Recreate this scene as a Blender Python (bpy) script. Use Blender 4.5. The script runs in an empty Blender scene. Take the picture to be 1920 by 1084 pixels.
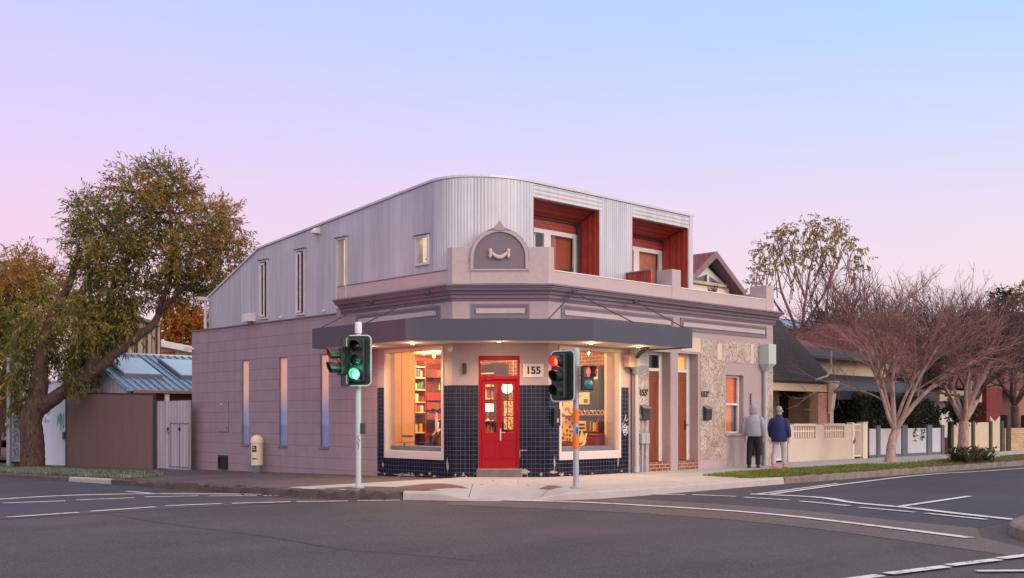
import bpy, bmesh, math, random
from mathutils import Vector, Matrix
random.seed(7)
SC = bpy.context.scene
COL = SC.collection
rad = math.radians
# ------------------------------------------------------------------ camera
CAM = Vector((-16.09, -17.26, 1.35))
FW = Vector((.691, .723, 0)).normalized()
RT = Vector((FW.y, -FW.x, 0))
FPX, CX, HY = 2008.0, 960.0, 785.0
cam = bpy.data.cameras.new('camera')
cam_o = bpy.data.objects.new('camera', cam); COL.objects.link(cam_o)
cam_o.location = CAM
cam_o.rotation_euler = (rad(90), 0, math.atan2(-FW.x, FW.y))
cam.sensor_width = 36; cam.lens = FPX/1920*36
cam.shift_y = (HY-542)/1920
cam.clip_end = 2000
SC.camera = cam_o
def srgb(r, g, b):
    f = lambda c: (c/255/12.92) if c/255 <= .04045 else ((c/255+.055)/1.055)**2.4
    return (f(r), f(g), f(b), 1)
# ------------------------------------------------------------------ sky, sun, exposure
SUN_DIR = (FW*-.42 + RT*.62 + Vector((0, 0, .26))).normalized()
SUN_EL = math.asin(SUN_DIR.z)
W = bpy.data.worlds.new('World'); SC.world = W; W.use_nodes = True
nt = W.node_tree; nt.nodes.clear()
def N(tree, typ, **kw):
    n = tree.nodes.new(typ)
    for k, v in kw.items(): setattr(n, k, v)
    return n
def L(tree, a, b): tree.links.new(a, b)
def ramp(tree, stops, interp='LINEAR'):
    r = N(tree, 'ShaderNodeValToRGB'); e = r.color_ramp; e.interpolation = interp
    while len(e.elements) < len(stops): e.elements.new(.5)
    for el, (p, c) in zip(e.elements, stops): el.position = p; el.color = c if len(c) == 4 else (*c, 1)
    return r
tc = N(nt, 'ShaderNodeTexCoord'); sep = N(nt, 'ShaderNodeSeparateXYZ'); L(nt, tc.outputs['Generated'], sep.inputs[0])
left_r = ramp(nt, [(0, srgb(240, 202, 214)), (.12, srgb(243, 205, 225)), (.19, srgb(239, 206, 234)), (.26, srgb(222, 206, 250)), (.35, srgb(203, 205, 255)), (.45, srgb(190, 205, 255)), (.65, (.95, .88, .9)), (1, (.98, .93, .94))])
right_r = ramp(nt, [(0, srgb(246, 218, 218)), (.12, srgb(245, 221, 230)), (.18, srgb(236, 221, 242)), (.25, srgb(212, 220, 251)), (.34, srgb(182, 217, 255)), (.45, srgb(176, 212, 255)), (.65, (.95, .9, .92)), (1, (.98, .93, .94))])
L(nt, sep.outputs[2], left_r.inputs[0]); L(nt, sep.outputs[2], right_r.inputs[0])
dotn = N(nt, 'ShaderNodeVectorMath', operation='DOT_PRODUCT'); L(nt, tc.outputs['Generated'], dotn.inputs[0]); dotn.inputs[1].default_value = RT
mr = N(nt, 'ShaderNodeMapRange'); L(nt, dotn.outputs['Value'], mr.inputs[0]); mr.inputs[1].default_value = -.42; mr.inputs[2].default_value = .42
mx = N(nt, 'ShaderNodeMix', data_type='RGBA'); L(nt, mr.outputs[0], mx.inputs[0]); L(nt, left_r.outputs[0], mx.inputs[6]); L(nt, right_r.outputs[0], mx.inputs[7])
# after-sunset glow low in the sky behind the camera
gd = N(nt, 'ShaderNodeVectorMath', operation='DOT_PRODUCT'); L(nt, tc.outputs['Generated'], gd.inputs[0]); gd.inputs[1].default_value = (FW*-.8+RT*.55+Vector((0, 0, .12))).normalized()
gm = N(nt, 'ShaderNodeMapRange', interpolation_type='SMOOTHSTEP'); L(nt, gd.outputs['Value'], gm.inputs[0]); gm.inputs[1].default_value = .15; gm.inputs[2].default_value = 1; gm.inputs[4].default_value = 1.5
gb = N(nt, 'ShaderNodeBackground'); gb.inputs[0].default_value = (1, .78, .64, 1); L(nt, gm.outputs[0], gb.inputs[1])
sky = N(nt, 'ShaderNodeTexSky', sky_type='NISHITA'); sky.sun_disc = False
sky.sun_elevation = SUN_EL; sky.sun_rotation = math.atan2(SUN_DIR.x, SUN_DIR.y)
bg1 = N(nt, 'ShaderNodeBackground'); L(nt, sky.outputs[0], bg1.inputs[0]); bg1.inputs[1].default_value = .012
bg2 = N(nt, 'ShaderNodeBackground'); L(nt, mx.outputs[2], bg2.inputs[0]); bg2.inputs[1].default_value = .985
ad = N(nt, 'ShaderNodeAddShader'); L(nt, bg1.outputs[0], ad.inputs[0]); L(nt, bg2.outputs[0], ad.inputs[1])
ad2 = N(nt, 'ShaderNodeAddShader'); L(nt, ad.outputs[0], ad2.inputs[0]); L(nt, gb.outputs[0], ad2.inputs[1])
wo = N(nt, 'ShaderNodeOutputWorld'); L(nt, ad2.outputs[0], wo.inputs[0])
sl = bpy.data.lights.new('sun', 'SUN'); sl.energy = 1.0; sl.angle = rad(16); sl.color = (1, .86, .76)
so = bpy.data.objects.new('sun', sl); COL.objects.link(so); so.rotation_euler = SUN_DIR.to_track_quat('Z', 'Y').to_euler()
so.location = (0, 0, 30)
SC.view_settings.view_transform = 'Standard'; SC.view_settings.look = 'None'; SC.view_settings.gamma = 1
SC.view_settings.use_curve_mapping = False; SC.view_settings.exposure = 0
# ------------------------------------------------------------------ rays onto real planes (used to read sizes off walls and ground)
def ray(px, py): return FW + RT*((px-CX)/FPX) + Vector((0, 0, (HY-py)/FPX))
def hit(px, py, n, d):
    n = Vector(n); r = ray(px, py); return CAM + r*((d-n.dot(CAM))/n.dot(r))
def hX(px, py, c=0): return hit(px, py, (1, 0, 0), c)
def hY(px, py, c=0): return hit(px, py, (0, 1, 0), c)
def hZ(px, py, c=0): return hit(px, py, (0, 0, 1), c)
def hD(px, py, d): return CAM + ray(px, py)*d        # at a depth along the view axis
# ------------------------------------------------------------------ mesh builder
class MB:
    def __init__(s): s.v = []; s.f = []; s.uv = None
    def add(s, vs, fs):
        o = len(s.v); s.v += [tuple(p) for p in vs]; s.f += [tuple(i+o for i in f) for f in fs]; return s
    def box(s, x0, x1, y0, y1, z0, z1):
        x0, x1 = min(x0, x1), max(x0, x1); y0, y1 = min(y0, y1), max(y0, y1); z0, z1 = min(z0, z1), max(z0, z1)
        return s.add([(x0,y0,z0),(x1,y0,z0),(x1,y1,z0),(x0,y1,z0),(x0,y0,z1),(x1,y0,z1),(x1,y1,z1),(x0,y1,z1)],
                     [(3,2,1,0),(4,5,6,7),(0,1,5,4),(1,2,6,5),(2,3,7,6),(3,0,4,7)])
    def obox(s, o, a, b, c):      # oriented box: corner o, edge vectors a,b,c
        o, a, b, c = map(Vector, (o, a, b, c))
        vs = [o, o+a, o+a+b, o+b, o+c, o+a+c, o+a+b+c, o+b+c]
        fs = [(3,2,1,0),(4,5,6,7),(0,1,5,4),(1,2,6,5),(2,3,7,6),(3,0,4,7)]
        if a.cross(b).dot(c) < 0: fs = [f[::-1] for f in fs]
        return s.add(vs, fs)
    def prism(s, poly, d):        # 3-D polygon extruded by vector d
        poly = [Vector(p) for p in poly]; d = Vector(d); n = len(poly)
        nn = Vector((0,0,0))
        for i in range(n): nn += poly[i].cross(poly[(i+1) % n])
        if nn.dot(d) > 0: poly = poly[::-1]
        vs = poly + [p+d for p in poly]
        return s.add(vs, [tuple(range(n)), tuple(range(2*n-1, n-1, -1))] + [(i, i+n, (i+1) % n+n, (i+1) % n) for i in range(n)])
    def ring(s, cs, rs, n=8, cap=True):   # tube through points cs with radii rs
        cs = [Vector(c) for c in cs]; vs = []; fs = []; m = len(cs); up = None
        for i, c in enumerate(cs):
            t = (cs[min(i+1, m-1)]-cs[max(i-1, 0)])
            if t.length < 1e-9: t = Vector((0, 0, 1))
            t.normalize()
            if up is None:
                up = Vector((1, 0, 0)) if abs(t.x) < .8 else Vector((0, 1, 0))
            a = (up-t*up.dot(t))
            if a.length < 1e-6: a = t.orthogonal()
            a.normalize(); b = t.cross(a); up = a
            r = rs[i] if isinstance(rs, (list, tuple)) else rs
            for k in range(n):
                an = 2*math.pi*k/n; vs.append(c+(a*math.cos(an)+b*math.sin(an))*r)
        for i in range(m-1):
            for k in range(n):
                k2 = (k+1) % n; fs.append((i*n+k, i*n+k2, (i+1)*n+k2, (i+1)*n+k))
        if cap: fs += [tuple(range(n-1, -1, -1)), tuple((m-1)*n+k for k in range(n))]
        return s.add(vs, fs)
    def lathe(s, o, prof, n=16, axis=(0, 0, 1)):    # prof: (radius, height along axis)
        o = Vector(o); ax = Vector(axis).normalized(); a = ax.orthogonal().normalized(); b = ax.cross(a)
        vs = []; fs = []; m = len(prof)
        for r, h in prof:
            for k in range(n):
                an = 2*math.pi*k/n; vs.append(o+ax*h+(a*math.cos(an)+b*math.sin(an))*r)
        for i in range(m-1):
            for k in range(n):
                k2 = (k+1) % n; fs.append((i*n+k, i*n+k2, (i+1)*n+k2, (i+1)*n+k))
        fs += [tuple(range(n-1, -1, -1)), tuple((m-1)*n+k for k in range(n))]
        return s.add(vs, fs)
    def grid(s, o, u, n, us, zs, hole=lambda uu, zz: False, th=.2, ztop=None):
        # one connected wall slab: runs along unit u from o, faces n, thickness goes along -n
        o, u, n = Vector(o), Vector(u), Vector(n)
        us = sorted(set(round(a, 4) for a in us)); zs = sorted(set(round(a, 4) for a in zs))
        idx = {}; vs = []; fs = []
        def vid(i, j, k):
            if (i, j, k) not in idx:
                p = o+u*us[i]-n*(th*k); z = zs[j]
                if ztop: z = ztop(us[i], z)
                idx[(i, j, k)] = len(vs); vs.append((p.x, p.y, p.z+z))
            return idx[(i, j, k)]
        cells = {(i, j) for i in range(len(us)-1) for j in range(len(zs)-1) if not hole((us[i]+us[i+1])/2, (zs[j]+zs[j+1])/2)}
        flip = u.cross(Vector((0, 0, 1))).dot(n) < 0
        def F(*q): fs.append(q[::-1] if flip else q)
        for i, j in cells:
            F(vid(i,j,0), vid(i+1,j,0), vid(i+1,j+1,0), vid(i,j+1,0))
            F(vid(i,j,1), vid(i,j+1,1), vid(i+1,j+1,1), vid(i+1,j,1))
            if (i-1, j) not in cells: F(vid(i,j,0), vid(i,j+1,0), vid(i,j+1,1), vid(i,j,1))
            if (i+1, j) not in cells: F(vid(i+1,j,0), vid(i+1,j,1), vid(i+1,j+1,1), vid(i+1,j+1,0))
            if (i, j-1) not in cells: F(vid(i,j,0), vid(i,j,1), vid(i+1,j,1), vid(i+1,j,0))
            if (i, j+1) not in cells: F(vid(i,j+1,0), vid(i+1,j+1,0), vid(i+1,j+1,1), vid(i,j+1,1))
        return s.add(vs, fs)
    def sweep(s, prof, path, closed_prof=True):   # prof (n outwards, z); path 2-D points, outward = right-hand side reversed (see nrm)
        m = len(prof); vs = []; fs = []; P = [Vector(p) for p in path]
        nr = []
        for i in range(len(P)-1):
            d = (P[i+1]-P[i]).normalized(); nr.append(Vector((d.y, -d.x)))
        for i, p in enumerate(P):
            if i == 0: q = nr[0]
            elif i == len(P)-1: q = nr[-1]
            else:
                q = (nr[i-1]+nr[i]); q = q/(q.dot(nr[i]))
            for a, z in prof: vs.append((p.x+q.x*a, p.y+q.y*a, z))
        for i in range(len(P)-1):
            for k in range(m if closed_prof else m-1):
                k2 = (k+1) % m; fs.append((i*m+k, (i+1)*m+k, (i+1)*m+k2, i*m+k2))
        if closed_prof: fs += [tuple(range(m)), tuple((len(P)-1)*m+k for k in range(m-1, -1, -1))]
        return s.add(vs, fs)
    def build(s, name, m, parent=None, smooth=None, bevel=0, kind=None, uvfn=None):
        loc = Vector(parent['_loc']) if parent is not None and '_loc' in parent else Vector((0, 0, 0))
        me = bpy.data.meshes.new(name); me.from_pydata([(x-loc.x, y-loc.y, z-loc.z) for x, y, z in s.v], [], s.f)
        if m: me.materials.append(m)
        uv = me.uv_layers.new(name='UVMap'); dat = uv.data; V = s.v
        for p in me.polygons:
            n = p.normal
            for li in p.loop_indices:
                x, y, z = V[me.loops[li].vertex_index]
                if uvfn: dat[li].uv = uvfn(x, y, z, n)
                elif abs(n.z) > .75: dat[li].uv = (x, y)
                else:
                    h = math.hypot(n.x, n.y) or 1
                    zz = z if abs(n.z) < .15 else z/max(.3, h)
                    dat[li].uv = (x*-n.y/h+y*n.x/h, zz)
        if smooth is not None:
            me.shade_smooth()
            me.set_sharp_from_angle(angle=rad(smooth))
        me.update()
        o = bpy.data.objects.new(name, me); COL.objects.link(o)
        if bevel:
            b = o.modifiers.new('bevel', 'BEVEL'); b.width = bevel; b.segments = 2; b.limit_method = 'ANGLE'; b.angle_limit = rad(40)
        if parent is not None:
            o.parent = parent
            if '_loc' in parent: o['_loc'] = parent['_loc']
        if kind: o['kind'] = kind
        return o
def tag(o, label=None, cat=None, group=None, kind=None):
    if label: o['label'] = label
    if cat: o['category'] = cat
    if group: o['group'] = group
    if kind: o['kind'] = kind
    return o
def thing(name, label, cat, loc=(0, 0, 0), group=None):
    o = bpy.data.objects.new(name, None); COL.objects.link(o); o.location = loc; o.empty_display_size = .2
    o['_loc'] = tuple(loc); return tag(o, label, cat, group)
def copy_tree(o, parent=None):
    c = o.copy(); COL.objects.link(c)
    if parent: c.parent = parent
    for ch in list(o.children): copy_tree(ch, c)
    return c
def lamp(name, typ, loc, energy, color, parent=None, size=.1, spot=None, dirv=(0, 0, -1)):
    l = bpy.data.lights.new(name, typ); l.energy = energy; l.color = color
    if typ == 'AREA': l.size = size
    else: l.shadow_soft_size = size
    if spot: l.spot_size = rad(spot); l.spot_blend = .8
    o = bpy.data.objects.new(name, l); COL.objects.link(o)
    lo = Vector(parent['_loc']) if parent is not None and '_loc' in parent else Vector((0, 0, 0))
    o.location = Vector(loc)-lo; o.rotation_euler = (-Vector(dirv)).to_track_quat('Z', 'Y').to_euler()
    if parent is not None: o.parent = parent
    return o
# ------------------------------------------------------------------ materials
def newmat(name):
    m = bpy.data.materials.new(name); m.use_nodes = True; t = m.node_tree
    return m, t, t.nodes['Principled BSDF']
def noise(t, scale, detail=5, rough=.55, vec=None, dist=0):
    n = N(t, 'ShaderNodeTexNoise'); n.inputs['Scale'].default_value = scale; n.inputs['Detail'].default_value = detail
    n.inputs['Roughness'].default_value = rough; n.inputs['Distortion'].default_value = dist
    if vec: L(t, vec, n.inputs['Vector'])
    return n
def coords(t, which='Object', scale=(1, 1, 1)):
    c = N(t, 'ShaderNodeTexCoord')
    if scale == (1, 1, 1): return c.outputs[which]
    m = N(t, 'ShaderNodeMapping'); m.inputs['Scale'].default_value = scale; L(t, c.outputs[which], m.inputs[0]); return m.outputs[0]
def mix(t, f, a, b, blend='MIX'):
    m = N(t, 'ShaderNodeMix', data_type='RGBA'); m.blend_type = blend
    for s, x in ((0, f), (6, a), (7, b)):
        if hasattr(x, 'is_output'): L(t, x, m.inputs[s])
        else: m.inputs[s].default_value = x if s == 0 else (x if len(x) == 4 else (*x, 1))
    return m.outputs[2]
def bump(t, b, h, strength=.3, dist=.02):
    n = N(t, 'ShaderNodeBump'); n.inputs['Strength'].default_value = strength; n.inputs['Distance'].default_value = dist
    L(t, h, n.inputs['Height']); L(t, n.outputs[0], b.inputs['Normal']); return n
def sc(c, k): return (c[0]*k, c[1]*k, c[2]*k, 1)
def mat(name, c, rough=.7, var=.16, scale=3., c2=None, bmp=.0, bscale=40, metal=0, spec=.4, stretch=(1, 1, 1), fine=True):
    m, t, b = newmat(name); v = coords(t, 'Object', stretch)
    n = noise(t, scale, 6, .6, v)
    r = ramp(t, [(.28, sc(c, 1-var)), (.72, c2 if c2 else sc(c, 1+var))]); L(t, n.outputs[0], r.inputs[0])
    col = r.outputs[0]
    if fine:
        n2 = noise(t, scale*9, 4, .7, v)
        col = mix(t, .35, col, mix(t, n2.outputs[0], sc(c, .6), sc(c, 1.35)))
    L(t, col, b.inputs['Base Color']); b.inputs['Roughness'].default_value = rough; b.inputs['Metallic'].default_value = metal
    b.inputs['Specular IOR Level'].default_value = spec
    if bmp:
        n3 = noise(t, bscale, 4, .6, v); bump(t, b, n3.outputs[0], bmp, .01)
    return m
def emit(name, c, s):
    m, t, b = newmat(name); b.inputs['Base Color'].default_value = c; b.inputs['Emission Color'].default_value = c; b.inputs['Emission Strength'].default_value = s; return m
def glass(name, tint=(.95, .97, 1, 1), refl=.9):
    m, t, b = newmat(name); t.nodes.remove(b); out = t.nodes['Material Output']
    tr = N(t, 'ShaderNodeBsdfTransparent'); tr.inputs[0].default_value = tint
    gl = N(t, 'ShaderNodeBsdfGlossy'); gl.inputs['Roughness'].default_value = .02; gl.inputs[0].default_value = (refl, refl, refl, 1)
    fr = N(t, 'ShaderNodeLayerWeight'); p5 = N(t, 'ShaderNodeMath', operation='POWER'); L(t, fr.outputs['Facing'], p5.inputs[0]); p5.inputs[1].default_value = 5
    ma = N(t, 'ShaderNodeMath', operation='MULTIPLY_ADD'); L(t, p5.outputs[0], ma.inputs[0]); ma.inputs[1].default_value = .9; ma.inputs[2].default_value = .035
    ms = N(t, 'ShaderNodeMixShader'); L(t, ma.outputs[0], ms.inputs[0]); L(t, tr.outputs[0], ms.inputs[1]); L(t, gl.outputs[0], ms.inputs[2]); L(t, ms.outputs[0], out.inputs[0])
    return m
def brickmat(name, c1, c2, mortar, bw, rh, ms, off=.5, rough=.8, bmp=.4, uvscale=1, grime=None, spec=.4, bias=0, coord='UV', uvs=(1, 1, 1), mottle=(.72, 1.15)):
    m, t, b = newmat(name); v = coords(t, coord, uvs)
    br = N(t, 'ShaderNodeTexBrick'); L(t, v, br.inputs['Vector']); br.offset = off
    br.inputs['Color1'].default_value = c1; br.inputs['Color2'].default_value = c2; br.inputs['Mortar'].default_value = mortar
    br.inputs['Scale'].default_value = 1; br.inputs['Brick Width'].default_value = bw; br.inputs['Row Height'].default_value = rh
    br.inputs['Mortar Size'].default_value = ms; br.inputs['Mortar Smooth'].default_value = .15; br.inputs['Bias'].default_value = bias
    n = noise(t, 2.2, 7, .65, coords(t, 'Object')); r = ramp(t, [(.3, (mottle[0],)*3), (.7, (mottle[1], mottle[1]*.98, mottle[1]*.97))]); L(t, n.outputs[0], r.inputs[0])
    col = mix(t, 1, br.outputs['Color'], r.outputs[0], 'MULTIPLY')
    ns = noise(t, 1.6, 6, .65, coords(t, 'Object', (3, 3, .22))); rs_ = ramp(t, [(.34, (.92, .915, .915)), (.6, (1.02, 1.02, 1.02))]); L(t, ns.outputs[0], rs_.inputs[0]); col = mix(t, 1, col, rs_.outputs[0], 'MULTIPLY')
    if grime:
        n2 = noise(t, 1.3, 8, .7, coords(t, 'Object')); r2 = ramp(t, [(.56, (0, 0, 0)), (.72, (1, 1, 1))]); L(t, n2.outputs[0], r2.inputs[0]); col = mix(t, r2.outputs[0], col, grime)
    L(t, col, b.inputs['Base Color']); b.inputs['Roughness'].default_value = rough; b.inputs['Specular IOR Level'].default_value = spec
    inv = N(t, 'ShaderNodeMath', operation='SUBTRACT'); inv.inputs[0].default_value = 1; L(t, br.outputs['Fac'], inv.inputs[1])
    bump(t, b, inv.outputs[0], bmp, .012)
    return m
def corrug(name, c, pitch, rough=.45, metal=.25, strength=.6, var=.1, axis=0, spec=.5):
    # profiled metal sheet: ribs across UV axis
    m, t, b = newmat(name); uv = coords(t, 'UV'); s = N(t, 'ShaderNodeSeparateXYZ'); L(t, uv, s.inputs[0])
    mu = N(t, 'ShaderNodeMath', operation='MULTIPLY'); L(t, s.outputs[axis], mu.inputs[0]); mu.inputs[1].default_value = 2*math.pi/pitch
    si = N(t, 'ShaderNodeMath', operation='SINE'); L(t, mu.outputs[0], si.inputs[0])
    n = noise(t, 1.2, 6, .6, coords(t, 'Object', (1, 1, .35))); r = ramp(t, [(.3, sc(c, 1-var)), (.7, sc(c, 1+var))]); L(t, n.outputs[0], r.inputs[0])
    ns = noise(t, 2.4, 6, .65, coords(t, 'Object', (4, 4, .12))); rs_ = ramp(t, [(.32, (.82, .82, .84)), (.62, (1.03, 1.03, 1.03))]); L(t, ns.outputs[0], rs_.inputs[0])
    # sheet to sheet difference
    fl = N(t, 'ShaderNodeMath', operation='DIVIDE'); L(t, s.outputs[axis], fl.inputs[0]); fl.inputs[1].default_value = pitch*7
    f2 = N(t, 'ShaderNodeMath', operation='FLOOR'); L(t, fl.outputs[0], f2.inputs[0])
    wn = N(t, 'ShaderNodeTexWhiteNoise', noise_dimensions='1D'); L(t, f2.outputs[0], wn.inputs['W'])
    col = mix(t, 1, r.outputs[0], mix(t, wn.outputs[0], (.90, .90, .92, 1), (1.06, 1.06, 1.06, 1)), 'MULTIPLY')
    col = mix(t, 1, col, rs_.outputs[0], 'MULTIPLY')
    L(t, col, b.inputs['Base Color']); b.inputs['Roughness'].default_value = rough; b.inputs['Metallic'].default_value = metal; b.inputs['Specular IOR Level'].default_value = spec
    bump(t, b, si.outputs[0], strength, pitch*.22)
    return m
def boards(name, c1, c2, width, gap=.03, axis=1, rough=.45, spec=.4, gapc=(.01, .008, .008, 1)):
    # lining boards: axis = UV axis across the boards
    m, t, b = newmat(name); uv = coords(t, 'UV'); s = N(t, 'ShaderNodeSeparateXYZ'); L(t, uv, s.inputs[0])
    d = N(t, 'ShaderNodeMath', operation='DIVIDE'); L(t, s.outputs[axis], d.inputs[0]); d.inputs[1].default_value = width
    fl = N(t, 'ShaderNodeMath', operation='FLOOR'); L(t, d.outputs[0], fl.inputs[0])
    fr = N(t, 'ShaderNodeMath', operation='FRACT'); L(t, d.outputs[0], fr.inputs[0])
    wn = N(t, 'ShaderNodeTexWhiteNoise', noise_dimensions='1D'); L(t, fl.outputs[0], wn.inputs['W'])
    st = (1.2, 14, 1) if axis == 1 else (14, 1.2, 1)
    n = noise(t, 3, 6, .6, coords(t, 'UV', st), .6)
    col = mix(t, wn.outputs[0], c1, c2); r = ramp(t, [(.3, (.62, .62, .62)), (.7, (1.25, 1.25, 1.25))]); L(t, n.outputs[0], r.inputs[0])
    col = mix(t, 1, col, r.outputs[0], 'MULTIPLY')
    g = N(t, 'ShaderNodeMath', operation='LESS_THAN'); L(t, fr.outputs[0], g.inputs[0]); g.inputs[1].default_value = gap
    col = mix(t, g.outputs[0], col, gapc)
    L(t, col, b.inputs['Base Color']); b.inputs['Roughness'].default_value = rough; b.inputs['Specular IOR Level'].default_value = spec
    iv = N(t, 'ShaderNodeMath', operation='SUBTRACT'); iv.inputs[0].default_value = 1; L(t, g.outputs[0], iv.inputs[1]); bump(t, b, iv.outputs[0], .5, .01)
    return m
def plaster_mat(name):
    m, t, b = newmat(name); v = coords(t, 'Object')
    vs_ = coords(t, 'Object', (1.25, 1, .8))
    n1 = noise(t, 1.0, 8, .6, v, 1.5); n2 = noise(t, 3.2, 8, .64, vs_, 2.4); n3 = noise(t, 22, 5, .7, v)
    r1 = ramp(t, [(.38, srgb(118, 94, 82)), (.5, srgb(160, 134, 116)), (.62, srgb(138, 116, 104))]); L(t, n1.outputs[0], r1.inputs[0])
    fl = ramp(t, [(.40, (0, 0, 0)), (.425, (1, 1, 1)), (.475, (1, 1, 1)), (.495, (0, 0, 0)), (.535, (0, 0, 0)), (.555, (.9, .9, .9)), (.66, (.8, .8, .8)), (.69, (0, 0, 0))]); L(t, n2.outputs[0], fl.inputs[0])
    dk = ramp(t, [(.488, (0, 0, 0)), (.50, (1, 1, 1)), (.512, (0, 0, 0))]); L(t, n2.outputs[0], dk.inputs[0])
    gt = ramp(t, [(.36, (.4, .4, .4)), (.52, (1, 1, 1))]); ng = noise(t, .9, 4, .6, v, .8); L(t, ng.outputs[0], gt.inputs[0]); fm = mix(t, 1, fl.outputs[0], gt.outputs[0], 'MULTIPLY'); c = mix(t, fm, r1.outputs[0], srgb(198, 187, 177)); dm = N(t, 'ShaderNodeMath', operation='MULTIPLY'); L(t, dk.outputs[0], dm.inputs[0]); dm.inputs[1].default_value = .5; c = mix(t, dm.outputs[0], c, srgb(110, 92, 84))
    g3 = ramp(t, [(.3, (.78, .78, .78)), (.7, (1.12, 1.12, 1.12))]); L(t, n3.outputs[0], g3.inputs[0]); c = mix(t, 1, c, g3.outputs[0], 'MULTIPLY')
    L(t, c, b.inputs['Base Color']); b.inputs['Roughness'].default_value = .9
    bump(t, b, n2.outputs[0], .5, .02)
    return m
def asphalt(name, c, patch=.12, spec=.3, sp=.55):
    m, t, b = newmat(name); v = coords(t, 'Object')
    n1 = noise(t, .22, 6, .6, v); n2 = noise(t, 60, 3, .7, v); n3 = N(t, 'ShaderNodeTexVoronoi'); n3.inputs['Scale'].default_value = 90; L(t, v, n3.inputs['Vector'])
    r = ramp(t, [(.3, sc(c, 1-patch)), (.7, sc(c, 1+patch))]); L(t, n1.outputs[0], r.inputs[0])
    r2 = ramp(t, [(.3, (.6, .6, .6)), (.75, (1.35, 1.33, 1.3))]); L(t, n2.outputs[0], r2.inputs[0])
    c1 = mix(t, 1, r.outputs[0], r2.outputs[0], 'MULTIPLY')
    nw = noise(t, .5, 7, .6, coords(t, 'Object', (.35, 1, 1)), .8); rw = ramp(t, [(.36, (.80, .80, .82)), (.5, (1, 1, 1)), (.66, (1.14, 1.12, 1.1))]); L(t, nw.outputs[0], rw.inputs[0]); c1 = mix(t, 1, c1, rw.outputs[0], 'MULTIPLY')
    vc = N(t, 'ShaderNodeTexVoronoi', feature='DISTANCE_TO_EDGE'); vc.inputs['Scale'].default_value = .28; nd = noise(t, 2.2, 5, .6, v); vm = mix(t, .16, v, nd.outputs['Color']); L(t, vm, vc.inputs['Vector'])
    rc = ramp(t, [(0, (1, 1, 1)), (.0035, (0, 0, 0))]); L(t, vc.outputs['Distance'], rc.inputs[0]); nm = noise(t, .35, 3, .5, v); rm = ramp(t, [(.52, (0, 0, 0)), (.6, (.65, .65, .65))]); L(t, nm.outputs[0], rm.inputs[0])
    cf = mix(t, 1, rc.outputs[0], rm.outputs[0], 'MULTIPLY'); c1 = mix(t, cf, c1, sc(c, .4))
    nb = noise(t, .11, 5, .6, v, .6); rb = ramp(t, [(.47, (0, 0, 0)), (.66, (.55, .55, .55))]); L(t, nb.outputs[0], rb.inputs[0]); c1 = mix(t, rb.outputs[0], c1, (c[0]*1.45, c[1]*1.25, c[2]*1.02, 1))
    no = noise(t, .8, 6, .7, coords(t, 'Object', (1, .6, 1)), .5); ro = ramp(t, [(.66, (0, 0, 0)), (.76, (.5, .5, .5))]); L(t, no.outputs[0], ro.inputs[0]); c1 = mix(t, ro.outputs[0], c1, sc(c, .55))
    # pale stone chips
    wn = N(t, 'ShaderNodeTexWhiteNoise'); L(t, n3.outputs['Position'], wn.inputs['Vector'])
    g = N(t, 'ShaderNodeMath', operation='GREATER_THAN'); L(t, wn.outputs[0], g.inputs[0]); g.inputs[1].default_value = .93
    g2 = N(t, 'ShaderNodeMath', operation='MULTIPLY'); L(t, g.outputs[0], g2.inputs[0]); g2.inputs[1].default_value = sp
    c1 = mix(t, g2.outputs[0], c1, (c[0]*3, c[1]*3, c[2]*3, 1))
    L(t, c1, b.inputs['Base Color']); b.inputs['Roughness'].default_value = .75; b.inputs['Specular IOR Level'].default_value = spec
    bump(t, b, n2.outputs[0], .35, .008)
    return m
def paint_mat():
    # thermoplastic road paint, worn through to the asphalt in places
    m, t, b = newmat('worn_road_paint'); v = coords(t, 'Object'); n = noise(t, 7, 8, .75, v); n2 = noise(t, 1.4, 4, .6, v)
    r = ramp(t, [(.54, (0, 0, 0)), (.66, (1, 1, 1))]); ad_ = N(t, 'ShaderNodeMath', operation='MULTIPLY_ADD'); L(t, n2.outputs[0], ad_.inputs[0]); ad_.inputs[1].default_value = .3; 
    sb = N(t, 'ShaderNodeMath', operation='SUBTRACT'); L(t, n.outputs[0], ad_.inputs[2]); L(t, ad_.outputs[0], sb.inputs[0]); sb.inputs[1].default_value = .13; L(t, sb.outputs[0], r.inputs[0])
    L(t, mix(t, r.outputs[0], srgb(206, 201, 205), srgb(138, 132, 138)), b.inputs['Base Color']); b.inputs['Roughness'].default_value = .75; return m
def leafmat(name, cols, scale=.6):
    m, t, b = newmat(name); g = N(t, 'ShaderNodeNewGeometry'); v = coords(t, 'Object')
    n = noise(t, scale, 3, .6, v); k = N(t, 'ShaderNodeMath', operation='MULTIPLY_ADD'); L(t, g.outputs['Random Per Island'], k.inputs[0]); k.inputs[1].default_value = .34
    L(t, n.outputs[0], k.inputs[2]); k2 = N(t, 'ShaderNodeMath', operation='SUBTRACT'); L(t, k.outputs[0], k2.inputs[0]); k2.inputs[1].default_value = .17
    st = [(.25+.5*i/(len(cols)-1), c) for i, c in enumerate(cols)]
    r = ramp(t, st); L(t, k2.outputs[0], r.inputs[0]); L(t, r.outputs[0], b.inputs['Base Color'])
    b.inputs['Roughness'].default_value = .6; b.inputs['Specular IOR Level'].default_value = .25
    tr = N(t, 'ShaderNodeBsdfTranslucent'); L(t, r.outputs[0], tr.inputs[0]); ms = N(t, 'ShaderNodeMixShader'); ms.inputs[0].default_value = .3
    out = t.nodes['Material Output']; L(t, b.outputs[0], ms.inputs[1]); L(t, tr.outputs[0], ms.inputs[2]); L(t, ms.outputs[0], out.inputs[0])
    return m
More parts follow.
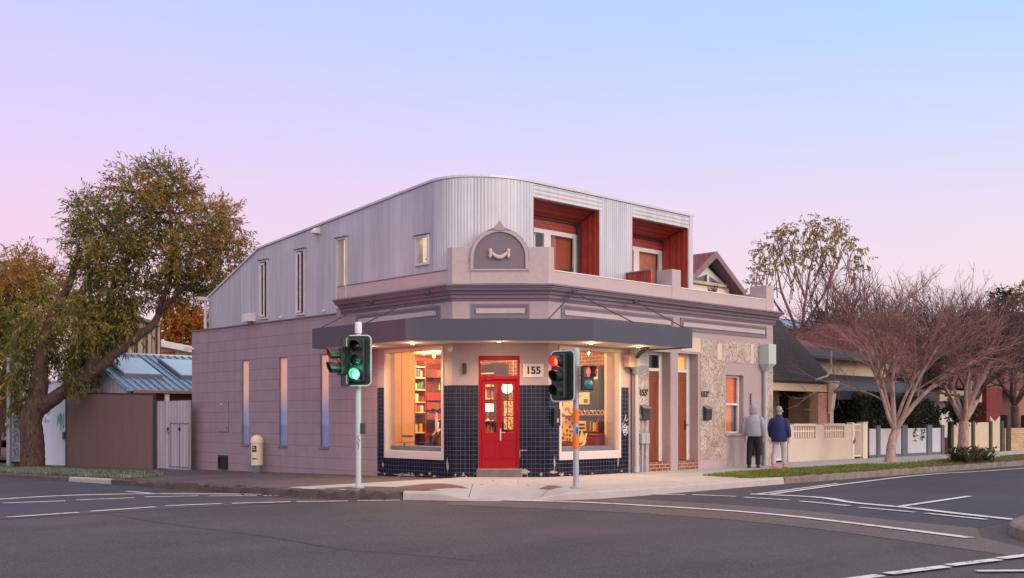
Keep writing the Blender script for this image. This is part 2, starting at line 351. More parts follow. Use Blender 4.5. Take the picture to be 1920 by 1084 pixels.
def barkmat(name, c1, c2, sc_=8):
    m, t, b = newmat(name); v = coords(t, 'Object', (1, 1, .3)); n = noise(t, sc_, 8, .7, v, 1.5); r = ramp(t, [(.35, c1), (.65, c2)]); L(t, n.outputs[0], r.inputs[0])
    L(t, r.outputs[0], b.inputs['Base Color']); b.inputs['Roughness'].default_value = .9; bump(t, b, n.outputs[0], .8, .03); return m
C_MAUVE = srgb(166, 148, 149); C_MAUVE_D = srgb(120, 107, 116)
M = dict(
 mauve=mat('mauve_render', C_MAUVE, .8, .07, 1.2, bmp=.15, bscale=60), mauve_l=mat('pale_mauve_render', srgb(180, 163, 163), .8, .06, 1.2, bmp=.1),
 mauve_d=mat('dark_mauve_paint', C_MAUVE_D, .7, .08, 2), 
 boardwall=brickmat('scored_mauve_wall', srgb(153, 134, 142), srgb(151, 132, 140), srgb(118, 101, 108), 14, .308, .0055, .37, .75, .35, uvs=(.02, 1, 1), mottle=(.90, 1.06)),  # score lines coloured darker to paint in their groove shade
 tile=brickmat('navy_glazed_tile', (.005, .006, .013, 1), (.009, .011, .028, 1), srgb(92, 98, 124), .102, .102, .0032, 0, .14, .3, spec=.28),
 clad=corrug('silver_ribbed_cladding', srgb(180, 181, 187), .08, .45, .2, .24), cladh=corrug('silver_ribbed_cladding_level', srgb(196, 195, 198), .1, .42, .2, .3, axis=1),
 trim=mat('silver_trim', srgb(190, 188, 196), .45, .05, 3, metal=.2), white=mat('white_paint', srgb(214, 208, 208), .55, .06, 3), cream=mat('cream_paint', srgb(222, 206, 186), .6, .05, 2),
 fascia=mat('charcoal_fascia', srgb(68, 70, 82), .5, .06, 1.5, fine=False), soffit=mat('pale_soffit', srgb(215, 200, 190), .75, .04, 2),
 timber_red_h=boards('red_timber_level', srgb(176, 70, 58), srgb(142, 50, 46), .085, .08, 1), timber_red_v=boards('red_timber_upright', srgb(182, 74, 62), srgb(144, 52, 48), .085, .08, 0),
 timber_in=boards('warm_timber_boards', srgb(168, 92, 52), srgb(118, 50, 28), .16, .03, 1), door_t=boards('varnished_door_timber', srgb(140, 74, 48), srgb(120, 60, 38), .115, .05, 0, .35),
 door_plain=mat('varnished_timber', srgb(132, 68, 44), .35, .2, 2, stretch=(6, 6, .6)),
 red=mat('red_gloss_paint', srgb(150, 0, 18), .38, .05, 1.5, fine=False, spec=.25), steel=mat('brushed_steel', srgb(190, 188, 186), .3, .05, 8, metal=.9),
 galv=mat('galvanised_steel', srgb(160, 164, 170), .5, .14, 5, metal=.35), galv_l=mat('pale_painted_steel', srgb(176, 188, 186), .5, .06, 4), pipe=mat('grey_pipe_paint', srgb(168, 172, 176), .5, .06, 3),
 black=mat('black_plastic', (.012, .012, .016, 1), .4, .2, 4), dark=mat('dark_void', (.01, .01, .012, 1), .6, .1), dkmetal=mat('dark_metal', srgb(56, 54, 62), .5, .12, 3), grey=mat('mid_grey_metal', srgb(112, 114, 122), .55, .1, 3),
 glass=glass('clear_glass'), glass_d=glass('dark_glass', (.6, .65, .72, 1)), plaster=plaster_mat('peeling_plaster'),
 brick=brickmat('old_red_brick', srgb(138, 78, 60), srgb(112, 58, 48), srgb(176, 150, 128), .235, .086, .011, .5, .85, .5, grime=srgb(170, 140, 124)),
 brick_in=brickmat('inner_brick', srgb(168, 96, 52), srgb(120, 78, 58), srgb(190, 150, 100), .24, .09, .012, .5, .85, .5),
 conc=mat('concrete', srgb(168, 163, 164), .85, .12, 1.1, bmp=.25, bscale=50), kerbm=mat('worn_kerb_stone', srgb(118, 104, 98), .9, .45, 7, bmp=.8, bscale=18), kerbd=mat('dark_kerb_stone', srgb(86, 74, 72), .9, .35, 6, bmp=.9, bscale=14),
 kerbp=mat('pale_kerb', srgb(170, 160, 156), .85, .15, 4, bmp=.4, bscale=25),
 asphalt=asphalt('asphalt', srgb(72, 66, 72), .16, sp=.6), asphalt_d=asphalt('dark_asphalt', srgb(58, 58, 72), .1, sp=.35), asphalt_b=asphalt('brown_asphalt', srgb(94, 84, 84), .12), path=asphalt('footpath_asphalt', srgb(84, 76, 82), .25, sp=.2),
 line=paint_mat(), soil=mat('mulch', srgb(86, 58, 50), .95, .35, 8, bmp=.8, bscale=30),
 sky_blue=corrug('blue_roof_sheet', srgb(134, 160, 188), .3, .45, .1, .25),
 brown=mat('brown_steel_fence', srgb(116, 90, 84), .5, .12, 1.3, stretch=(3, 3, .5)), gate=corrug('grey_fence_sheet', srgb(186, 176, 180), .2, .6, .1, .4, axis=0),
 graf=mat('white_render', srgb(226, 234, 244), .8, .08, 1.5), batten=boards('pale_timber_battens', srgb(190, 162, 146), srgb(176, 150, 134), .42, .12, 0, .7, gapc=srgb(60, 48, 48)),
 slate=brickmat('dark_roof_shingle', srgb(54, 46, 50), srgb(42, 36, 40), srgb(24, 20, 24), .3, .14, .01, .5, .8, .6), slate2=mat('dark_sheet_roof', srgb(46, 46, 56), .6, .15, 2),
 rtile=brickmat('terracotta_roof_tile', srgb(122, 64, 60), srgb(100, 50, 50), srgb(58, 32, 34), .25, .3, .02, .5, .8, .7), rtile2=brickmat('crimson_roof_tile', srgb(150, 48, 60), srgb(128, 40, 52), srgb(66, 24, 32), .28, .2, .02, .5, .6, .7),
 yellow=mat('cream_fence_render', srgb(198, 182, 164), .8, .07, 1.5), yellow2=mat('cream_house_paint', srgb(190, 168, 140), .75, .08, 2), pinkw=mat('pink_house_wall', srgb(170, 128, 112), .8, .1, 2),
 dkdoor=mat('dark_brown_door', srgb(52, 36, 36), .6, .15, 3), redbrick=brickmat('crimson_brick', srgb(132, 36, 38), srgb(112, 28, 32), srgb(92, 60, 58), .24, .09, .01, .5, .8, .4),
 fencew=mat('white_fence_board', srgb(186, 184, 188), .7, .1, 3, stretch=(4, 4, .6)), fpost=mat('blue_grey_post', srgb(92, 98, 110), .7, .1, 3), fencet=mat('straw_fence_panel', srgb(190, 170, 144), .8, .14, 4, stretch=(4, 4, .5)),
 bark=barkmat('rough_bark', srgb(48, 34, 31), srgb(104, 78, 68)), bark_p=barkmat('pale_smooth_bark', srgb(136, 110, 104), srgb(188, 158, 148), 5), twig=mat('twig_brown', srgb(138, 104, 98), .8, .25, 2), twig_d=mat('dark_twig', srgb(94, 74, 70), .8, .25, 2),
 grass=leafmat('grass_blades', [srgb(74, 86, 36), srgb(112, 124, 54), srgb(136, 146, 70)], 1.5), grass_b=leafmat('blue_green_ground_cover', [srgb(72, 86, 72), srgb(112, 126, 106), srgb(146, 152, 132)], 1.5),
 leaf_g=leafmat('olive_foliage', [srgb(58, 66, 36), srgb(96, 100, 48), srgb(142, 130, 60), srgb(166, 134, 60)], .45), leaf_o=leafmat('rust_foliage', [srgb(88, 76, 40), srgb(136, 106, 50), srgb(160, 112, 50), srgb(176, 130, 64)], .5),
 leaf_d=leafmat('dark_hedge_foliage', [srgb(30, 36, 26), srgb(48, 58, 38), srgb(66, 76, 46)], 1.5), leaf_e=leafmat('grey_green_leaves', [srgb(104, 96, 58), srgb(150, 132, 72), srgb(176, 148, 84)], .8), leaf_s=leafmat('strappy_leaves', [srgb(48, 62, 40), srgb(78, 98, 60), srgb(110, 124, 80)], 2),
 leaf_or=leafmat('orange_foliage', [srgb(96, 62, 22), srgb(160, 98, 30), srgb(186, 120, 40)], .4),
)
# ================================================================== SETTING: ground, road, pavements
def gz(x, y):
    k = 1 if x < 0 else max(0, 1-x/5)
    return -.018*min(max(0, y), 60)*k
RD = -.17
def rz(y): return RD-.018*min(max(0, y), 60)
def road_grid(name, xs, ys, m, dz=0, kind='structure'):
    b = MB(); nx = len(xs)
    vs = [(x, y, rz(y)+dz) for y in ys for x in xs]
    fs = [(j*nx+i, j*nx+i+1, (j+1)*nx+i+1, (j+1)*nx+i) for j in range(len(ys)-1) for i in range(nx-1)]
    b.add(vs, fs); return b.build(name, m, kind=kind)
road_grid('road', [-400, -60, -20, 0, 20, 60, 400], [-400, -60, -20, 0, 10, 30, 60, 400], M['asphalt'])
def sheet(name, pts, m, dz):
    b = MB(); b.add([(x, y, rz(y)+dz) for x, y in pts], [tuple(range(len(pts)))]); return b.build(name, m, kind='structure')
def cat_rom(pts, n=6):
    out = []; P = [Vector(p) for p in pts]
    for i in range(len(P)-1):
        a, b, c, d = P[max(i-1, 0)], P[i], P[i+1], P[min(i+2, len(P)-1)]
        for k in range(n):
            t = k/n; out.append(.5*((2*b)+(c-a)*t+(2*a-5*b+4*c-d)*t*t+(3*b-a-3*c+d)*t**3))
    out.append(P[-1]); return out
# newer darker asphalt on both side streets, older brown band at the mouth of the right-hand street
sheet('road_surface_dark', [(-40, 70), (-40, -.2), (-9, -.35), (-6, -.55), (-4.5, -1.2), (-3.9, -.6), (-4.4, .6), (-4.6, 2), (-4.6, 70)], M['asphalt_d'], .004)
sheet('road_surface_dark', [(-.6, -3.9), (5, -3.75), (150, -3.7), (150, -11.3), (0, -10.9), (-1.2, -11.0), (-.9, -9.5), (-.45, -8), (-.3, -6.5), (-.4, -5)], M['asphalt_d'], .004)
band = [(-3.3, -2.3), (-2.7, -3.0), (-1.5, -3.75), (-.6, -3.9), (-.4, -5), (-.3, -6.5), (-.45, -8), (-.9, -9.5), (-1.2, -11.0), (-2.3, -11.5), (-3.3, -12.6), (-4.1, -13), (-3.5, -11.4), (-2.9, -9.6), (-2.6, -8), (-2.75, -6.2), (-3.3, -4.4), (-3.9, -2.8)]
sheet('road_surface_brown', band, M['asphalt_b'], .004)
NS = [0]
def stripe(pts, w, name='lane_line', n=1, z=.009):
    NS[0] += 1; z += NS[0]*.0004
    P = cat_rom(pts, n) if len(pts) > 2 else [Vector(p) for p in pts]
    b = MB(); vs = []
    for i, p in enumerate(P):
        d = (P[min(i+1, len(P)-1)]-P[max(i-1, 0)]).normalized(); q = Vector((-d.y, d.x))*w/2
        vs += [(p.x+q.x, p.y+q.y, rz(p.y)+z), (p.x-q.x, p.y-q.y, rz(p.y)+z)]
    b.add(vs, [(2*i, 2*i+1, 2*i+3, 2*i+2) for i in range(len(P)-1)]); return b.build(name, M['line'], kind='structure')
def hz2(px, py): p = hZ(px, py, RD); return (p.x, p.y)
def hzl(px, py):        # same on the falling left street
    z = RD
    for _ in range(6): p = hZ(px, py, z); z = rz(p.y)
    return (p.x, p.y)
for a, b_ in (((5, 944), (122, 940)), ((142, 938.5), (252, 934)), ((271, 932.5), (373, 930.5)), ((390, 931), (482, 930)), ((492, 930.2), (580, 929.5))): stripe([hzl(*a), hzl(*b_)], .11, 'crossing_line')
for a, b_ in (((14, 971), (147, 962)), ((170, 960), (292, 951.5)), ((310, 949.5), (414, 945.5)), ((435, 945), (545, 942)), ((556, 942), (653, 940.5)), ((670, 940), (750, 939))): stripe([hzl(*a), hzl(*b_)], .12, 'crossing_line')
stripe([hzl(-120, 946), hzl(0, 937), hzl(140, 929.5), hzl(280, 927), hzl(420, 927.5), hzl(535, 928.5)], .16, 'stop_line', 5)
stripe([hzl(177, 917), hzl(283, 926)], .11); stripe([hzl(-60, 896), hzl(66, 906.5)], .11)
stripe([hz2(940, 939), hz2(1090, 943), hz2(1240, 951), hz2(1380, 960), hz2(1500, 971), hz2(1660, 990), hz2(1818, 1010)], .17, 'crossing_line', 5)
for a, b_ in (((1225, 928), (1285, 929)), ((1298, 929), (1380, 932)), ((1395, 934), (1480, 939)), ((1500, 941), (1593, 950)), ((1612, 953), (1715, 962)), ((1735, 964), (1850, 976))): stripe([hz2(*a), hz2(*b_)], .12, 'crossing_line')
stripe([hz2(1407, 928), hz2(1440, 929), hz2(1540, 934.5), hz2(1600, 944), hz2(1700, 953.5), hz2(1800, 965), hz2(1900, 976)], .2, 'stop_line', 4)
stripe([hz2(1420, 928), hz2(1480, 920), hz2(1570, 908)], .1)
stripe([hz2(1447, 928), hz2(1500, 920.5), hz2(1600, 907), hz2(1750, 890), hz2(1960, 876), (60, -5.0)], .13, 'lane_line', 4)
stripe([hz2(1680, 952.5), hz2(1818, 932)], .13)
for a, b_ in (((1560, 1094), (1650, 1082)), ((1665, 1079), (1775, 1065)), ((1780, 1063), (1872, 1052)), ((1875, 1050), (1960, 1040))): stripe([hz2(*a), hz2(*b_)], .14, 'crossing_line')
stripe([hz2(1830, 1074), hz2(1960, 1073)], .1, 'crossing_line')
# tar joint across the near road
M['tar'] = mat('tar_joint', srgb(46, 42, 48), .6, .2, 5)
P = [hz2(x, y) for x, y in ((210, 966), (330, 985), (420, 996), (520, 1010), (640, 1030), (760, 1040), (900, 1052))]
m0 = M['line']; M['line'] = M['tar']; stripe(P, .018, 'tar_joint', 3, .004); M['line'] = m0
# kerb line with inner (property) line
KP = cat_rom([(-4.65, 70), (-4.65, 50), (-4.65, 36), (-4.65, 27), (-4.65, 21), (-4.65, 16), (-4.65, 12.2), (-4.65, 9.4), (-4.68, 6), (-4.68, 3), (-4.66, 1.4), (-4.5, 0), (-4.15, -.75), (-3.65, -1.45), (-3.15, -2.2), (-2.5, -2.95), (-1.9, -3.33), (-1.1, -3.66), (0, -3.76), (1.2, -3.74), (3, -3.7), (5.7, -3.62), (9, -3.6), (13, -3.6), (18, -3.6), (24, -3.6), (32, -3.6), (44, -3.6), (62, -3.6), (86, -3.6), (120, -3.6)], 8)
def kheight(i):
    p = KP[i]
    if p.y > 1.4 or p.x > 1: return 0
    d = abs((p-Vector((-2.55, -2.9))).length); t = min(1, max(0, (d-.55)/.7)); return -(1-t)*.115
def inner(p, i):
    if p.y > 1.6: return Vector((.12, p.y))
    if p.x > 1.6: return Vector((p.x, .12 if p.x < 10 else min(.95, .12+(p.x-10)*.8)))
    a = [j for j, q in enumerate(KP) if q.y <= 1.6 and q.x <= 1.6]; t = (i-a[0])/(len(a)-1)
    return Vector((.12, 1.6)).lerp(Vector((1.6, .12)), t)
rk = random.Random(3)
def kerb(i0, i1, m, name, jit=.0, w=.15):
    b = MB(); vs = []
    for i in range(i0, i1+1):
        p = KP[i]; d = (KP[min(i+1, len(KP)-1)]-KP[max(i-1, 0)]).normalized(); q = Vector((-d.y, d.x))  # inward (left of travel)
        z = gz(-1, p.y)-.02+kheight(i); j = lambda k: rk.uniform(-jit, jit)*k
        vs += [(p.x-q.x*.02, p.y-q.y*.02, rz(p.y)-.03), (p.x+j(1), p.y+j(1), z-.03+j(1)), (p.x+q.x*.035, p.y+q.y*.035, z+j(.8)), (p.x+q.x*w, p.y+q.y*w, z+.004+j(.4))]
    b.add(vs, [(4*i+k, 4*i+k+1, 4*i+k+5, 4*i+k+4) for i in range(i1-i0) for k in range(3)])
    return b.build(name, m, kind='structure', smooth=28)
def pave(i0, i1, m, name, w=.15, dz=0, ys=(0, .35, .7, 1)):
    b = MB(); vs = []; r = len(ys)
    for i in range(i0, i1+1):
        p = KP[i]; d = (KP[min(i+1, len(KP)-1)]-KP[max(i-1, 0)]).normalized(); q = Vector((-d.y, d.x)); a = p+q*w; c = inner(p, i)
        z0 = gz(-1, p.y)-.016+kheight(i); z1 = gz(-1, p.y)+.0
        for t in ys:
            e = a.lerp(c, t); zz = z0+(z1-z0)*min(1, t*1.4); vs.append((e.x, e.y, zz+dz))
    b.add(vs, [(r*i+k, r*i+k+1, r*(i+1)+k+1, r*(i+1)+k) for i in range(i1-i0) for k in range(r-1)])
    return b.build(name, m, kind='structure')
def ki(f): return min(range(len(KP)), key=lambda i: f(KP[i]))
def densify():
    global KP
    out = []
    for a, c in zip(KP, KP[1:]):
        n = max(1, int((c-a).length/.16)) if (a.y < 30 and a.x < 30) else 1
        out += [a.lerp(c, k/n) for k in range(n)]
    KP = out+[KP[-1]]
densify()
iA = ki(lambda p: abs(p.y-12.2)+abs(p.x+4.65)); iB = ki(lambda p: abs(p.y-9.4)+abs(p.x+4.65)); iC = ki(lambda p: abs(p.y-1.5)+abs(p.x+4.65)); iD = ki(lambda p: abs(p.x-5.7)+abs(p.y+3.62))
iE = ki(lambda p: (p-Vector((-3.7, -1.4))).length)
kerb(0, iA, M['kerbd'], 'kerb', .015); kerb(iA, iB, M['kerbp'], 'kerb', .003, .2); kerb(iB, iE, M['kerbd'], 'kerb', .035, .22); kerb(iE, iD, M['kerbp'], 'kerb', .006); kerb(iD, len(KP)-1, M['kerbm'], 'kerb', .03, .2)
pave(0, iC, M['path'], 'footpath'); pave(iC, len(KP)-1, M['conc'], 'pavement')
from mathutils.bvhtree import BVHTree
def bvh_of(objs):
    vs, fs = [], []
    for o in objs:
        k = len(vs); vs += [v.co.copy() for v in o.data.vertices]; fs += [[i+k for i in p.vertices] for p in o.data.polygons]
    return BVHTree.FromPolygons(vs, fs)
PB = bvh_of([o for o in COL.objects if o.name.split('.')[0] in ('pavement', 'footpath', 'kerb')])
def pz(x, y):
    h = PB.ray_cast(Vector((x, y, 3)), Vector((0, 0, -1))); return h[0].z if h[0] else gz(-1, y)
def conform(name, pts, m, dz=.005, rings=5, sub=6):
    # a thin sheet laid on the sloping pavement
    c = sum((Vector((p[0], p[1])) for p in pts), Vector((0, 0)))/len(pts); ed = []
    for a, b_ in zip(pts, pts[1:]+pts[:1]):
        ed += [Vector((a[0], a[1])).lerp(Vector((b_[0], b_[1])), k/sub) for k in range(sub)]
    vs = [(c.x, c.y, pz(c.x, c.y)+dz)]; n = len(ed); fs = []
    for r in range(1, rings+1):
        for e in ed: q = c.lerp(e, r/rings); vs.append((q.x, q.y, pz(q.x, q.y)+dz))
    for i in range(n): fs.append((0, 1+i, 1+(i+1) % n))
    for r in range(rings-1):
        for i in range(n): a = 1+r*n; fs.append((a+i, a+n+i, a+n+(i+1) % n, a+(i+1) % n))
    b = MB(); b.add(vs, fs); return b.build(name, m)
# slab joints and brown patch, manhole cover on the corner
def flat(name, pts, m, z, kind='structure'):
    b = MB(); b.add([(p[0], p[1], z+gz(-1, p[1])) for p in pts], [tuple(range(len(pts)))]); return b.build(name, m, kind=kind)
# lots behind the frontages
b = MB(); b.add([(10.95, .9, .0), (140, .9, .0), (140, 120, 0), (10.95, 120, 0)], [(0, 1, 2, 3)]); b.build('ground', M['soil'], kind='structure')
b = MB(); b.add([(.1, 14.2, -.3), (10.9, 14.2, -.3), (10.9, 120, -1.2), (.1, 120, -1.2)], [(0, 1, 2, 3)]); b.build('ground', M['soil'], kind='structure')
# opposite corner at the lower right
OP = cat_rom([(60, -11.25), (36, -11.25), (20, -11.25), (10, -11.25), (4.5, -11.23), (1.4, -11.2), (.4, -11.2), (-.4, -11.25), (-1.1, -11.4), (-1.8, -11.7), (-2.35, -12.15), (-2.75, -12.7), (-3.0, -13.4), (-3.05, -15), (-3.05, -19), (-3.05, -28), (-3.05, -60)], 8)
b = MB(); vs = []
for i, p in enumerate(OP):
    d = (OP[min(i+1, len(OP)-1)]-OP[max(i-1, 0)]).normalized(); q = Vector((-d.y, d.x))
    if q.dot(Vector((30, -40))-p) < 0: q = -q
    j = rk.uniform(-.02, .02)
    vs += [(p.x-q.x*.02, p.y-q.y*.02, RD-.03), (p.x+j, p.y+j, -.05), (p.x+q.x*.05+j, p.y+q.y*.05, -.02), (p.x+q.x*.3, p.y+q.y*.3, -.01)]
b.add(vs, [(4*i+k, 4*i+k+1, 4*i+k+5, 4*i+k+4) for i in range(len(OP)-1) for k in range(3)]); b.build('kerb', M['kerbm'], kind='structure', smooth=28)
b = MB(); pts = [(v[0], v[1]) for v in vs[3::4]]+[(60, -60)]
b.add([(x, y, -.012) for x, y in pts], [tuple(range(len(pts)))]); b.build('pavement', M['path'], kind='structure')

# ================================================================== CORNER SHOP BUILDING
SH = thing('corner_shop_building', 'two storey mauve corner shop with silver ribbed upper floor, charcoal awning and red entrance door', 'building', (0, 0, 0))
S2 = math.sqrt(.5); UC = (S2, -S2, 0); NC = (-S2, -S2, 0); OC = (0, 1.566, 0); LC = 1.566/S2
def cpt(s, n=0, z=0): return Vector((s*S2-n*S2, 1.566-s*S2-n*S2, z))   # point on chamfer: s along, n outwards
# --- scored side wall with three slit windows
SL = [(10.71, 11.14), (8.63, 9.07), (6.59, 7.01)]; SZ = (.58, 3.07)
ys = [4.44, 14.23]+[a for p in SL for a in p]
b = MB(); b.grid((0, 0, 0), (0, 1, 0), (-1, 0, 0), ys, [-.45, SZ[0], SZ[1], 4.09], lambda u, z: SZ[0] < z < SZ[1] and any(a < u < c for a, c in SL), .28)
b.build('side_wall', M['boardwall'], SH)
b = MB(); b.box(.28, 10.9, 14.0, 14.23, -.45, 4.085); b.build('rear_wall', M['boardwall'], SH)
b = MB(); b.box(-.035, .3, 6.24, 14.27, 4.09, 4.125); b.build('wall_capping', M['mauve_d'], SH, bevel=.006)
peach = newmat('lit_peach_blind'); 
def lit(name, c, s, scale=2, var=.25):
    m, t, bb = newmat(name); n = noise(t, scale, 4, .6, coords(t, 'Object')); r = ramp(t, [(.3, sc(c, 1-var)), (.7, sc(c, 1+var))]); L(t, n.outputs[0], r.inputs[0])
    L(t, r.outputs[0], bb.inputs['Base Color']); L(t, r.outputs[0], bb.inputs['Emission Color']); bb.inputs['Emission Strength'].default_value = s; bb.inputs['Roughness'].default_value = .7; return m
M['peach'] = lit('lit_peach_blind', srgb(228, 152, 118), .42, 1.2, .12); M['orange_b'] = lit('lit_orange_blind', srgb(204, 92, 20), .26, 1.5, .3); M['amber_b'] = lit('lit_amber_glass', srgb(244, 172, 84), .75, 4, .2)
M['rust_b'] = lit('rust_blind', srgb(150, 66, 36), .2, 1.5, .1); M['warm_room'] = lit('lit_warm_room', srgb(250, 222, 178), .7, 2, .2); M['net'] = lit('net_curtain', srgb(210, 200, 188), .12, 8, .15)
M['bluereflection'] = mat('pale_blue_sky_reflection', srgb(132, 152, 190), .3, .16, 1.5, fine=False, spec=.6); M['bluereflection2'] = mat('pale_blue_reflection_fold', srgb(158, 172, 206), .3, .1, 1.5, fine=False, spec=.6)  # pale blues for the sky reflection painted in the slit windows
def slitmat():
    # blind with the sunset sky reflection painted in: glowing peach above, pale blue below
    m, t, bb = newmat('reflection_painted_blind'); v = coords(t, 'Object'); sp = N(t, 'ShaderNodeSeparateXYZ'); L(t, v, sp.inputs[0]); n = noise(t, 5, 5, .6, coords(t, 'Object', (1, 1, .3)))
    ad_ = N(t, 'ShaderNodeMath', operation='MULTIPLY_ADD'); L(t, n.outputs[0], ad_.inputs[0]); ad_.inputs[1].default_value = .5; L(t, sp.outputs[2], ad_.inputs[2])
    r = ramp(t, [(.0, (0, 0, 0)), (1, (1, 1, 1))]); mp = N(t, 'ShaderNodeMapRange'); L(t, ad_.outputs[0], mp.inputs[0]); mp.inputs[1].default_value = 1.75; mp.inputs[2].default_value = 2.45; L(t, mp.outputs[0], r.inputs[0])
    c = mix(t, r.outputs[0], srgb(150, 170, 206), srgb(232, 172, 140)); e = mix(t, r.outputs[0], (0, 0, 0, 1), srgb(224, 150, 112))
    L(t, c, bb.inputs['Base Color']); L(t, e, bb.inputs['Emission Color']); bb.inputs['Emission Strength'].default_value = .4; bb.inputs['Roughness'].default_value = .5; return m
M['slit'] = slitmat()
for a, c in SL:
    w = MB(); w.grid((.012, 0, 0), (0, 1, 0), (-1, 0, 0), [a, a+.03, c-.03, c], [SZ[0], SZ[0]+.03, SZ[1]-.03, SZ[1]], lambda u, z: a+.03 < u < c-.03 and SZ[0]+.03 < z < SZ[1]-.03, .05); w = w.build('window', M['grey'], SH)
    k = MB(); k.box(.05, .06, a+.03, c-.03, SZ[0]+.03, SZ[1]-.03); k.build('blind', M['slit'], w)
    m_ = 1.75+rk.uniform(-.1, .2)
    k = MB(); k.prism([(.04, a+.06, SZ[0]+.04), (.04, a+.045, m_-.1), (.04, a+.2, SZ[0]+.5)], (.008, 0, 0)); k.build('blue_reflection_fold', M['bluereflection2'], w)  # wedge of sky reflection painted pale blue
    k = MB(); k.box(.02, .024, a+.03, c-.03, SZ[0]+.03, SZ[1]-.03); k.build('pane', M['glass'], w)
    k = MB(); k.box(-.03, .1, a-.01, c+.01, SZ[0]-.04, SZ[0]); k.build('sill', M['mauve_d'], w)
# cupboard door, vent, stub pipe on the side wall
b = MB(); b.box(-.018, 0, 11.9, 12.58, 1.0, 1.9); b.box(-.03, -.018, 11.9, 12.58, .96, 1.0); cb = b.build('meter_cupboard_door', M['boardwall'], SH, bevel=.004)
b = MB(); b.lathe((-.018, 12.3, 1.78), [(.02, 0), (.02, .03)], 10, (-1, 0, 0)); b.build('lock', M['white'], cb)
b = MB(); b.lathe((-.018, 11.98, 1.08), [(.025, 0), (.02, .02)], 10, (-1, 0, 0)); b.build('lock', M['dkmetal'], cb)
b = MB(); b.grid((-.05, 0, 0), (0, 1, 0), (-1, 0, 0), [11.95, 12.0, 12.43, 12.48], [-.18, -.13, .19, .24], lambda u, z: 12.0 < u < 12.43 and -.13 < z < .19, .06); vn = b.build('wall_vent', M['black'], SH)
b = MB(); b.box(-.02, .005, 12.0, 12.43, -.13, .19); b.build('mesh_screen', M['dark'], vn)
b = MB(); b.ring([(.02, 14.12, 3.55), (-.22, 14.18, 3.52)], .035, 10); b.box(-.28, -.1, 14.12, 14.24, 3.5, 3.6); b.build('overflow_spout', M['white'], SH)
# --- shopfront walls
WL = (1.93, 4.07, .5, 3.0)
b = MB(); b.grid((0, 0, 0), (0, 1, 0), (-1, 0, 0), [1.566, WL[0], WL[1], 4.44], [-.3, WL[2], WL[3], 4.44], lambda u, z: WL[0] < u < WL[1] and WL[2] < z < WL[3], .25)
b.build('shopfront_wall', M['mauve'], SH)
b = MB(); b.box(0, .26, 4.44, 6.24, 4.09, 4.44); b.build('frieze_wall', M['mauve'], SH)
DS0, DS1, DZ0, DZ1 = .60, 1.556, .19, 2.80
b = MB(); b.grid(OC, UC, NC, [0, DS0, DS1, LC], [-.3, DZ0, DZ1, 4.44], lambda u, z: DS0 < u < DS1 and DZ0 < z < DZ1, .25); b.build('corner_wall', M['mauve'], SH)
WR = (1.97, 4.05, .5, 2.98)
D1 = (5.22, 6.1); D2 = (6.42, 7.28); SW = (8.56, 9.4, .93, 2.56)
def rh(u, z):
    if WR[0] < u < WR[1] and WR[2] < z < WR[3]: return True
    if (D1[0] < u < D1[1] or D2[0] < u < D2[1]) and z < 3.07: return True
    return SW[0] < u < SW[1] and SW[2] < z < SW[3]
b = MB(); b.grid((0, 0, 0), (1, 0, 0), (0, -1, 0), [1.566, WR[0], WR[1], *D1, *D2, SW[0], SW[1], 10.9], [-.3, WR[2], SW[2], SW[3], WR[3], 3.07, 4.44], rh, .4); b.build('street_wall', M['mauve'], SH)
b = MB(); b.box(10.65, 10.9, .4, 14.0, -.3, 5.0); b.build('party_wall', M['mauve'], SH)
# navy tiles (12 mm proud)
def tiles(name, o, u, n, u0, u1, hole, z1=2.12, extra=()):
    b = MB(); b.grid(Vector(o)+Vector(n)*.012, u, n, [u0, u1]+[h for h in hole[:2]]+list(extra), [-.28, z1, *[z for z in hole[2:] if -.28 < z < z1]], lambda a, z: hole[0] < a < hole[1] and hole[2] < z < hole[3], .0115); return b.build(name, M['tile'], SH)
tiles('wall_tiles', (0, 0, 0), (0, 1, 0), (-1, 0, 0), 1.559, 4.44, (1.9, 4.1, .42, 9))
tiles('wall_tiles', OC, UC, NC, -.007, LC+.007, (DS0, DS1, -1, 9))
tiles('wall_tiles', (0, 0, 0), (1, 0, 0), (0, -1, 0), 1.559, 4.41, (1.94, 4.09, .42, 9))
# broken tiles: patches of bare render along the foot
M['scar'] = mat('bare_cement', srgb(150, 134, 130), .9, .35, 9, c2=srgb(196, 180, 168), bmp=.6)
def scar(pts, o, u, n):
    o, u, n = Vector(o), Vector(u), Vector(n); k = MB(); k.prism([o+u*a+n*.013+Vector((0, 0, z)) for a, z in pts], n*.006); k.build('broken_tile', M['scar'], SH)
rs = random.Random(11)
def ragged(c, w, h, n=20):
    return [(c[0]+w*math.cos(2*math.pi*i/n)*rs.uniform(.35, 1.15), c[1]+h*math.sin(2*math.pi*i/n)*rs.uniform(.3, 1.15)) for i in range(n)]
for i in range(9): scar(ragged((rs.uniform(1.62, 2.2) if i % 2 else rs.uniform(.02, .55), rs.uniform(-.02, .1)), rs.uniform(.015, .05), rs.uniform(.015, .05), 10), OC, UC, NC)
for i in range(14): scar(ragged((rs.uniform(1.65, 4.4), rs.uniform(-.06, .06)), rs.uniform(.02, .08), rs.uniform(.012, .04), 10), (0, 0, 0), (0, 1, 0), (-1, 0, 0))
for i in range(10): scar(ragged((rs.uniform(1.65, 4.35), rs.uniform(-.03, .06)), rs.uniform(.02, .06), rs.uniform(.012, .03), 10), (0, 0, 0), (1, 0, 0), (0, -1, 0))
for c, w, h in (((.6, .12), .05, .12), ((1.62, .12), .17, .1), ((1.64, .62), .1, .02), ((1.56, .55), .012, .12)): scar(ragged(c, w, h), OC, UC, NC)
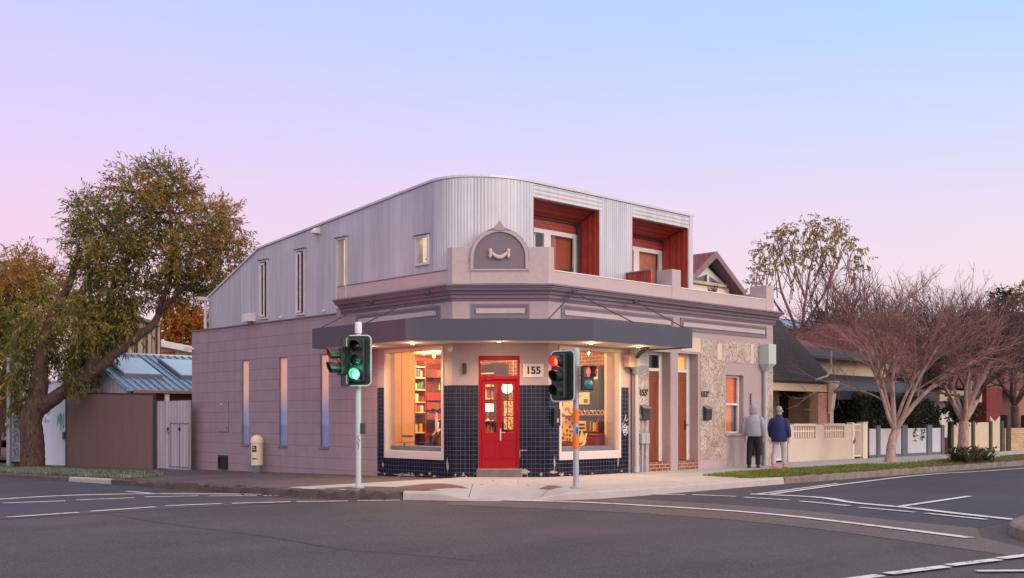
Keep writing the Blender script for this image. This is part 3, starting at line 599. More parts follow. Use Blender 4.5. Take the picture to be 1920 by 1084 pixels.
for c, w, h in (((1.72, .25), .04, .2), ((3.3, -.02), .5, .03), ((4.2, .2), .04, .06)): scar(ragged(c, w, h), (0, 0, 0), (0, 1, 0), (-1, 0, 0))
for c, w, h in (((1.75, .3), .03, .2), ((1.72, .12), .14, .05), ((4.0, .28), .03, .16), ((2.0, .05), .12, .05)): scar(ragged(c, w, h), (0, 0, 0), (1, 0, 0), (0, -1, 0))
# --- shop windows
M['frame'] = mat('grey_white_frame_paint', srgb(196, 184, 180), .5, .05, 3)
def shopwin(o, u, n, w0, w1, z0, z1):
    o, u, n = Vector(o), Vector(u), Vector(n)
    f = MB(); ho = lambda a, z: w0+.075 < a < w1-.075 and z0+.19 < z < z1-.08
    f.grid(o+n*.035, u, n, [w0, w0+.075, w1-.075, w1], [z0, z0+.19, z1-.08, z1], ho, .16); f = f.build('shop_window', M['frame'], SH, bevel=.008)
    k = MB(); k.grid(o-n*.06, u, n, [w0+.075, w1-.075], [z0+.19, z1-.08], th=.008); k.build('pane', M['glass'], f)
    k = MB(); a = o+u*(w0+.04)-n*.12+Vector((0, 0, z0+.18)); k.obox(a, u*(w1-w0-.08), -n*.5, (0, 0, .12)); k.build('inner_sill', M['grey'], f)
    k = MB(); k.obox(o+u*(w1-.12)-n*.17, u*.1, -n*.35, (0, 0, 3.05)); k.obox(o+u*(w0+.02)-n*.17, u*.1, -n*.35, (0, 0, 3.05)); 
    return f
shopwin((0, 0, 0), (0, 1, 0), (-1, 0, 0), 1.86, 4.14, .38, 3.045)
shopwin((0, 0, 0), (1, 0, 0), (0, -1, 0), 1.9, 4.1, .38, 3.045)
# --- entrance door
dr = MB(); n_ = -.06
def cgrid(us, zs, hole, n, th): k = MB(); k.grid(Vector(OC)+Vector(NC)*n, UC, NC, us, zs, hole, th); return k
ED = cgrid([DS0, DS0+.06, DS1-.06, DS1], [DZ0, 2.26, 2.34, DZ1-.1, DZ1], lambda a, z: DS0+.06 < a < DS1-.06 and (z < 2.26 or 2.34 < z < DZ1-.1), -.02, .12).build('entrance_door', M['red'], SH, bevel=.006)
mid = (DS0+DS1)/2
for s0, s1 in ((DS0+.062, mid-.002), (mid+.002, DS1-.062)):
    g0, g1 = s0+.095, s1-.06
    if s0 > mid-.1: g0, g1 = s0+.06, s1-.095
    lf = cgrid([s0, g0, g1, s1], [DZ0+.01, 1.03, 2.14, 2.255], lambda a, z: g0 < a < g1 and 1.03 < z < 2.14, -.07, .045).build('door_leaf', M['red'], ED, bevel=.005)
    cgrid([g0, g1], [1.03, 2.14], lambda a, z: False, -.09, .004).build('pane', M['glass'], lf)
    gm = (g0+g1)/2; k = MB(); zz = [1.03+1.11*i/3 for i in (1, 2)]
    k.grid(Vector(OC)+Vector(NC)*-.075, UC, NC, [g0-.001, gm-.011, gm+.011, g1+.001], [1.029, *[q for z in zz for q in (z-.011, z+.011)], 2.141], lambda a, z: not (abs(a-gm) < .011 or any(abs(z-q) < .011 for q in zz)), .03); k.build('glazing_bar', M['red'], lf)
    for z0, z1 in ((.42, .86),):
        k = cgrid([s0+.06, s0+.075, s1-.075, s1-.06], [z0, z0+.015, z1-.015, z1], lambda a, z: s0+.075 < a < s1-.075 and z0+.015 < z < z1-.015, -.06, .012); k.build('panel_moulding', M['red'], lf)
    k = MB(); k.obox(Vector(OC)+Vector(UC)*(s0+.06)+Vector(NC)*-.066+Vector((0, 0, .44)), Vector(UC)*(s1-s0-.12), Vector(NC)*.02, (0, 0, .018)); k.build('weather_bar', M['red'], lf)
k = MB(); hp = cpt(mid+.015, -.05, .98); k.obox(hp+Vector((0, 0, -.14)), Vector(UC)*.035, Vector(NC)*.012, (0, 0, .28)); k.ring([hp+Vector((0, 0, .05)), hp+Vector(NC)*.05+Vector((0, 0, .05)), hp+Vector(NC)*.055+Vector(UC)*.13+Vector((0, 0, .05))], .012, 8); k.build('handle', M['steel'], ED)
cgrid([DS0+.06, DS1-.06], [2.34, DZ1-.1], lambda a, z: False, -.07, .004).build('transom_pane', M['glass'], ED)
k = MB(); k.obox(cpt(DS0-.04, .06, -.1), Vector(UC)*(DS1-DS0+.08), -Vector(NC)*.3, (0, 0, .28)); k.build('door_step', mat('grey_stone_step', srgb(112, 100, 98), .85, .2, 6, bmp=.4), SH, bevel=.01)
k = MB(); k.obox(cpt(.24, .0, 2.38), Vector(UC)*.085, Vector(NC)*.07, (0, 0, .25)); k.build('wall_light', M['dkmetal'], SH, bevel=.01)
k = MB(); q = cpt(-.02, .05, 2.98); k.ring([q+Vector(NC)*-.05, q+Vector(NC)*.05], .04, 10); k.ring([q+Vector(NC)*.05, q+Vector((-.09, -.03, -.05))], [.05, .06], 12); k.build('security_camera', M['white'], SH)
# --- cornice, frieze panels, parapet
PATH = [(0, 6.02), (0, 1.566), (1.566, 0), (11.0, 0)]
b = MB(); b.sweep([(.002, 4.13), (.035, 4.13), (.035, 4.205), (.09, 4.215), (.105, 4.262), (.15, 4.285), (.2, 4.30), (.215, 4.345), (.24, 4.35), (.24, 4.375), (.285, 4.39), (.285, 4.43), (.002, 4.465)], PATH); b.build('cornice', M['mauve_d'], SH)
b = MB(); b.sweep([(.002, 4.06), (.012, 4.06), (.012, 4.128), (.002, 4.128)], PATH); b.build('frieze_band', mat('plum_band', srgb(104, 86, 102), .7, .08, 2), SH)
def fpanel(o, u, n, u0, u1, z0, z1):
    o, u, n = Vector(o), Vector(u), Vector(n)
    f = MB(); f.grid(o+n*.022, u, n, [u0, u0+.055, u1-.055, u1], [z0, z0+.055, z1-.055, z1], lambda a, z: u0+.055 < a < u1-.055 and z0+.055 < z < z1-.055, .02); f = f.build('frieze_panel', M['mauve_d'], SH, bevel=.005)
    k = MB(); k.grid(o+n*.006, u, n, [u0+.055, u1-.055], [z0+.055, z1-.055], th=.005); k.build('panel_field', M['mauve_d'], f)
    k = MB(); k.obox(o+u*(u0+.11)+Vector((0, 0, z0+.11))+n*.007, u*(u1-u0-.22), n*.03, (0, 0, z1-z0-.22)); k.build('raised_field', M['mauve_l'], f, bevel=.012)
fpanel((0, 0, 0), (0, 1, 0), (-1, 0, 0), 2.0, 5.35, 3.66, 4.0); fpanel(OC, UC, NC, .43, 1.78, 3.66, 4.0)
fpanel((0, 0, 0), (1, 0, 0), (0, -1, 0), 1.98, 6.2, 3.66, 4.0); fpanel((0, 0, 0), (1, 0, 0), (0, -1, 0), 6.5, 10.55, 3.66, 4.0)
b = MB(); b.sweep([(0, 4.45), (0, 4.79), (-.24, 4.79), (-.24, 4.45)], [(0, 6.24), (0, 1.72)]); b.build('parapet', M['mauve_l'], SH)
b = MB(); b.sweep([(.01, 4.791), (.01, 4.815), (-.25, 4.815), (-.25, 4.791)], [(0, 6.25), (0, 1.72)]); b.build('parapet_capping', M['mauve_d'], SH)
b = MB(); b.sweep([(0, 4.45), (0, 4.77), (-.24, 4.77), (-.24, 4.45)], [(1.73, 0), (10.6, 0)]); b.build('parapet', M['mauve_l'], SH)
b = MB(); b.sweep([(.012, 4.771), (.012, 4.795), (-.25, 4.795), (-.25, 4.771)], [(1.73, 0), (6.14, 0)]); b.sweep([(.012, 4.771), (.012, 4.795), (-.25, 4.795), (-.25, 4.771)], [(6.52, 0), (10.52, 0)]); b.build('parapet_capping', M['white'], SH)
b = MB(); b.prism([(-.012, 1.73, 4.46), (-.012, 1.561, 4.46), (1.561, -.012, 4.46), (1.74, -.012, 4.46), (1.74, .24, 4.46), (1.66, .24, 4.46), (.24, 1.66, 4.46), (.24, 1.73, 4.46)], (0, 0, .85)); b.build('parapet', M['mauve_l'], SH, bevel=.006)
for x0, x1, z1, d in ((6.15, 6.52, 5.24, .5), (10.53, 10.92, 5.2, .55)):
    b = MB(); b.box(x0, x1, -.015, d, 4.46, z1); b.build('parapet_pier', M['mauve_l'], SH, bevel=.008)
# pediment: arched slab with dark tympanum, swag and crest
pc = LC/2-.02; r0 = .66; zc = 5.05
def arch(r, zb, n=28): return [(pc-r, zb)]+[(pc-r*math.cos(math.pi*i/n), zc+r*math.sin(math.pi*i/n)) for i in range(n+1)]+[(pc+r, zb)]
b = MB(); b.prism([cpt(s, .02, z) for s, z in arch(r0, 4.47)], Vector(NC)*-.2); PD = b.build('pediment', M['mauve_l'], SH)
def archband(ro, ri, zb, n0, n1, name, m, par):
    A = arch(ro, zb); B = arch(ri, zb); k = MB(); m_ = len(A); vs = []
    for (s, z), (s2, z2) in zip(A, B): vs += [cpt(s, n0, z), cpt(s, n1, z), cpt(s2, n1, z2), cpt(s2, n0, z2)]
    k.add(vs, [(4*i+j, 4*i+(j+1) % 4, 4*i+4+(j+1) % 4, 4*i+4+j) for i in range(m_-1) for j in range(4)]); return k.build(name, m, par, smooth=40)
archband(.665, .60, 4.8, .02, .06, 'arch_moulding', M['mauve_l'], PD); archband(.70, .655, 5.0, -.05, .035, 'arch_hood', M['mauve'], PD)
k = MB(); k.prism([cpt(s, .021, z) for s, z in arch(.6, 4.8)], Vector(NC)*.008); k.build('tympanum', M['mauve_d'], PD)
k = MB(); k.obox(cpt(pc-.68, .02, 4.76), Vector(UC)*1.36, Vector(NC)*.03, (0, 0, .035)); k.build('ledge', M['mauve_l'], PD)
k = MB(); sw = []
for i in range(15):
    t = i/14; sw.append(cpt(pc-.2+.4*t, .06, 5.2-.14*math.sin(math.pi*t)))
k.ring(sw, [.022+.034*math.sin(math.pi*i/14) for i in range(15)], 8)
for sgn in (-1, 1):
    q = cpt(pc+sgn*.21, .06, 5.2)
    k.lathe(q+Vector((0, 0, -.17)), [(.005, 0), (.035, .03), (.045, .08), (.03, .14), (.045, .18), (.04, .215), (.01, .235)], 10)
k.build('swag', mat('cream_stucco', srgb(196, 174, 168), .7, .08, 4), PD, smooth=50)
k = MB(); k.prism([cpt(pc+a, -.02, z) for a, z in ((-.17, 5.70), (-.11, 5.74), (-.075, 5.79), (-.05, 5.84), (-.022, 5.885), (0, 5.90), (.022, 5.885), (.05, 5.84), (.075, 5.79), (.11, 5.74), (.17, 5.70), (.09, 5.69), (0, 5.68), (-.09, 5.69))], Vector(NC)*.1)
for sgn in (-1, 1):
    k.ring([cpt(pc+sgn*a, .06, z) for a, z in ((.24, 5.69), (.17, 5.72), (.11, 5.745), (.08, 5.78), (.1, 5.79), (.09, 5.765))], .014, 6)
k.build('crest', M['mauve'], PD)
# --- awning
AP = [(-1.58, 4.97), (-1.58, 1.3), (1.45, -1.49), (5.04, -1.49)]
b = MB(); b.sweep([(0, 3.06), (0, 3.54), (-.04, 3.54), (-.04, 3.06)], AP); AW = b.build('awning', M['fascia'], SH)
b = MB(); b.prism([(-1.54, 4.95, 3.09), (-1.54, 1.32, 3.09), (1.47, -1.45, 3.09), (5.02, -1.45, 3.09), (5.02, -.016, 3.09), (1.558, -.016, 3.09), (-.016, 1.558, 3.09), (-.016, 4.95, 3.09)], (0, 0, .04)); b.build('soffit', M['soffit'], AW)
b = MB(); b.prism([(-1.54, 4.95, 3.44), (-1.54, 1.32, 3.44), (1.47, -1.45, 3.44), (5.02, -1.45, 3.44), (5.02, -.016, 3.44), (1.558, -.016, 3.44), (-.016, 1.558, 3.44), (-.016, 4.95, 3.44)], (0, 0, .04)); b.build('deck', M['galv'], AW)
b = MB(); b.box(-1.54, -.016, 4.93, 4.97, 3.06, 3.54); b.build('end_fascia', M['fascia'], AW); b = MB(); b.box(5.0, 5.04, -1.45, -.016, 3.06, 3.54); b.build('end_fascia', M['fascia'], AW)
for a, c in (((-.30, 4.3, 4.24), (-1.5, 4.9, 3.5)), ((-.30, 2.15, 4.27), (-1.45, 3.0, 3.54)), ((-.30, 2.1, 4.27), (-1.0, .85, 3.54)), ((2.1, -.3, 4.27), (.75, -.8, 3.54)), ((2.15, -.3, 4.27), (3.0, -1.4, 3.54)), ((4.3, -.3, 4.24), (5.0, -1.4, 3.5))):
    k = MB(); a = Vector(a); k.ring([a, c], .014, 6); k.lathe(a+Vector((0, 0, -.05)), [(.05, 0), (.06, .03), (.06, .07), (.04, .1)], 8); k.build('stay_rod', M['dkmetal'], AW)
M['lampdisc'] = emit('downlight_lens', srgb(255, 226, 180), 3.5)
for i, (x, y) in enumerate(((-.8, 3.75), (-.75, 2.1), (.25, .25), (.55, -.05), (2.2, -.75), (3.9, -.75))):
    if i == 3: continue
    k = MB(); k.lathe((x, y, 3.062), [(.06, 0), (.06, .027)], 16); dl = k.build('downlight', M['white'], AW)
    k = MB(); k.lathe((x, y, 3.056), [(.035, 0), (.035, .005)], 14); k.build('lens', M['lampdisc'], dl)
    lamp('downlight_spill', 'POINT', (x, y, 2.99), 7, (1, .62, .34), SH, .04)
    lamp('downlight_beam', 'SPOT', (x, y, 3.04), 165 if i != 2 else 120, (1, .60, .30), SH, .05, 150)
# --- right-hand frontage: exposed plaster, doors, sash window
def psheet(x0, x1, z0, z1, hole=None):
    b = MB(); b.grid((0, -.009, 0), (1, 0, 0), (0, -1, 0), [x0, x1]+([hole[0], hole[1]] if hole else []), [z0, z1]+([hole[2], hole[3]] if hole else []), (lambda a, z: hole[0] < a < hole[1] and hole[2] < z < hole[3]) if hole else (lambda a, z: False), .008); b.build('exposed_plaster', M['plaster'], SH)
psheet(4.8, 5.16, .35, 3.06); psheet(7.38, 8.5, .25, 3.48); psheet(8.502, 10.3, 2.89, 3.5); psheet(10.42, 10.88, .2, 3.5)
M['cream_patch'] = mat('cream_patch_render', srgb(204, 184, 168), .85, .12, 3)
for x0, x1, z0, z1 in ((6.55, 7.376, 3.12, 3.5), (8.15, 8.35, 2.95, 3.4), (9.75, 9.88, 2.92, 3.46)):
    b = MB(); b.box(x0, x1, -.014, -.0095 if x0 > 7.37 else -.001, z0, z1); b.build('plaster_patch', M['cream_patch'], SH)
def resdoor(x0, x1, panel, handle):
    y0 = .3
    f = MB(); f.grid((0, y0-.03, 0), (1, 0, 0), (0, -1, 0), [x0, x0+.05, x1-.13, x1], [.24, 2.58, 2.66, 3.0, 3.07], lambda a, z: x0+.05 < a < x1-.13 and (z < 2.58 or 2.66 < z < 3.0), .1); f = f.build('front_door', M['white'], SH, bevel=.005)
    k = MB(); k.box(x0+.052, x1-.132, y0, y0+.045, .26, 2.575); d = k.build('door_leaf', M['door_t'], f)
    for z in (2.28, 2.36, 2.44):
        k = MB(); k.box(x0+.056, x1-.136, y0-.012, y0-.001, z, z+.06); k.build('head_moulding', M['door_plain'], d, bevel=.006)
    k = MB(); k.box(x0+.04, x1-.12, y0-.02, y0+.06, .235, .262); k.build('threshold', M['dkmetal'], f)
    k = MB(); k.box(x0+.05, x1-.13, y0+.005, y0+.012, 2.66, 3.0); k.build('transom_pane', M['glass_d'] if panel == 'dark' else M['glass'], f)
    k = MB(); k.box(x0+.05, x1-.13, y0+.06, y0+.08, 2.64, 3.02); k.build('transom_blind', M['amber_b'] if panel == 'lit' else M['dkmetal'], f)
    if handle:
        k = MB(); k.box(x1-.2, x1-.16, y0-.02, y0-.001, 1.05, 1.3); k.ring([(x1-.18, y0-.02, 1.18), (x1-.18, y0-.06, 1.18), (x1-.1, y0-.06, 1.18)], .012, 6); k.build('handle', M['black'], d)
    k = MB(); k.box(x0-.02 if False else x0+.002, x1-.002, -.006, .4, -.2, .235); k.build('brick_step', M['brick'], f)
resdoor(D1[0], D1[1], 'dark', False); resdoor(D2[0], D2[1], 'lit', True)
# sash window
x0, x1, z0, z1 = SW
f = MB(); f.grid((0, .14, 0), (1, 0, 0), (0, -1, 0), [x0, x0+.05, x1-.07, x1], [z0, z0+.06, 1.72, 1.78, z1-.06, z1], lambda a, z: x0+.05 < a < x1-.07 and (z0+.06 < z < 1.72 or 1.78 < z < z1-.06), .07); f = f.build('sash_window', M['white'], SH, bevel=.005)
k = MB(); k.box(x0+.05, x1-.07, .17, .175, z0+.06, z1-.06); k.build('pane', M['glass'], f)
k = MB(); k.box(x0+.03, x1-.05, .24, .26, 1.75, z1-.03); k.build('blind', M['orange_b'], f); k = MB(); k.box(x0+.03, x0+.58, .245, .265, z0+.03, 1.75); k.build('curtain', lit('lit_orange_curtain', srgb(216, 112, 30), .3, 3, .25), f); k = MB(); k.box(x0+.58, x1-.05, .25, .27, z0+.03, 1.75); k.build('curtain', M['grey'], f)
k = MB(); k.box(x0-.03, x1+.02, -.04, .14, z0-.05, z0); k.build('sill', M['mauve_l'], f)
# rainwater heads and pipes, conduits, boxes
def downpipe(x, ztop):
    k = MB(); k.ring([(x, -.09, 0.0), (x, -.09, ztop)], .055, 12); 
    k.lathe((x, -.09, .02), [(.075, 0), (.075, .12), (.055, .13)], 12); d = k.build('downpipe', M['pipe'], SH, smooth=40)
    k = MB(); w = .19; h = .14
    ring = lambda z, a, c, y0: [(x-a, y0-c*0, z), (x+a, y0, z), (x+a, -.012, z), (x-a, -.012, z)]
    v = ring(ztop-.04, .06, 0, -.15)+ring(ztop+.16, w, 0, -.33)+ring(ztop+.72, w, 0, -.33)
    k.add(v, [(3, 2, 1, 0), (8, 9, 10, 11)]+[(a+i, a+(i+1) % 4, a+4+(i+1) % 4, a+4+i) for a in (0, 4) for i in range(4)])
    k.build('rainwater_head', M['galv_l'], d, bevel=.008)
downpipe(10.36, 2.75); downpipe(4.62, 2.5)
k = MB(); k.ring([(4.3, -.7, 3.08), (4.35, -.4, 2.95), (4.5, -.2, 2.85), (4.6, -.1, 2.8)], .05, 10); k.build('downpipe', M['dkmetal'], SH, smooth=40)
k = MB(); k.box(4.2, 4.5, -.22, -.001, 2.62, 2.92); k.build('junction_box', mat('pink_box', srgb(190, 162, 152), .6, .05, 3), SH, bevel=.01)
for x in (4.88, 5.04):
    k = MB(); k.box(x-.07, x+.07, -.12, -.009, .72, .98); mb = k.build('meter_box', mat('pale_blue_box', srgb(150, 160, 168), .5, .06, 3), SH, bevel=.01)
    k = MB(); k.ring([(x, -.06, .72), (x, -.06, 0)], .026, 8); k.ring([(x, -.06, .98), (x, -.06, 1.3), (x-.03, -.03, 1.45)], .016, 6); k.build('conduit', M['galv'], mb)
k = MB(); k.ring([(4.48, -.04, 0), (4.48, -.04, 2.6)], .018, 6); k.build('conduit', M['dkmetal'], SH)
k = MB(); k.ring([(9.72, -.03, 1.55), (9.72, -.03, 2.06)], .016, 6); k.build('conduit', M['dkmetal'], SH)
k = MB(); k.box(9.8, 10.22, -.10, -.001, .3, 1.05); bx = k.build('meter_cupboard', M['black'], SH, bevel=.01)
k = MB(); k.box(9.95, 10.0, -.112, -.1, .62, .72); k.build('latch', M['steel'], bx)
# --- upper storey
def roofz(y): return 7.05-.088*(y-1.1) if y < 10.2 else 6.25-(y-10.2)*(1.16/2.98)
UW = [(9.67, 10.11, 4.22, 5.88), (7.76, 8.19, 4.2, 5.97), (5.78, 6.22, 4.24, 6.05), (2.44, 2.92, 5.02, 5.70)]
RC = 2.1; RY = 1.3; cy = 1.1+RY
ys = [cy, 3.6, 5, 7, 9, 10.2, 11, 12, 13.18]+[a for w in UW for a in w[:2]]; zs = [4.126, 9.0]+[z for w in UW for z in w[2:]]
b = MB(); b.grid((.02, 0, 0), (0, 1, 0), (-1, 0, 0), ys, zs, lambda u, z: any(w[0] < u < w[1] and w[2] < z < w[3] for w in UW), .2, ztop=lambda u, z: min(z, roofz(u))); b.build('upper_cladding', M['clad'], SH, uvfn=lambda x, y, z, n: (y, z))
b = MB(); nseg = 30; vs = []
for i in range(nseg+1):
    a = math.pi/2*i/nseg; x = .02+RC-RC*math.cos(a); y = cy-RY*math.sin(a); vs += [(x, y, 4.3), (x, y, roofz(y))]
b.add(vs, [(2*i, 2*i+2, 2*i+3, 2*i+1) for i in range(nseg)])
def uvc(x, y, z, n):
    a = math.atan2((cy-y)/RY, (.02+RC-x)/RC); return (cy-a*1.72, z)
b.build('curved_cladding', M['clad'], SH, smooth=60, uvfn=uvc)
R1 = (2.17, 4.57); R2 = (5.87, 8.31); XE = 8.5; ZT = 6.71
def fh(u, z): return (R1[0] < u < R1[1] or R2[0] < u < R2[1]) and z < ZT
yF = 1.1
for xa_, xb_ in ((R1[1], R2[0]), (R2[1], XE)): b = MB(); b.grid((0, yF, 0), (1, 0, 0), (0, -1, 0), [xa_, xb_], [4.3, ZT], th=.15); b.build('upper_front_cladding', M['clad'], SH)
b = MB(); b.grid((0, yF-.004, 0), (1, 0, 0), (0, -1, 0), [R1[0], 4.67], [ZT+.002, 7.035], th=.15); b.build('upper_front_cladding', M['cladh'], SH)
b = MB(); b.grid((0, yF, 0), (1, 0, 0), (0, -1, 0), [4.672, 5.868], [ZT, 7.04], th=.15); b.build('upper_front_cladding', M['clad'], SH)
b = MB(); b.grid((0, yF-.004, 0), (1, 0, 0), (0, -1, 0), [5.87, 8.36], [ZT+.002, 7.035], th=.15); b.build('upper_front_cladding', M['cladh'], SH)
b = MB(); b.box(.02+RC, R1[0]-.001, yF, yF+.15, 4.3, 7.04); b.build('upper_front_cladding', M['clad'], SH)
b = MB(); b.box(8.36, XE+.02, yF-.02, yF+.2, ZT-.001, 7.07); b.box(8.33, XE+.02, yF-.02, yF+.2, 4.3, ZT-.002); b.build('corner_trim', M['trim'], SH)
b = MB(); b.box(XE-.15, XE, yF+.2, 13, 4.3, 5.3); b.add([(XE, yF+.2, 5.3), (XE, 13, 5.3), (XE, 13, roofz(13)), (XE, 10.2, roofz(10.2)), (XE, yF+.2, roofz(yF+.2))], [(0, 1, 2, 3, 4)]); b.build('upper_cladding', M['clad'], SH)
rp = [(.0, 13.3), (.0, 10.2), (.0, cy)]
b = MB(); vs = []; out = [(.02+RC-RC*math.cos(math.pi/2*i/16)-.03*math.cos(math.pi/2*i/16), cy-RY*math.sin(math.pi/2*i/16)-.03*math.sin(math.pi/2*i/16)) for i in range(17)]
edge = [(-.02, 13.3), (-.02, 10.2), (-.02, 6)]+out+[(XE+.03, yF-.03)]
for x, y in edge: vs += [(x, y, roofz(y)+.0), (x, y, roofz(y)+.055)]
m_ = len(edge); far = [(XE+.03, y) for x, y in edge]
b.add(vs, [(2*i, 2*i+2, 2*i+3, 2*i+1) for i in range(m_-1)])
o = len(b.v); b.v += [(x, y, roofz(y)+.055) for x, y in far]; b.f += [(2*i+1, 2*i+3, o+i+1, o+i) for i in range(m_-1)]
o = len(b.v); b.v += [(x, y, roofz(y)) for x, y in far]; b.f += [(2*i, 2*i+2, o+i+1, o+i) for i in range(m_-1)]
b.build('roof', M['trim'], SH)
b = MB(); b.obox((-.3, 13.15, 4.98), (.5, 0, 0), (0, .16, 0), (0, 0, .12)); b.ring([(-.06, 13.24, 5.0), (-.06, 13.24, 4.13)], .05, 10); b.build('roof_gutter', M['trim'], SH, bevel=.01)
for i, (a, c, z0, z1) in enumerate(UW):
    f = MB(); f.grid((-.03, 0, 0), (0, 1, 0), (-1, 0, 0), [a-.02, a+.035, c-.035, c+.02], [z0-.02, z0+.035, z1-.035, z1+.02], lambda u, z: a+.035 < u < c-.035 and z0+.035 < z < z1-.035, .12); f = f.build('upper_window', M['trim'], SH, bevel=.004)
    k = MB(); k.box(-.06, .03, a-.04, c+.04, z1+.02, z1+.035); k.build('window_hood', M['dkmetal'], f)
    k = MB(); k.box(.03, .036, a+.03, c-.03, z0+.03, z1-.03); k.build('pane', M['glass_d'] if i < 2 else M['glass'], f)
    if i < 2:
        g = MB(); g.grid((-.02, 0, 0), (0, 1, 0), (-1, 0, 0), [a+.19, a+.23, c-.075, c-.035], [z0+.06, z0+.11, z1-.11, z1-.06], lambda u, z: a+.23 < u < c-.075 and z0+.11 < z < z1-.11, .035); g.build('casement', M['white'], f)
        k = MB(); k.box(.1, .12, a, c, z0, z1); k.build('dark_interior', M['dark'], f)
    else:
        k = MB(); k.box(.5, .52, a-.6, c+.9, z0-.2, z1+.3); k.build('lit_room', M['warm_room'], f)
        k = MB(); k.box(.1, .16, a+.06, a+.18 if i == 2 else a+.08, z0, z1-.12); k.build('curtain', M['dkdoor'], f)
        if i == 3: 
            k = MB(); k.ring([(.3, a+.02, 5.35), (.3, c, 5.2)], .012, 6); k.ring([(.3, a+.02, 5.25), (.3, c, 5.08)], .012, 6); k.prism([(.35, a+.0, 5.4), (.35, a+.28, 5.02), (.35, a+.02, 5.02)], (.02, 0, 0)); k.build('stair_rail', M['dkmetal'], f)
            lamp('upper_room_light', 'POINT', (.35, c-.05, 5.62), 2, (1, .8, .55), SH, .04)
k = MB(); k.box(-.18, .02, 10.35, 10.82, 4.17, 4.4); k.build('condenser_box', M['white'], SH, bevel=.012)
k = MB(); k.prism([(.02, 7.03, 6.31), (-.16, 7.03, 6.31), (-.16, 7.03, 6.36), (-.06, 7.03, 6.46), (.02, 7.03, 6.46)], (0, .2, 0)); k.build('vent_hood', M['white'], SH)
for y, z in ((6.85, 4.22), (9.0, 4.2)): 
    k = MB(); k.lathe((.02, y, z), [(.04, 0), (.04, .03), (.01, .06)], 10, (-1, 0, 0)); k.build('pipe_cap', M['white'], SH)
# recessed balconies
def recess(x0, x1, yb, k_):
    zf, zb = ZT, 6.44
    b = MB(); b.prism([(x0+.001, yF+.152, zf), (x0+.001, yb, zb), (x0+.001, yb, zb+.03), (x0+.001, yF+.152, zf+.03)], (x1-x0-.002, 0, 0)); b.build('balcony_ceiling', M['timber_red_h'], SH, uvfn=lambda x, y, z, n: (x, y))
    b = MB(); b.prism([(x1-.002, yF-.0, 4.3), (x1-.002, yb, 4.3), (x1-.002, yb, zb), (x1-.002, yF, zf)], (-.018, 0, 0)); b.build('balcony_lining', M['timber_red_v'], SH)
    b = MB(); b.prism([(x0+.002, yF-.0, 4.3), (x0+.002, yb, 4.3), (x0+.002, yb, zb), (x0+.002, yF, zf)], (.018, 0, 0)); b.build('balcony_lining', M['timber_red_v'], SH)
    b = MB(); b.box(x0, x1, yb, yb+.1, 6.17, 6.5); b.build('balcony_lintel', M['timber_red_h'], SH)
    b = MB(); b.box(x0, x1, yb-.05, yb+.001, 6.40, 6.43); b.build('dark_trim', M['dkmetal'], SH)  # dark metal strip across the head of the recess
    b = MB(); b.box(x0, x1, yF, yb+.1, 4.2, 4.3); b.build('balcony_floor', M['conc'], SH)
    w = x1-x0; us = [x0+.0, x0+.06, x0+w*.47, x0+w*.57, x1-.16, x1-.02]
    f = MB(); f.grid((0, yb+.02, 0), (1, 0, 0), (0, -1, 0), us, [4.3, 4.4, 6.05, 6.168], lambda u, z: 4.4 < z < 6.05 and (us[1] < u < us[2] or us[3] < u < us[4]), .07); f = f.build('sliding_door', M['white'], SH, bevel=.006)
    k = MB(); k.box(us[1], us[4], yb+.05, yb+.056, 4.4, 6.05); k.build('pane', M['glass'], f)
    k = MB(); k.box(us[3]-.02, us[4]+.02, yb+.16, yb+.18, 4.35, 6.1); k.build('blind', M['rust_b'] if k_ == 0 else lit('terracotta_curtain', srgb(176, 104, 74), .2, 6, .2), f)
    k = MB(); k.box(us[1]-.02, us[2]-.18, yb+.16, yb+.18, 4.35, 6.1); k.build('curtain', M['net'] if k_ == 0 else M['orange_b'], f)
    k = MB(); k.box(us[1]-.02, us[4], yb+.3, yb+.32, 4.35, 6.1); k.build('dark_interior', M['dark'], f)
recess(*R1, 1.82, 0); recess(*R2, 1.98, 1)
b = MB(); b.box(4.55, 4.58, 1.72, 1.78, 4.4, 6.3); 
b = MB(); b.ring([(4.5, 1.75, 4.3), (4.5, 1.75, 6.2), (4.48, 1.8, 6.36), (4.4, 1.82, 6.38)], .03, 8); b.build('downpipe', M['dkmetal'], SH)
za, zb_ = hX(1174, 514, 5.65).z, hX(1240, 505, 5.65).z
b = MB(); b.prism([(5.62, 1.09, 4.3), (5.62, .26, 4.3), (5.62, .26, zb_), (5.62, 1.09, za)], (.04, 0, 0)); b.build('balcony_screen', M['timber_red_v'], SH)
b = MB(); b.prism([(5.60, 1.09, za), (5.60, .26, zb_), (5.60, .26, zb_+.03), (5.60, 1.09, za+.03)], (.08, 0, 0)); b.build('screen_capping', M['grey'], SH)
b = MB(); b.prism([(.27, 1.75, 4.13), (1.75, .42, 4.13), (10.6, .42, 4.13), (10.6, 13.9, 4.13), (.27, 13.9, 4.13)], (0, 0, .06)); b.build('upper_floor', M['conc'], SH)
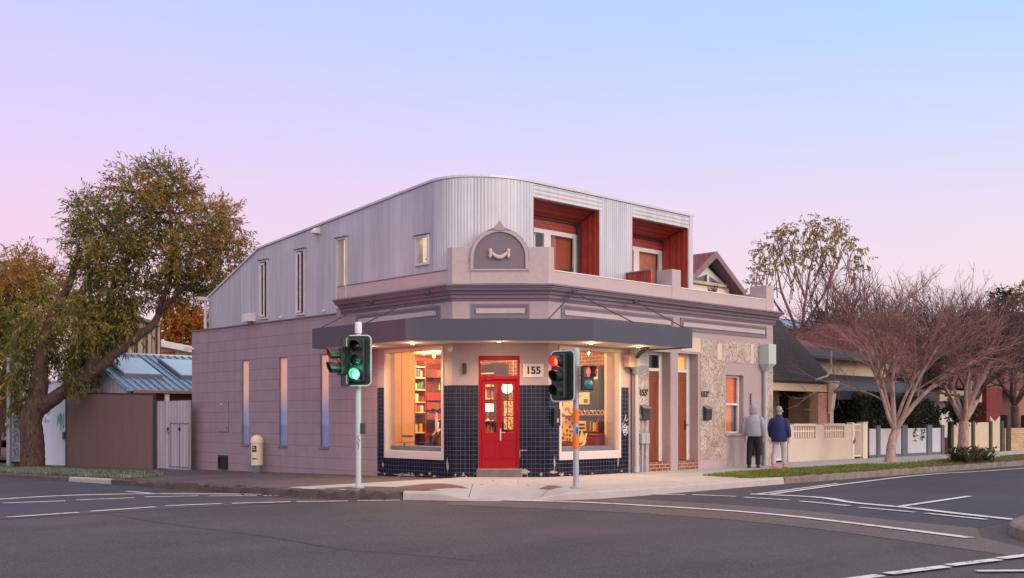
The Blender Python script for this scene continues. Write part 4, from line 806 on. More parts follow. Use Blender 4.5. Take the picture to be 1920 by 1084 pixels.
# ================================================================== SHOP INTERIOR
M['floor_in'] = mat('shop_floor', srgb(120, 88, 62), .5, .15, 3); M['cream_in'] = mat('cream_inner_wall', srgb(236, 208, 160), .7, .06, 1.5); M['panel_in'] = mat('peach_cupboard_panel', srgb(226, 178, 120), .5, .05, 1.2, fine=False)
b = MB(); b.prism([(.25, 1.66, .02), (1.66, .25, .02), (4.65, .41, .02), (4.65, 6.05, .02), (.28, 6.05, .02)], (0, 0, .08)); b.build('shop_floor', M['floor_in'], SH)
b = MB(); b.prism([(.25, 1.68, 3.12), (1.68, .25, 3.12), (4.65, .41, 3.12), (4.65, 6.05, 3.12), (.26, 6.05, 3.12)], (0, 0, .06)); b.build('shop_ceiling', M['cream_in'], SH)
b = MB(); b.box(.26, 4.64, 6.06, 6.12, .1, 3.12); b.build('timber_wall', M['timber_in'], SH)
b = MB(); b.box(4.66, 4.72, .41, 6.05, .1, 3.12); b.build('brick_wall', M['brick_in'], SH)
b = MB(); b.box(.27, 1.14, 4.40, 4.5, .1, 3.1); PN = b.build('cupboard_panel', M['panel_in'], SH)
b = MB(); b.box(.72, .73, 4.394, 4.399, .75, 3.08); b.box(.28, 1.14, 4.394, 4.399, .74, .75); b.build('panel_joint', M['mauve_d'], PN)
b = MB(); b.box(.78, .8, 4.36, 4.395, .45, .72); b.build('handle', M['dkmetal'], PN)
b = MB(); b.box(4.15, 4.17, .41, .56, .1, 3.1); b.build('window_return', M['cream_in'], SH)
for i, (x, y) in enumerate(((1.5, 2.6), (3.0, 1.4), (3.4, 3.6), (2.2, 4.9))):
    t = thing('ceiling_spot', ['small white ceiling spotlight nearest the large left shop window', 'small white ceiling spotlight inside the right shop window', 'small white ceiling spotlight seen through the red door', 'small white ceiling spotlight before the timber wall'][i], 'spotlight', (x, y, 3.12), 'shop ceiling spotlights')
    k = MB(); k.lathe((x, y, 3.0), [(.045, 0), (.05, .12)], 12); k.build('housing', M['white'], t)
    k = MB(); k.lathe((x, y, 2.985), [(.035, 0), (.035, .012)], 12); k.build('lens', M['lampdisc'], t)
    lamp('spot_glow', 'POINT', (x, y, 2.9), (78, 88, 88, 150)[i], (1, .56, .20), t, .08)
def simple(name, label, cat, mbs, loc=None, group=None):
    # mbs: list of (part name, MB, material, kwargs)
    if len(mbs) == 1:
        o = mbs[0][1].build(name, mbs[0][2], None, **(mbs[0][3] if len(mbs[0]) > 3 else {})); return tag(o, label, cat, group)
    t = thing(name, label, cat, loc or (0, 0, 0), group)
    for m_ in mbs: m_[1].build(m_[0], m_[2], t, **(m_[3] if len(m_) > 3 else {}))
    return t
def B(*a): return MB().box(*a)
COLS = [srgb(206, 60, 44), srgb(226, 168, 70), srgb(230, 214, 180), srgb(70, 110, 92), srgb(60, 80, 128), srgb(150, 96, 60), srgb(200, 120, 70), srgb(96, 60, 50), srgb(210, 190, 120)]
for i, c in enumerate(COLS): M['g%d' % i] = mat('goods_colour_%s' % 'abcdefghi'[i], c, .6, .2, 14)
ri = random.Random(5)
# tall shelf of stock at the end of the panel (seen through left window)
t = thing('stock_shelf', 'tall timber shelf of colourful stock left of the timber wall', 'shelf', (2.35, 5.8, .1))
for x in (2.12, 2.5): B(x-.015, x+.015, 5.62, 6.0, .1, 2.95).build('side_panel', M['door_plain'], t)
B(2.12, 2.5, 6.0, 6.03, .1, 2.95).build('back', M['brick_in'], t)
for z in (.95, 1.5, 1.78, 2.12, 2.45, 2.75): B(2.135, 2.485, 5.62, 6.0, z, z+.03).build('shelf', M['cream_in'], t)
for z in (.98, 1.53, 1.81, 2.15, 2.48):
    x = 2.15
    while x < 2.42:
        w = ri.uniform(.06, .14); h = ri.uniform(.14, .24)
        if x+w > 2.48: break
        k = MB(); k.box(x, x+w-.008, 5.66, 5.9, z, z+h); o = k.build('product_box', M['g%d' % ri.randrange(9)], bevel=.005)
        tag(o, 'small coloured product box on the tall timber stock shelf', 'box', 'boxes on the stock shelf'); x += w
B(2.3, 2.6, 5.2, 5.45, .1, .62)
simple('storage_crate', 'deep blue storage crate on the floor under the shelf', 'crate', [('shell', MB().grid((2.2, 5.3, .1), (1, 0, 0), (0, -1, 0), [0, .42], [0, .6], th=.35), mat('blue_crate', srgb(40, 60, 150), .4, .1, 3), {'bevel': .01})])
# red drawers on the timber wall
for r, z in enumerate((1.62, 1.88, 1.34, 2.52)):
    t = thing('wall_shelf', ['lower timber wall shelf carrying red boxes', 'upper timber wall shelf carrying red boxes', 'lowest timber wall shelf just above the work desk', 'topmost timber wall shelf above the glass shelf'][r], 'shelf', (3.4, 5.9, z))
    B(2.62, 4.3, 5.72, 6.05, z-.03, z).build('board', M['door_plain'], t)
    for x in (2.95, 4.2): B(x, x+.03, 5.8, 6.05, z-.12, z-.03).build('bracket', M['dkmetal'], t)
    x = 2.66
    while x < 4.2:
        w = ri.uniform(.16, .3); k = MB(); k.box(x, x+w-.012, 5.76, 6.0, z+.001, z+.19)
        tag(k.build('product_box', M['g0'] if ri.random() < (.55 if r < 2 else .15) else M['g%d' % ri.randrange(9)], bevel=.006), ['red or patterned box along the lower timber wall shelf', 'red or patterned box along the upper timber wall shelf', 'coloured box along the lowest timber wall shelf', 'coloured box along the topmost timber wall shelf'][r], 'box', 'boxes on the timber wall shelves'); x += w
t = thing('glass_shelf', 'clear glass display shelf with green bottles on timber wall', 'shelf', (3.5, 5.9, 2.15)); B(3.1, 4.1, 5.75, 6.04, 2.12, 2.14).build('board', M['glass'], t); B(3.1, 4.1, 6.03, 6.05, 2.06, 2.2).build('rail', M['steel'], t)
for i in range(4):
    k = MB(); k.lathe((3.22+.09*i, 5.9, 2.141), [(.03, 0), (.03, .12), (.012, .16), (.012, .21)], 10); tag(k.build('bottle', mat('green_bottle', srgb(170, 190, 90), .2, .1, 3) if i == 0 else bpy.data.materials['green_bottle'], smooth=40), 'small green bottle standing on the glass display shelf', 'bottle', 'bottles on the glass shelf')
t = thing('desk', 'timber work desk before the timber wall', 'desk', (3.1, 5.2, .1)); B(2.5, 4.2, 4.9, 5.5, .86, .9).build('desk_top', M['door_plain'], t)
for x in (2.52, 4.14):
    for y in (4.92, 5.44): B(x, x+.05, y, y+.05, .1, .86).build('leg', M['dkmetal'], t)
# exercise bike in the left window
B(.27, 1.9, 1.72, 4.38, .1, .545).build('display_platform', M['floor_in'], SH); B(1.72, 4.0, .42, 1.1, .1, .545).build('display_platform', M['floor_in'], SH)
t = thing('exercise_bike', 'white exercise bike with black handlebars in the left shop window', 'exercise bike', (1.22, 3.62, .1))
q = hX(816, 800, 1.2); ex, ey = 1.22, 3.62
k = MB(); k.ring([(ex, ey, .25), (ex+.02, ey+.02, 1.05)], .035, 8); k.ring([(ex, ey, .3), (ex+.35, ey+.35, .8)], .03, 8); k.ring([(ex-.25, ey-.2, .5), (ex+.45, ey+.4, .62)], .03, 8); k.build('frame', M['white'], t, smooth=50)
k = MB(); k.ring([(ex-.16, ey+.16, 1.12), (ex-.1, ey+.08, 1.05), (ex+.02, ey+.02, 1.05), (ex+.1, ey-.06, 1.05), (ex+.18, ey-.18, 1.12)], .022, 8); k.ring([(ex-.08, ey+.1, 1.16), (ex+.02, ey+.02, 1.1), (ex+.12, ey-.06, 1.16)], .02, 6); k.build('handlebar', M['black'], t)
k = MB(); k.lathe((ex-.1, ey-.1, .34), [(.02, -.05), (.24, -.04), (.24, .04), (.02, .05)], 20, (.7, -.7, 0)); k.build('flywheel', M['black'], t)
k = MB(); k.lathe((ex+.4, ey+.4, .82), [(.05, 0), (.12, .04), (.06, .07)], 10); k.build('saddle', M['black'], t)
for a in (-.3, .4): B(ex+a-.04, ex+a+.04, ey-.25, ey+.25, .1, .16).build('foot', M['white'], t)
t.location.z += .45
# things along the brick wall seen through the right window (wall face x = 4.66)
def wy(px): return hX(px, 785, 4.6).y
def wz(px, py, x=4.6): return hX(px, py, x).z
t = thing('display_cabinet', 'dark tall display cabinet standing against the inner brick wall', 'cabinet', (4.5, 1.35, .1))
B(4.5, 4.65, wy(1131), wy(1088), .9, 2.72).build('carcass', M['dkdoor'], t)
B(4.485, 4.5, wy(1131)+.03, wy(1088)-.03, .95, 2.68).build('backboard', M['black'], t)
t = thing('framed_picture', 'white framed picture of green and cream shapes on the dark cabinet', 'picture', (4.45, 1.7, 2.0)); y0, y1 = wy(1112), wy(1087)
MB().grid((4.46, y0, 0), (0, 1, 0), (-1, 0, 0), [0, .03, y1-y0-.03, y1-y0], [1.72, 1.75, 2.0, 2.03], lambda u, z: .03 < u < y1-y0-.03 and 1.75 < z < 2.0, .03).build('frame', M['white'], t)
B(4.462, 4.466, y0+.03, y1-.03, 1.75, 2.0).build('print', M['g2'], t); B(4.455, 4.461, y0+.06, y0+.2, 1.76, 1.86).build('green_shape', M['g3'], t)
t = thing('poster_board', 'small pale notice board hung high on the dark cabinet', 'board', (4.45, 1.2, 2.5)); B(4.465, 4.483, wy(1127), wy(1107), 2.36, 2.62).build('board', M['g2'], t); B(4.455, 4.464, wy(1126), wy(1118), 2.52, 2.58).build('knob_pair', M['g7'], t)
t = thing('ring_shelf', 'dark shelf of round hanging trinkets across the inner brick wall', 'shelf', (4.4, 1.5, 1.5)); B(4.3, 4.64, wy(1142), wy(1065), 1.40, 1.43).build('board', M['dkdoor'], t); B(4.62, 4.645, wy(1142), wy(1065), 1.43, 1.62).build('back', M['g7'], t)
for i in range(7):
    y = wy(1096+7*i); k = MB(); k.ring([(4.42, y+.055*math.cos(a*.5236), 1.50+.06*math.sin(a*.5236)) for a in range(13)], .014, 6); tag(k.build('trinket_ring', M['steel'] if i % 2 else M['g1']), 'round metal trinket ring standing on the dark ring shelf', 'ornament', 'trinkets on the ring shelf')
t = thing('book_shelf', 'timber shelf of books behind the right window', 'shelf', (4.4, 1.5, 1.1)); B(4.3, 4.64, wy(1135), wy(1085), 1.0, 1.03).build('board', M['door_plain'], t); B(4.3, 4.64, wy(1135)-.03, wy(1135), 1.0, 1.36).build('end_panel', M['door_plain'], t)
y = wy(1134)
for i in range(22):
    w = ri.uniform(.02, .045); h = ri.uniform(.2, .29)
    if y+w > wy(1112): break
    tag(MB().box(4.34, 4.5, y, y+w-.003, 1.031, 1.031+h).build('book', M['g%d' % (i*5 % 9)]), 'upright book in the row on the timber book shelf', 'book', 'books behind the right window'); y += w
t = thing('wooden_box', 'pale lettered wooden box on the book shelf', 'box', (4.4, 1.8, 1.03)); B(4.34, 4.55, wy(1111), wy(1092), 1.031, 1.29).build('body', M['g2'], t)
for j in range(2): B(4.33, 4.338, wy(1109), wy(1094), 1.08+.09*j, 1.13+.09*j).build('label_band', M['g7'], t)
t = thing('sideboard', 'long timber sideboard under the inner brick wall', 'sideboard', (4.2, 2.2, .1)); B(3.9, 4.64, wy(1140), 3.4, .66, .72).build('top', M['door_plain'], t); B(3.95, 4.64, wy(1140)+.1, 3.35, .1, .655).build('carcass', M['dkdoor'], t)
for i in range(3): B(3.935, 3.949, .95+i*.8, 1.7+i*.8, .15, .62).build('door', M['door_plain'], t)
for i in range(2):
    y = wy(1098+9*i); k = MB(); k.obox((4.3, y-.12, .722), (.08, 0, .3), (0, .3, 0), (.02, 0, -.005)); tag(k.build('framed_print', M['g%d' % (5+i)]), ['brown framed print leaning on the sideboard, left one', 'amber framed print leaning on the sideboard, right one'][i], 'picture', 'prints on the sideboard')
k = MB(); y = wy(1116); k.lathe((4.1, y, .722), [(.13, 0), (.13, .05), (.09, .12), (.05, .2), (.02, .3), (.025, .33), (.005, .34)], 14); tag(k.build('bell_ornament', M['cream_in'], smooth=50), 'cream bell shaped ornament on the sideboard', 'ornament')
CHX, CHY = 3.5, .72
t = thing('shell_chair', 'cream moulded shell chair turned away inside the right window', 'chair', (2.6, 1.3, .1))
hx, hy = CHX, CHY
pr = [(-.28, .42), (-.2, .45), (.05, .47), (.2, .55), (.26, .95), (.27, 1.02), (.23, 1.0), (.16, .58), (.03, .5), (-.27, .46)]
k = MB(); k.prism([(hx+a*.62, hy+.17-a*.60, .36+z*.62) for a, z in pr], (-.26, -.26, 0)); k.build('shell', M['cream_in'], t, bevel=.02)
for dx, dy in ((-.2, .1), (.0, -.1), (-.05, .2), (.12, .03)): MB().ring([(hx+dx, hy+dy, .66), (hx+dx*1.2, hy+dy*1.2, .546)], .012, 6).build('leg', M['dkmetal'], t)
t = thing('travel_chest', 'dark red travel chest beside the cream shell chair', 'chest', (3.6, 1.0, .1)); B(3.78, 4.1, .5, .85, .546, .9).build('body', mat('maroon_trunk', srgb(120, 34, 40), .5, .15, 3), t, bevel=.03); B(3.77, 4.11, .49, .86, .9, .98).build('lid', bpy.data.materials['maroon_trunk'], t, bevel=.03)
t = thing('shoulder_bag', 'black shoulder bag on the sideboard end', 'bag', (4.1, 2.4, .72)); B(3.98, 4.2, 2.2, 2.42, .722, 1.0).build('body', M['black'], t, bevel=.04); MB().ring([(4.09, 2.22, 1.0), (4.09, 2.25, 1.15), (4.09, 2.37, 1.15), (4.09, 2.4, 1.0)], .012, 6).build('strap', M['black'], t)
# seen through the door: lamp, shelves, patterned cloth
M['lampshade'] = emit('glowing_lampshade', srgb(255, 226, 168), 2.6)
t = thing('table_lamp', 'glowing white shaded table lamp behind the red door', 'lamp', (4.25, 5.1, .9))
MB().lathe((4.2, 4.95, 1.31), [(.06, 0), (.02, .04), (.015, .28)], 10).build('stand', M['steel'], t); MB().lathe((4.2, 4.95, 1.55), [(.2, 0), (.15, .22)], 18).build('lamp_shade', M['lampshade'], t)
t = thing('tall_shelf', 'tall dark shelf of ornaments behind the left door leaf', 'shelf', (4.4, 5.4, .1))
for z in (.9, 1.28, 1.9, 2.25, 2.6): B(4.1, 4.64, 4.6, 6.0, z, z+.03).build('shelf', M['cream_in'], t)
B(4.62, 4.65, 4.6, 6.0, .1, 2.9).build('back', M['dkdoor'], t)
for y in (4.58, 6.0): B(4.1, 4.65, y, y+.02, .1, 2.9).build('side_panel', M['dkdoor'], t)
for z in (.93, 1.93, 2.28):
    y = 4.66
    while y < 5.9:
        w = ri.uniform(.08, .18); h = ri.uniform(.1, .28); r = w*.4
        k = MB(); k.lathe((4.25, y+w/2, z+.001), [(r, 0), (r*1.05, h*.5), (r*.6, h*.8), (r*.5, h)], 10); tag(k.build('jar', M['g%d' % ri.randrange(9)], smooth=50), 'small coloured jar on the tall dark shelf behind the red door', 'jar', 'jars on the tall dark shelf'); y += w
def patt(name, a, c, s=14):
    m, tt, bb = newmat(name); v = N(tt, 'ShaderNodeTexVoronoi'); v.inputs['Scale'].default_value = s; L(tt, coords(tt, 'Object'), v.inputs['Vector']); r = ramp(tt, [(.35, a), (.45, c)]); L(tt, v.outputs['Distance'], r.inputs[0]); L(tt, r.outputs[0], bb.inputs['Base Color']); return m
t = thing('hanging_fabric', 'cream and brown patterned cloth hung behind the right door leaf', 'cloth', (4.3, 4.1, 1.4)); k = MB(); k.grid((4.3, 3.6, 0), (0, 1, 0), (-1, 0, 0), [i*.07 for i in range(12)], [1.05, 1.85], th=.012); 
for i, v in enumerate(k.v): k.v[i] = (v[0]+.03*math.sin(v[1]*17), v[1], v[2])
k.build('cloth', patt('patterned_cloth', srgb(120, 76, 50), srgb(236, 214, 170)), t); MB().ring([(4.3, 3.5, 1.86), (4.3, 4.5, 1.86)], .012, 6).build('rail', M['steel'], t)
MB().ring([(4.3, 4.02, 1.86), (4.3, 4.02, 3.12)], .006, 4).build('cord', M['steel'], t)
t = thing('globe_lamp', 'round glowing paper lamp high behind the right door leaf', 'lamp', (4.1, 4.0, 2.2)); MB().lathe((4.0, 3.95, 2.02), [(.01, 0), (.12, .06), (.16, .16), (.12, .26), (.01, .32)], 16).build('lamp_shade', M['lampshade'], t, smooth=60); MB().ring([(4.0, 3.95, 2.33), (4.0, 3.95, 3.12)], .006, 4).build('cord', M['black'], t)
k = MB(); k.prism([(3.4, 4.2, 2.55), (3.4, 4.2, 3.1), (3.4, 5.6, 3.1), (3.4, 5.2, 2.9), (3.4, 4.9, 2.86), (3.4, 4.6, 2.6)], (.1, 0, 0))
# panel painted with the pale glow of lit brick, left in right window
t = thing('brick_glow_panel', 'pale patterned panel painted as glowing brick left of the cabinet inside the right window', 'screen', (4.3, 2.3, .1)); k = MB(); k.box(4.52, 4.56, wy(1086), wy(1050), .75, 2.0); k.build('panel', patt('painted_brick_glow', srgb(150, 90, 60), srgb(232, 206, 168), 9), t); B(4.515, 4.565, wy(1086)-.03, wy(1086), .72, 2.03).build('frame', M['door_plain'], t)
B(4.515, 4.565, wy(1086), wy(1050), 2.0, 2.03).build('frame', M['door_plain'], t)  # edging added along the top of the painted brick glow
# ================================================================== TEXT
def text(body, name, size, mt, origin, u, n, parent=None, bold=.0, depth=.004, align='CENTER', label=None, cat=None):
    cu = bpy.data.curves.new(name, 'FONT'); cu.body = body; cu.size = size; cu.extrude = depth; cu.offset = bold; cu.align_x = align; cu.align_y = 'CENTER'
    to = bpy.data.objects.new(name, cu); COL.objects.link(to); dg = bpy.context.evaluated_depsgraph_get(); me = bpy.data.meshes.new_from_object(to.evaluated_get(dg)); COL.objects.unlink(to); bpy.data.objects.remove(to)
    u, n, o = Vector(u), Vector(n), Vector(origin); k = MB()
    k.add([o+u*v.co.x+Vector((0, 0, 1))*v.co.y+n*v.co.z for v in me.vertices], [tuple(p.vertices) for p in me.polygons])
    return k.build(name, mt, parent)
M['ink'] = mat('black_number_paint', srgb(36, 30, 34), .6, .1, 5); M['plaq'] = mat('pale_plaque', srgb(206, 192, 182), .7, .12, 5)
pq = thing('number_plaque', 'pale square plaque reading 155 right of the red door', 'sign', cpt(1.86, 0, 2.45))
s0 = (hit(980, 700, (1, 1, 0), 1.566).y, ); sA = (1.566-hit(981, 700, (1, 1, 0), 1.566).y)/S2; sB = (1.566-hit(1019, 700, (1, 1, 0), 1.566).y)/S2
k = MB(); k.obox(cpt(sA, .001, 2.3), Vector(UC)*(sB-sA), Vector(NC)*.02, (0, 0, .31)); k.build('board', M['plaq'], pq, bevel=.004)
text('155', 'digits', .23, M['ink'], cpt((sA+sB)/2, .022, 2.455), UC, NC, pq, .008, .003)
text("155'", 'door_number', .21, M['ink'], (4.98, -.02, 2.0), (1, 0, 0), (0, -1, 0), SH, .008, .003); text("153'", 'door_number', .21, M['ink'], (7.56, -.02, 2.0), (1, 0, 0), (0, -1, 0), SH, .008, .003)
text('metaways', 'window_lettering', .105, M['ink'], (-.026+.09, 3.32, .93), (0, -1, 0), (-1, 0, 0), SH, .002, .002)
for i, x in enumerate((4.99, 7.62)):
    t = thing('letterbox', ['grey wall letterbox under the number left of the dark transom door', 'grey wall letterbox under the number right of the lit transom door'][i], 'letterbox', (x, 0, 1.5), 'letterboxes beside the timber doors')
    k = MB(); k.prism([(x-.13, -.011, 1.3), (x-.13, -.12, 1.32), (x-.13, -.13, 1.62), (x-.13, -.011, 1.68)], (.26, 0, 0)); k.build('box_body', M['dkmetal'], t, bevel=.008)
    k = MB(); k.prism([(x-.14, -.145, 1.605), (x-.14, -.145, 1.625), (x-.14, -.011, 1.705), (x-.14, -.011, 1.685)], (.28, 0, 0)); k.build('lid', M['grey'], t)
    k = MB(); k.box(x-.09, x+.09, -.137, -.128, 1.52, 1.55); k.build('slot', M['black'], t)
t = thing('intercom_box', 'black wall box on navy tiles left of the right shop window', 'box', (1.75, 0, 1.4)); k = MB(); k.box(1.66, 1.87, -.10, -.013, 1.18, 1.58); k.build('body', M['black'], t, bevel=.012); k = MB(); k.box(1.74, 1.8, -.112, -.101, 1.26, 1.36); k.build('latch', M['steel'], t)
# white spray tag on the end tiles
M['spray'] = mat('white_spray_paint', srgb(176, 178, 190), .7, .1, 5); M['teal'] = mat('teal_spray_paint', srgb(40, 168, 160), .6, .1, 5); M['purple'] = mat('violet_spray_paint', srgb(96, 96, 140), .6, .1, 5)
def scribble(pts, r, o, u, n, name, m, parent=None):
    o, u, n = Vector(o), Vector(u), Vector(n); P = cat_rom(pts, 5); k = MB(); vs = []
    for i, p in enumerate(P):
        d = (P[min(i+1, len(P)-1)]-P[max(i-1, 0)]); d = d.normalized() if d.length > 1e-6 else Vector((1, 0)); q = Vector((-d.y, d.x))*r*(.6+.5*abs(math.sin(i*1.7)))
        for sg in (1, -1):
            w = p+q*sg; vs.append(o+u*w.x+Vector((0, 0, w.y))+n*(.002+.0006*i/len(P)))
    k.add(vs, [(2*i, 2*i+1, 2*i+3, 2*i+2) for i in range(len(P)-1)]); return k.build(name, m, parent)
for r_, pts_ in ((.012, [(.02, .3), (.0, .15), (.06, .02), (.13, .0), (.17, .08), (.15, .2), (.08, .24), (.05, .16), (.1, .1)]), (.008, [(.04, .3), (.1, .42), (.13, .5), (.12, .4), (.15, .34), (.2, .4)]), (.010, [(.13, .28), (.03, .2), (.18, .17), (.02, .1), (.16, .12), (.05, .05), (.2, .22), (.21, .1), (.19, .04), (.1, .06)])): scribble(pts_, r_, (4.17, -.0125, .95), (1, 0, 0), (0, -1, 0), 'spray_tag', M['spray'], SH)
# ================================================================== TRAFFIC LIGHTS
M['vis'] = mat('black_visor', (.02, .022, .025, 1), .35, .2, 6, spec=.5); M['greenlens'] = emit('lit_green_lens', (.2, 1, .42, 1), 2.2); M['redlens'] = emit('lit_red_lens', (1, .03, .02, 1), 14); M['offlens'] = mat('unlit_lens', (.02, .03, .03, 1), .15, .3, 8, spec=.7); M['teallens'] = mat('unlit_teal_lens', srgb(28, 108, 116), .2, .1, 6, spec=.7)
M['orange'] = mat('orange_wrap', srgb(222, 110, 36), .5, .12, 6); M['board'] = mat('backing_board', srgb(26, 50, 47), .4, .1, 4)  # the green lamp's glow is painted into the backing board's colour
def rrect(w, h, r, n=6):
    out = []
    for cx_, cz, a0 in ((w-r, h-r, 0), (-w+r, h-r, 90), (-w+r, -h+r, 180), (w-r, -h+r, 270)):
        for i in range(n+1): a = rad(a0+90*i/n); out.append((cx_+r*math.cos(a), cz+r*math.sin(a)))
    return out
def head(parent, c, f, hw, hh, lens, edge, board=True, r=.1, pitch=.27, name='signal_head', hood=.24):
    # c: centre of the board, f: facing (horizontal unit)
    f = Vector(f).normalized(); u = Vector((-f.y, f.x, 0)); c = Vector(c); Z = Vector((0, 0, 1))
    hb = MB(); n = len(lens); H = pitch*n/2+.01
    hb.obox(c-u*.14-Z*H+f*.015, u*.28, f*.13, Z*2*H); hd = hb.build(name, M['vis'], parent, bevel=.02)
    if board:
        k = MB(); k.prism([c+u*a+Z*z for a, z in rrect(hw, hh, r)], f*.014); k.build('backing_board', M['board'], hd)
        A, Bq = rrect(hw, hh, r), rrect(hw-.022, hh-.022, r-.02); k = MB(); vs = []
        for (a, z), (a2, z2) in zip(A, Bq): vs += [c+u*a+Z*z-f*.002, c+u*a+Z*z+f*.02, c+u*a2+Z*z2+f*.02, c+u*a2+Z*z2-f*.002]
        m_ = len(A); k.add(vs, [(4*i+j, 4*i+(j+1) % 4, 4*((i+1) % m_)+(j+1) % 4, 4*((i+1) % m_)+j) for i in range(m_) for j in range(4)]); k.build('board_edge', edge, hd)
    for i, (lm, vm) in enumerate(lens):
        o = c+Z*(H-.01-pitch*(i+.5))+f*.146
        k = MB(); k.lathe(o, [(.1, 0), (.09, .02), (.05, .035), (.004, .04)], 20, f); k.build('lens', lm, hd, smooth=50)
        k = MB(); vs = []; m_ = 22
        for j in range(m_+1):
            a = rad(-62+304*j/m_); top = .5+.5*math.sin(a); dpt = hood*(.62+.38*top); q = u*math.cos(a)+Z*math.sin(a)
            vs += [o+q*.112, o+q*.112+f*dpt, o+q*.104+f*dpt, o+q*.104]
        k.add(vs, [(4*j+s_, 4*j+(s_+1) % 4, 4*j+4+(s_+1) % 4, 4*j+4+s_) for j in range(m_) for s_ in range(4)]); k.build('visor', vm, hd, smooth=60)
    return hd
toc = Vector((-.691, -.723, 0))
def rotz(v, d): a = rad(d); v = Vector(v); return Vector((v.x*math.cos(a)-v.y*math.sin(a), v.x*math.sin(a)+v.y*math.cos(a), 0))
# left signal
px_, py_ = hZ(672, 914, 0).x, hZ(672, 914, 0).y
tl = thing('traffic_light', 'pale steel traffic light showing green in front of the mauve side wall', 'traffic light', (px_, py_, 0))
MB().ring([(px_, py_, -.02), (px_, py_, 3.22)], .055, 14).build('pole', M['galv_l'], tl, smooth=50); MB().lathe((px_, py_, 3.02), [(.07, 0), (.07, .2), (.055, .225)], 16).build('pole_cap', M['white'], tl, smooth=40)
MB().lathe((px_, py_, -.01), [(.12, 0), (.12, .02), (.08, .035)], 14).build('base_flange', M['galv'], tl)
P0 = Vector((px_, py_, 0))
f1 = rotz(toc, -8); c1 = P0+toc*.16+RT*.035+Vector((0, 0, 2.48))
h1 = head(tl, c1, f1, .255, .5, [(M['offlens'], M['vis']), (M['offlens'], M['vis']), (M['greenlens'], M['vis'])], M['white'])
f2 = rotz(toc, -62); c2 = P0-RT*.2+Vector((0, 0, 2.48))+f2*.05
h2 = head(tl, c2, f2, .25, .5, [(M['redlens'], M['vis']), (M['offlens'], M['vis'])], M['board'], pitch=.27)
for z in (2.2, 2.8):
    MB().ring([P0+Vector((0, 0, z)), c1-f1*.0+Vector((0, 0, z-2.48))], .02, 6).build('bracket', M['galv'], tl); MB().ring([P0+Vector((0, 0, z)), c2+Vector((0, 0, z-2.48))], .02, 6).build('bracket', M['galv'], tl)
k = MB(); q = P0+RT*.085+toc*.02; k.obox(q+Vector((-.04, -.04, 1.05)), (.09, 0, 0), (0, .09, 0), (0, 0, .22)); k.build('push_button_box', M['vis'], tl, bevel=.02)
scribble([(0, 0), (.02, .08), (-.02, .12), (.03, .17), (-.01, .22), (.02, .27)], .006, P0+toc*.0565+Vector((0, 0, .75)), RT, toc, 'marker_scrawl', M['ink'], tl)
c5 = P0-toc*.2-RT*.09+Vector((0, 0, 2.62)); f5 = rotz(-toc, 8)
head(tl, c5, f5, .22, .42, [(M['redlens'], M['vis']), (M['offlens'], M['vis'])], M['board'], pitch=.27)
fa = rotz(-toc, 6)+Vector((0, 0, .30)); lamp('red_glow', 'SPOT', c5+f5*.3+Vector((0, 0, .14)), 260, (1, .03, .10), tl, .09, 75, fa)
lamp('green_glow', 'POINT', c1+f1*.42+Vector((0, 0, -.22)), 14, (.03, 1, .5), tl, .09)
lamp('red_glow', 'POINT', c2+f2*.5+Vector((0, 0, .15)), 8, (1, .04, .06), tl, .09)
# right signal
P1 = hZ(1080, 914, 0)
tr = thing('traffic_light', 'traffic light with orange wraps and red pedestrian figure before the right shop window', 'traffic light', tuple(P1))
MB().ring([P1+Vector((0, 0, -.02)), P1+Vector((0, 0, 2.6))], .058, 14).build('pole', M['galv'], tr, smooth=50)
MB().lathe(P1+Vector((0, 0, 2.4)), [(.072, 0), (.072, .3), (.06, .335)], 16).build('pole_cap', mat('pale_green_cap', srgb(150, 176, 168), .5, .05, 3), tr, smooth=40)
MB().lathe(P1+Vector((0, 0, -.01)), [(.12, 0), (.12, .02), (.08, .035)], 14).build('base_flange', M['galv'], tr)
for z0, z1 in ((1.25, 1.53), (.75, 1.04)): MB().lathe(P1+Vector((0, 0, z0)), [(.0615, 0), (.0615, z1-z0)], 16).build('orange_wrap', M['orange'], tr, smooth=40)
k = MB(); q = P1+toc*.066+Vector((0, 0, 1.05)); k.obox(q-RT*.0+Vector((0, 0, 0)), RT*.035, toc*.006, (0, 0, .13)); k.build('sticker', mat('blue_sticker', srgb(40, 84, 150), .4, .1, 8), tr)
for z in (2.38, 1.78): MB().lathe(P1+Vector((0, 0, z)), [(.085, 0), (.085, .035)], 14).build('clamp_band', M['galv'], tr)
f3 = rotz(toc, -42); c3 = P1-RT*.26+toc*.12+Vector((0, 0, 2.18))
h3 = head(tr, c3, f3, .30, .5, [(M['redlens'], M['vis']), (M['offlens'], M['vis']), (M['offlens'], M['vis'])], M['white'], pitch=.28, hood=.2)
lamp('red_glow', 'POINT', c3+f3*.42+Vector((0, 0, .28)), 2.5, (1, .04, .06), tr, .09)
MB().ring([P1+Vector((0, 0, 2.38)), c3+Vector((0, 0, .2))], .022, 6).build('bracket', M['galv'], tr); MB().ring([P1+Vector((0, 0, 1.78)), P1-RT*.14+Vector((0, 0, 1.85)), c3+Vector((0, 0, -.32))], .016, 6).build('cable', M['vis'], tr)
c4 = P1+RT*.2+toc*.02+Vector((0, 0, 2.14)); f4 = rotz(toc, 12)
k = MB(); u4 = Vector((-f4.y, f4.x, 0)); k.obox(c4-u4*.12-Vector((0, 0, .24)), u4*.24, f4*.14, (0, 0, .48)); ph = k.build('pedestrian_head', M['vis'], tr, bevel=.02)
k = MB(); k.prism([c4+f4*.145+u4*a+Vector((0, 0, .12+z)) for a, z in rrect(.09, .1, .02)], f4*.004); k.build('lens', M['offlens'], ph)
k = MB()
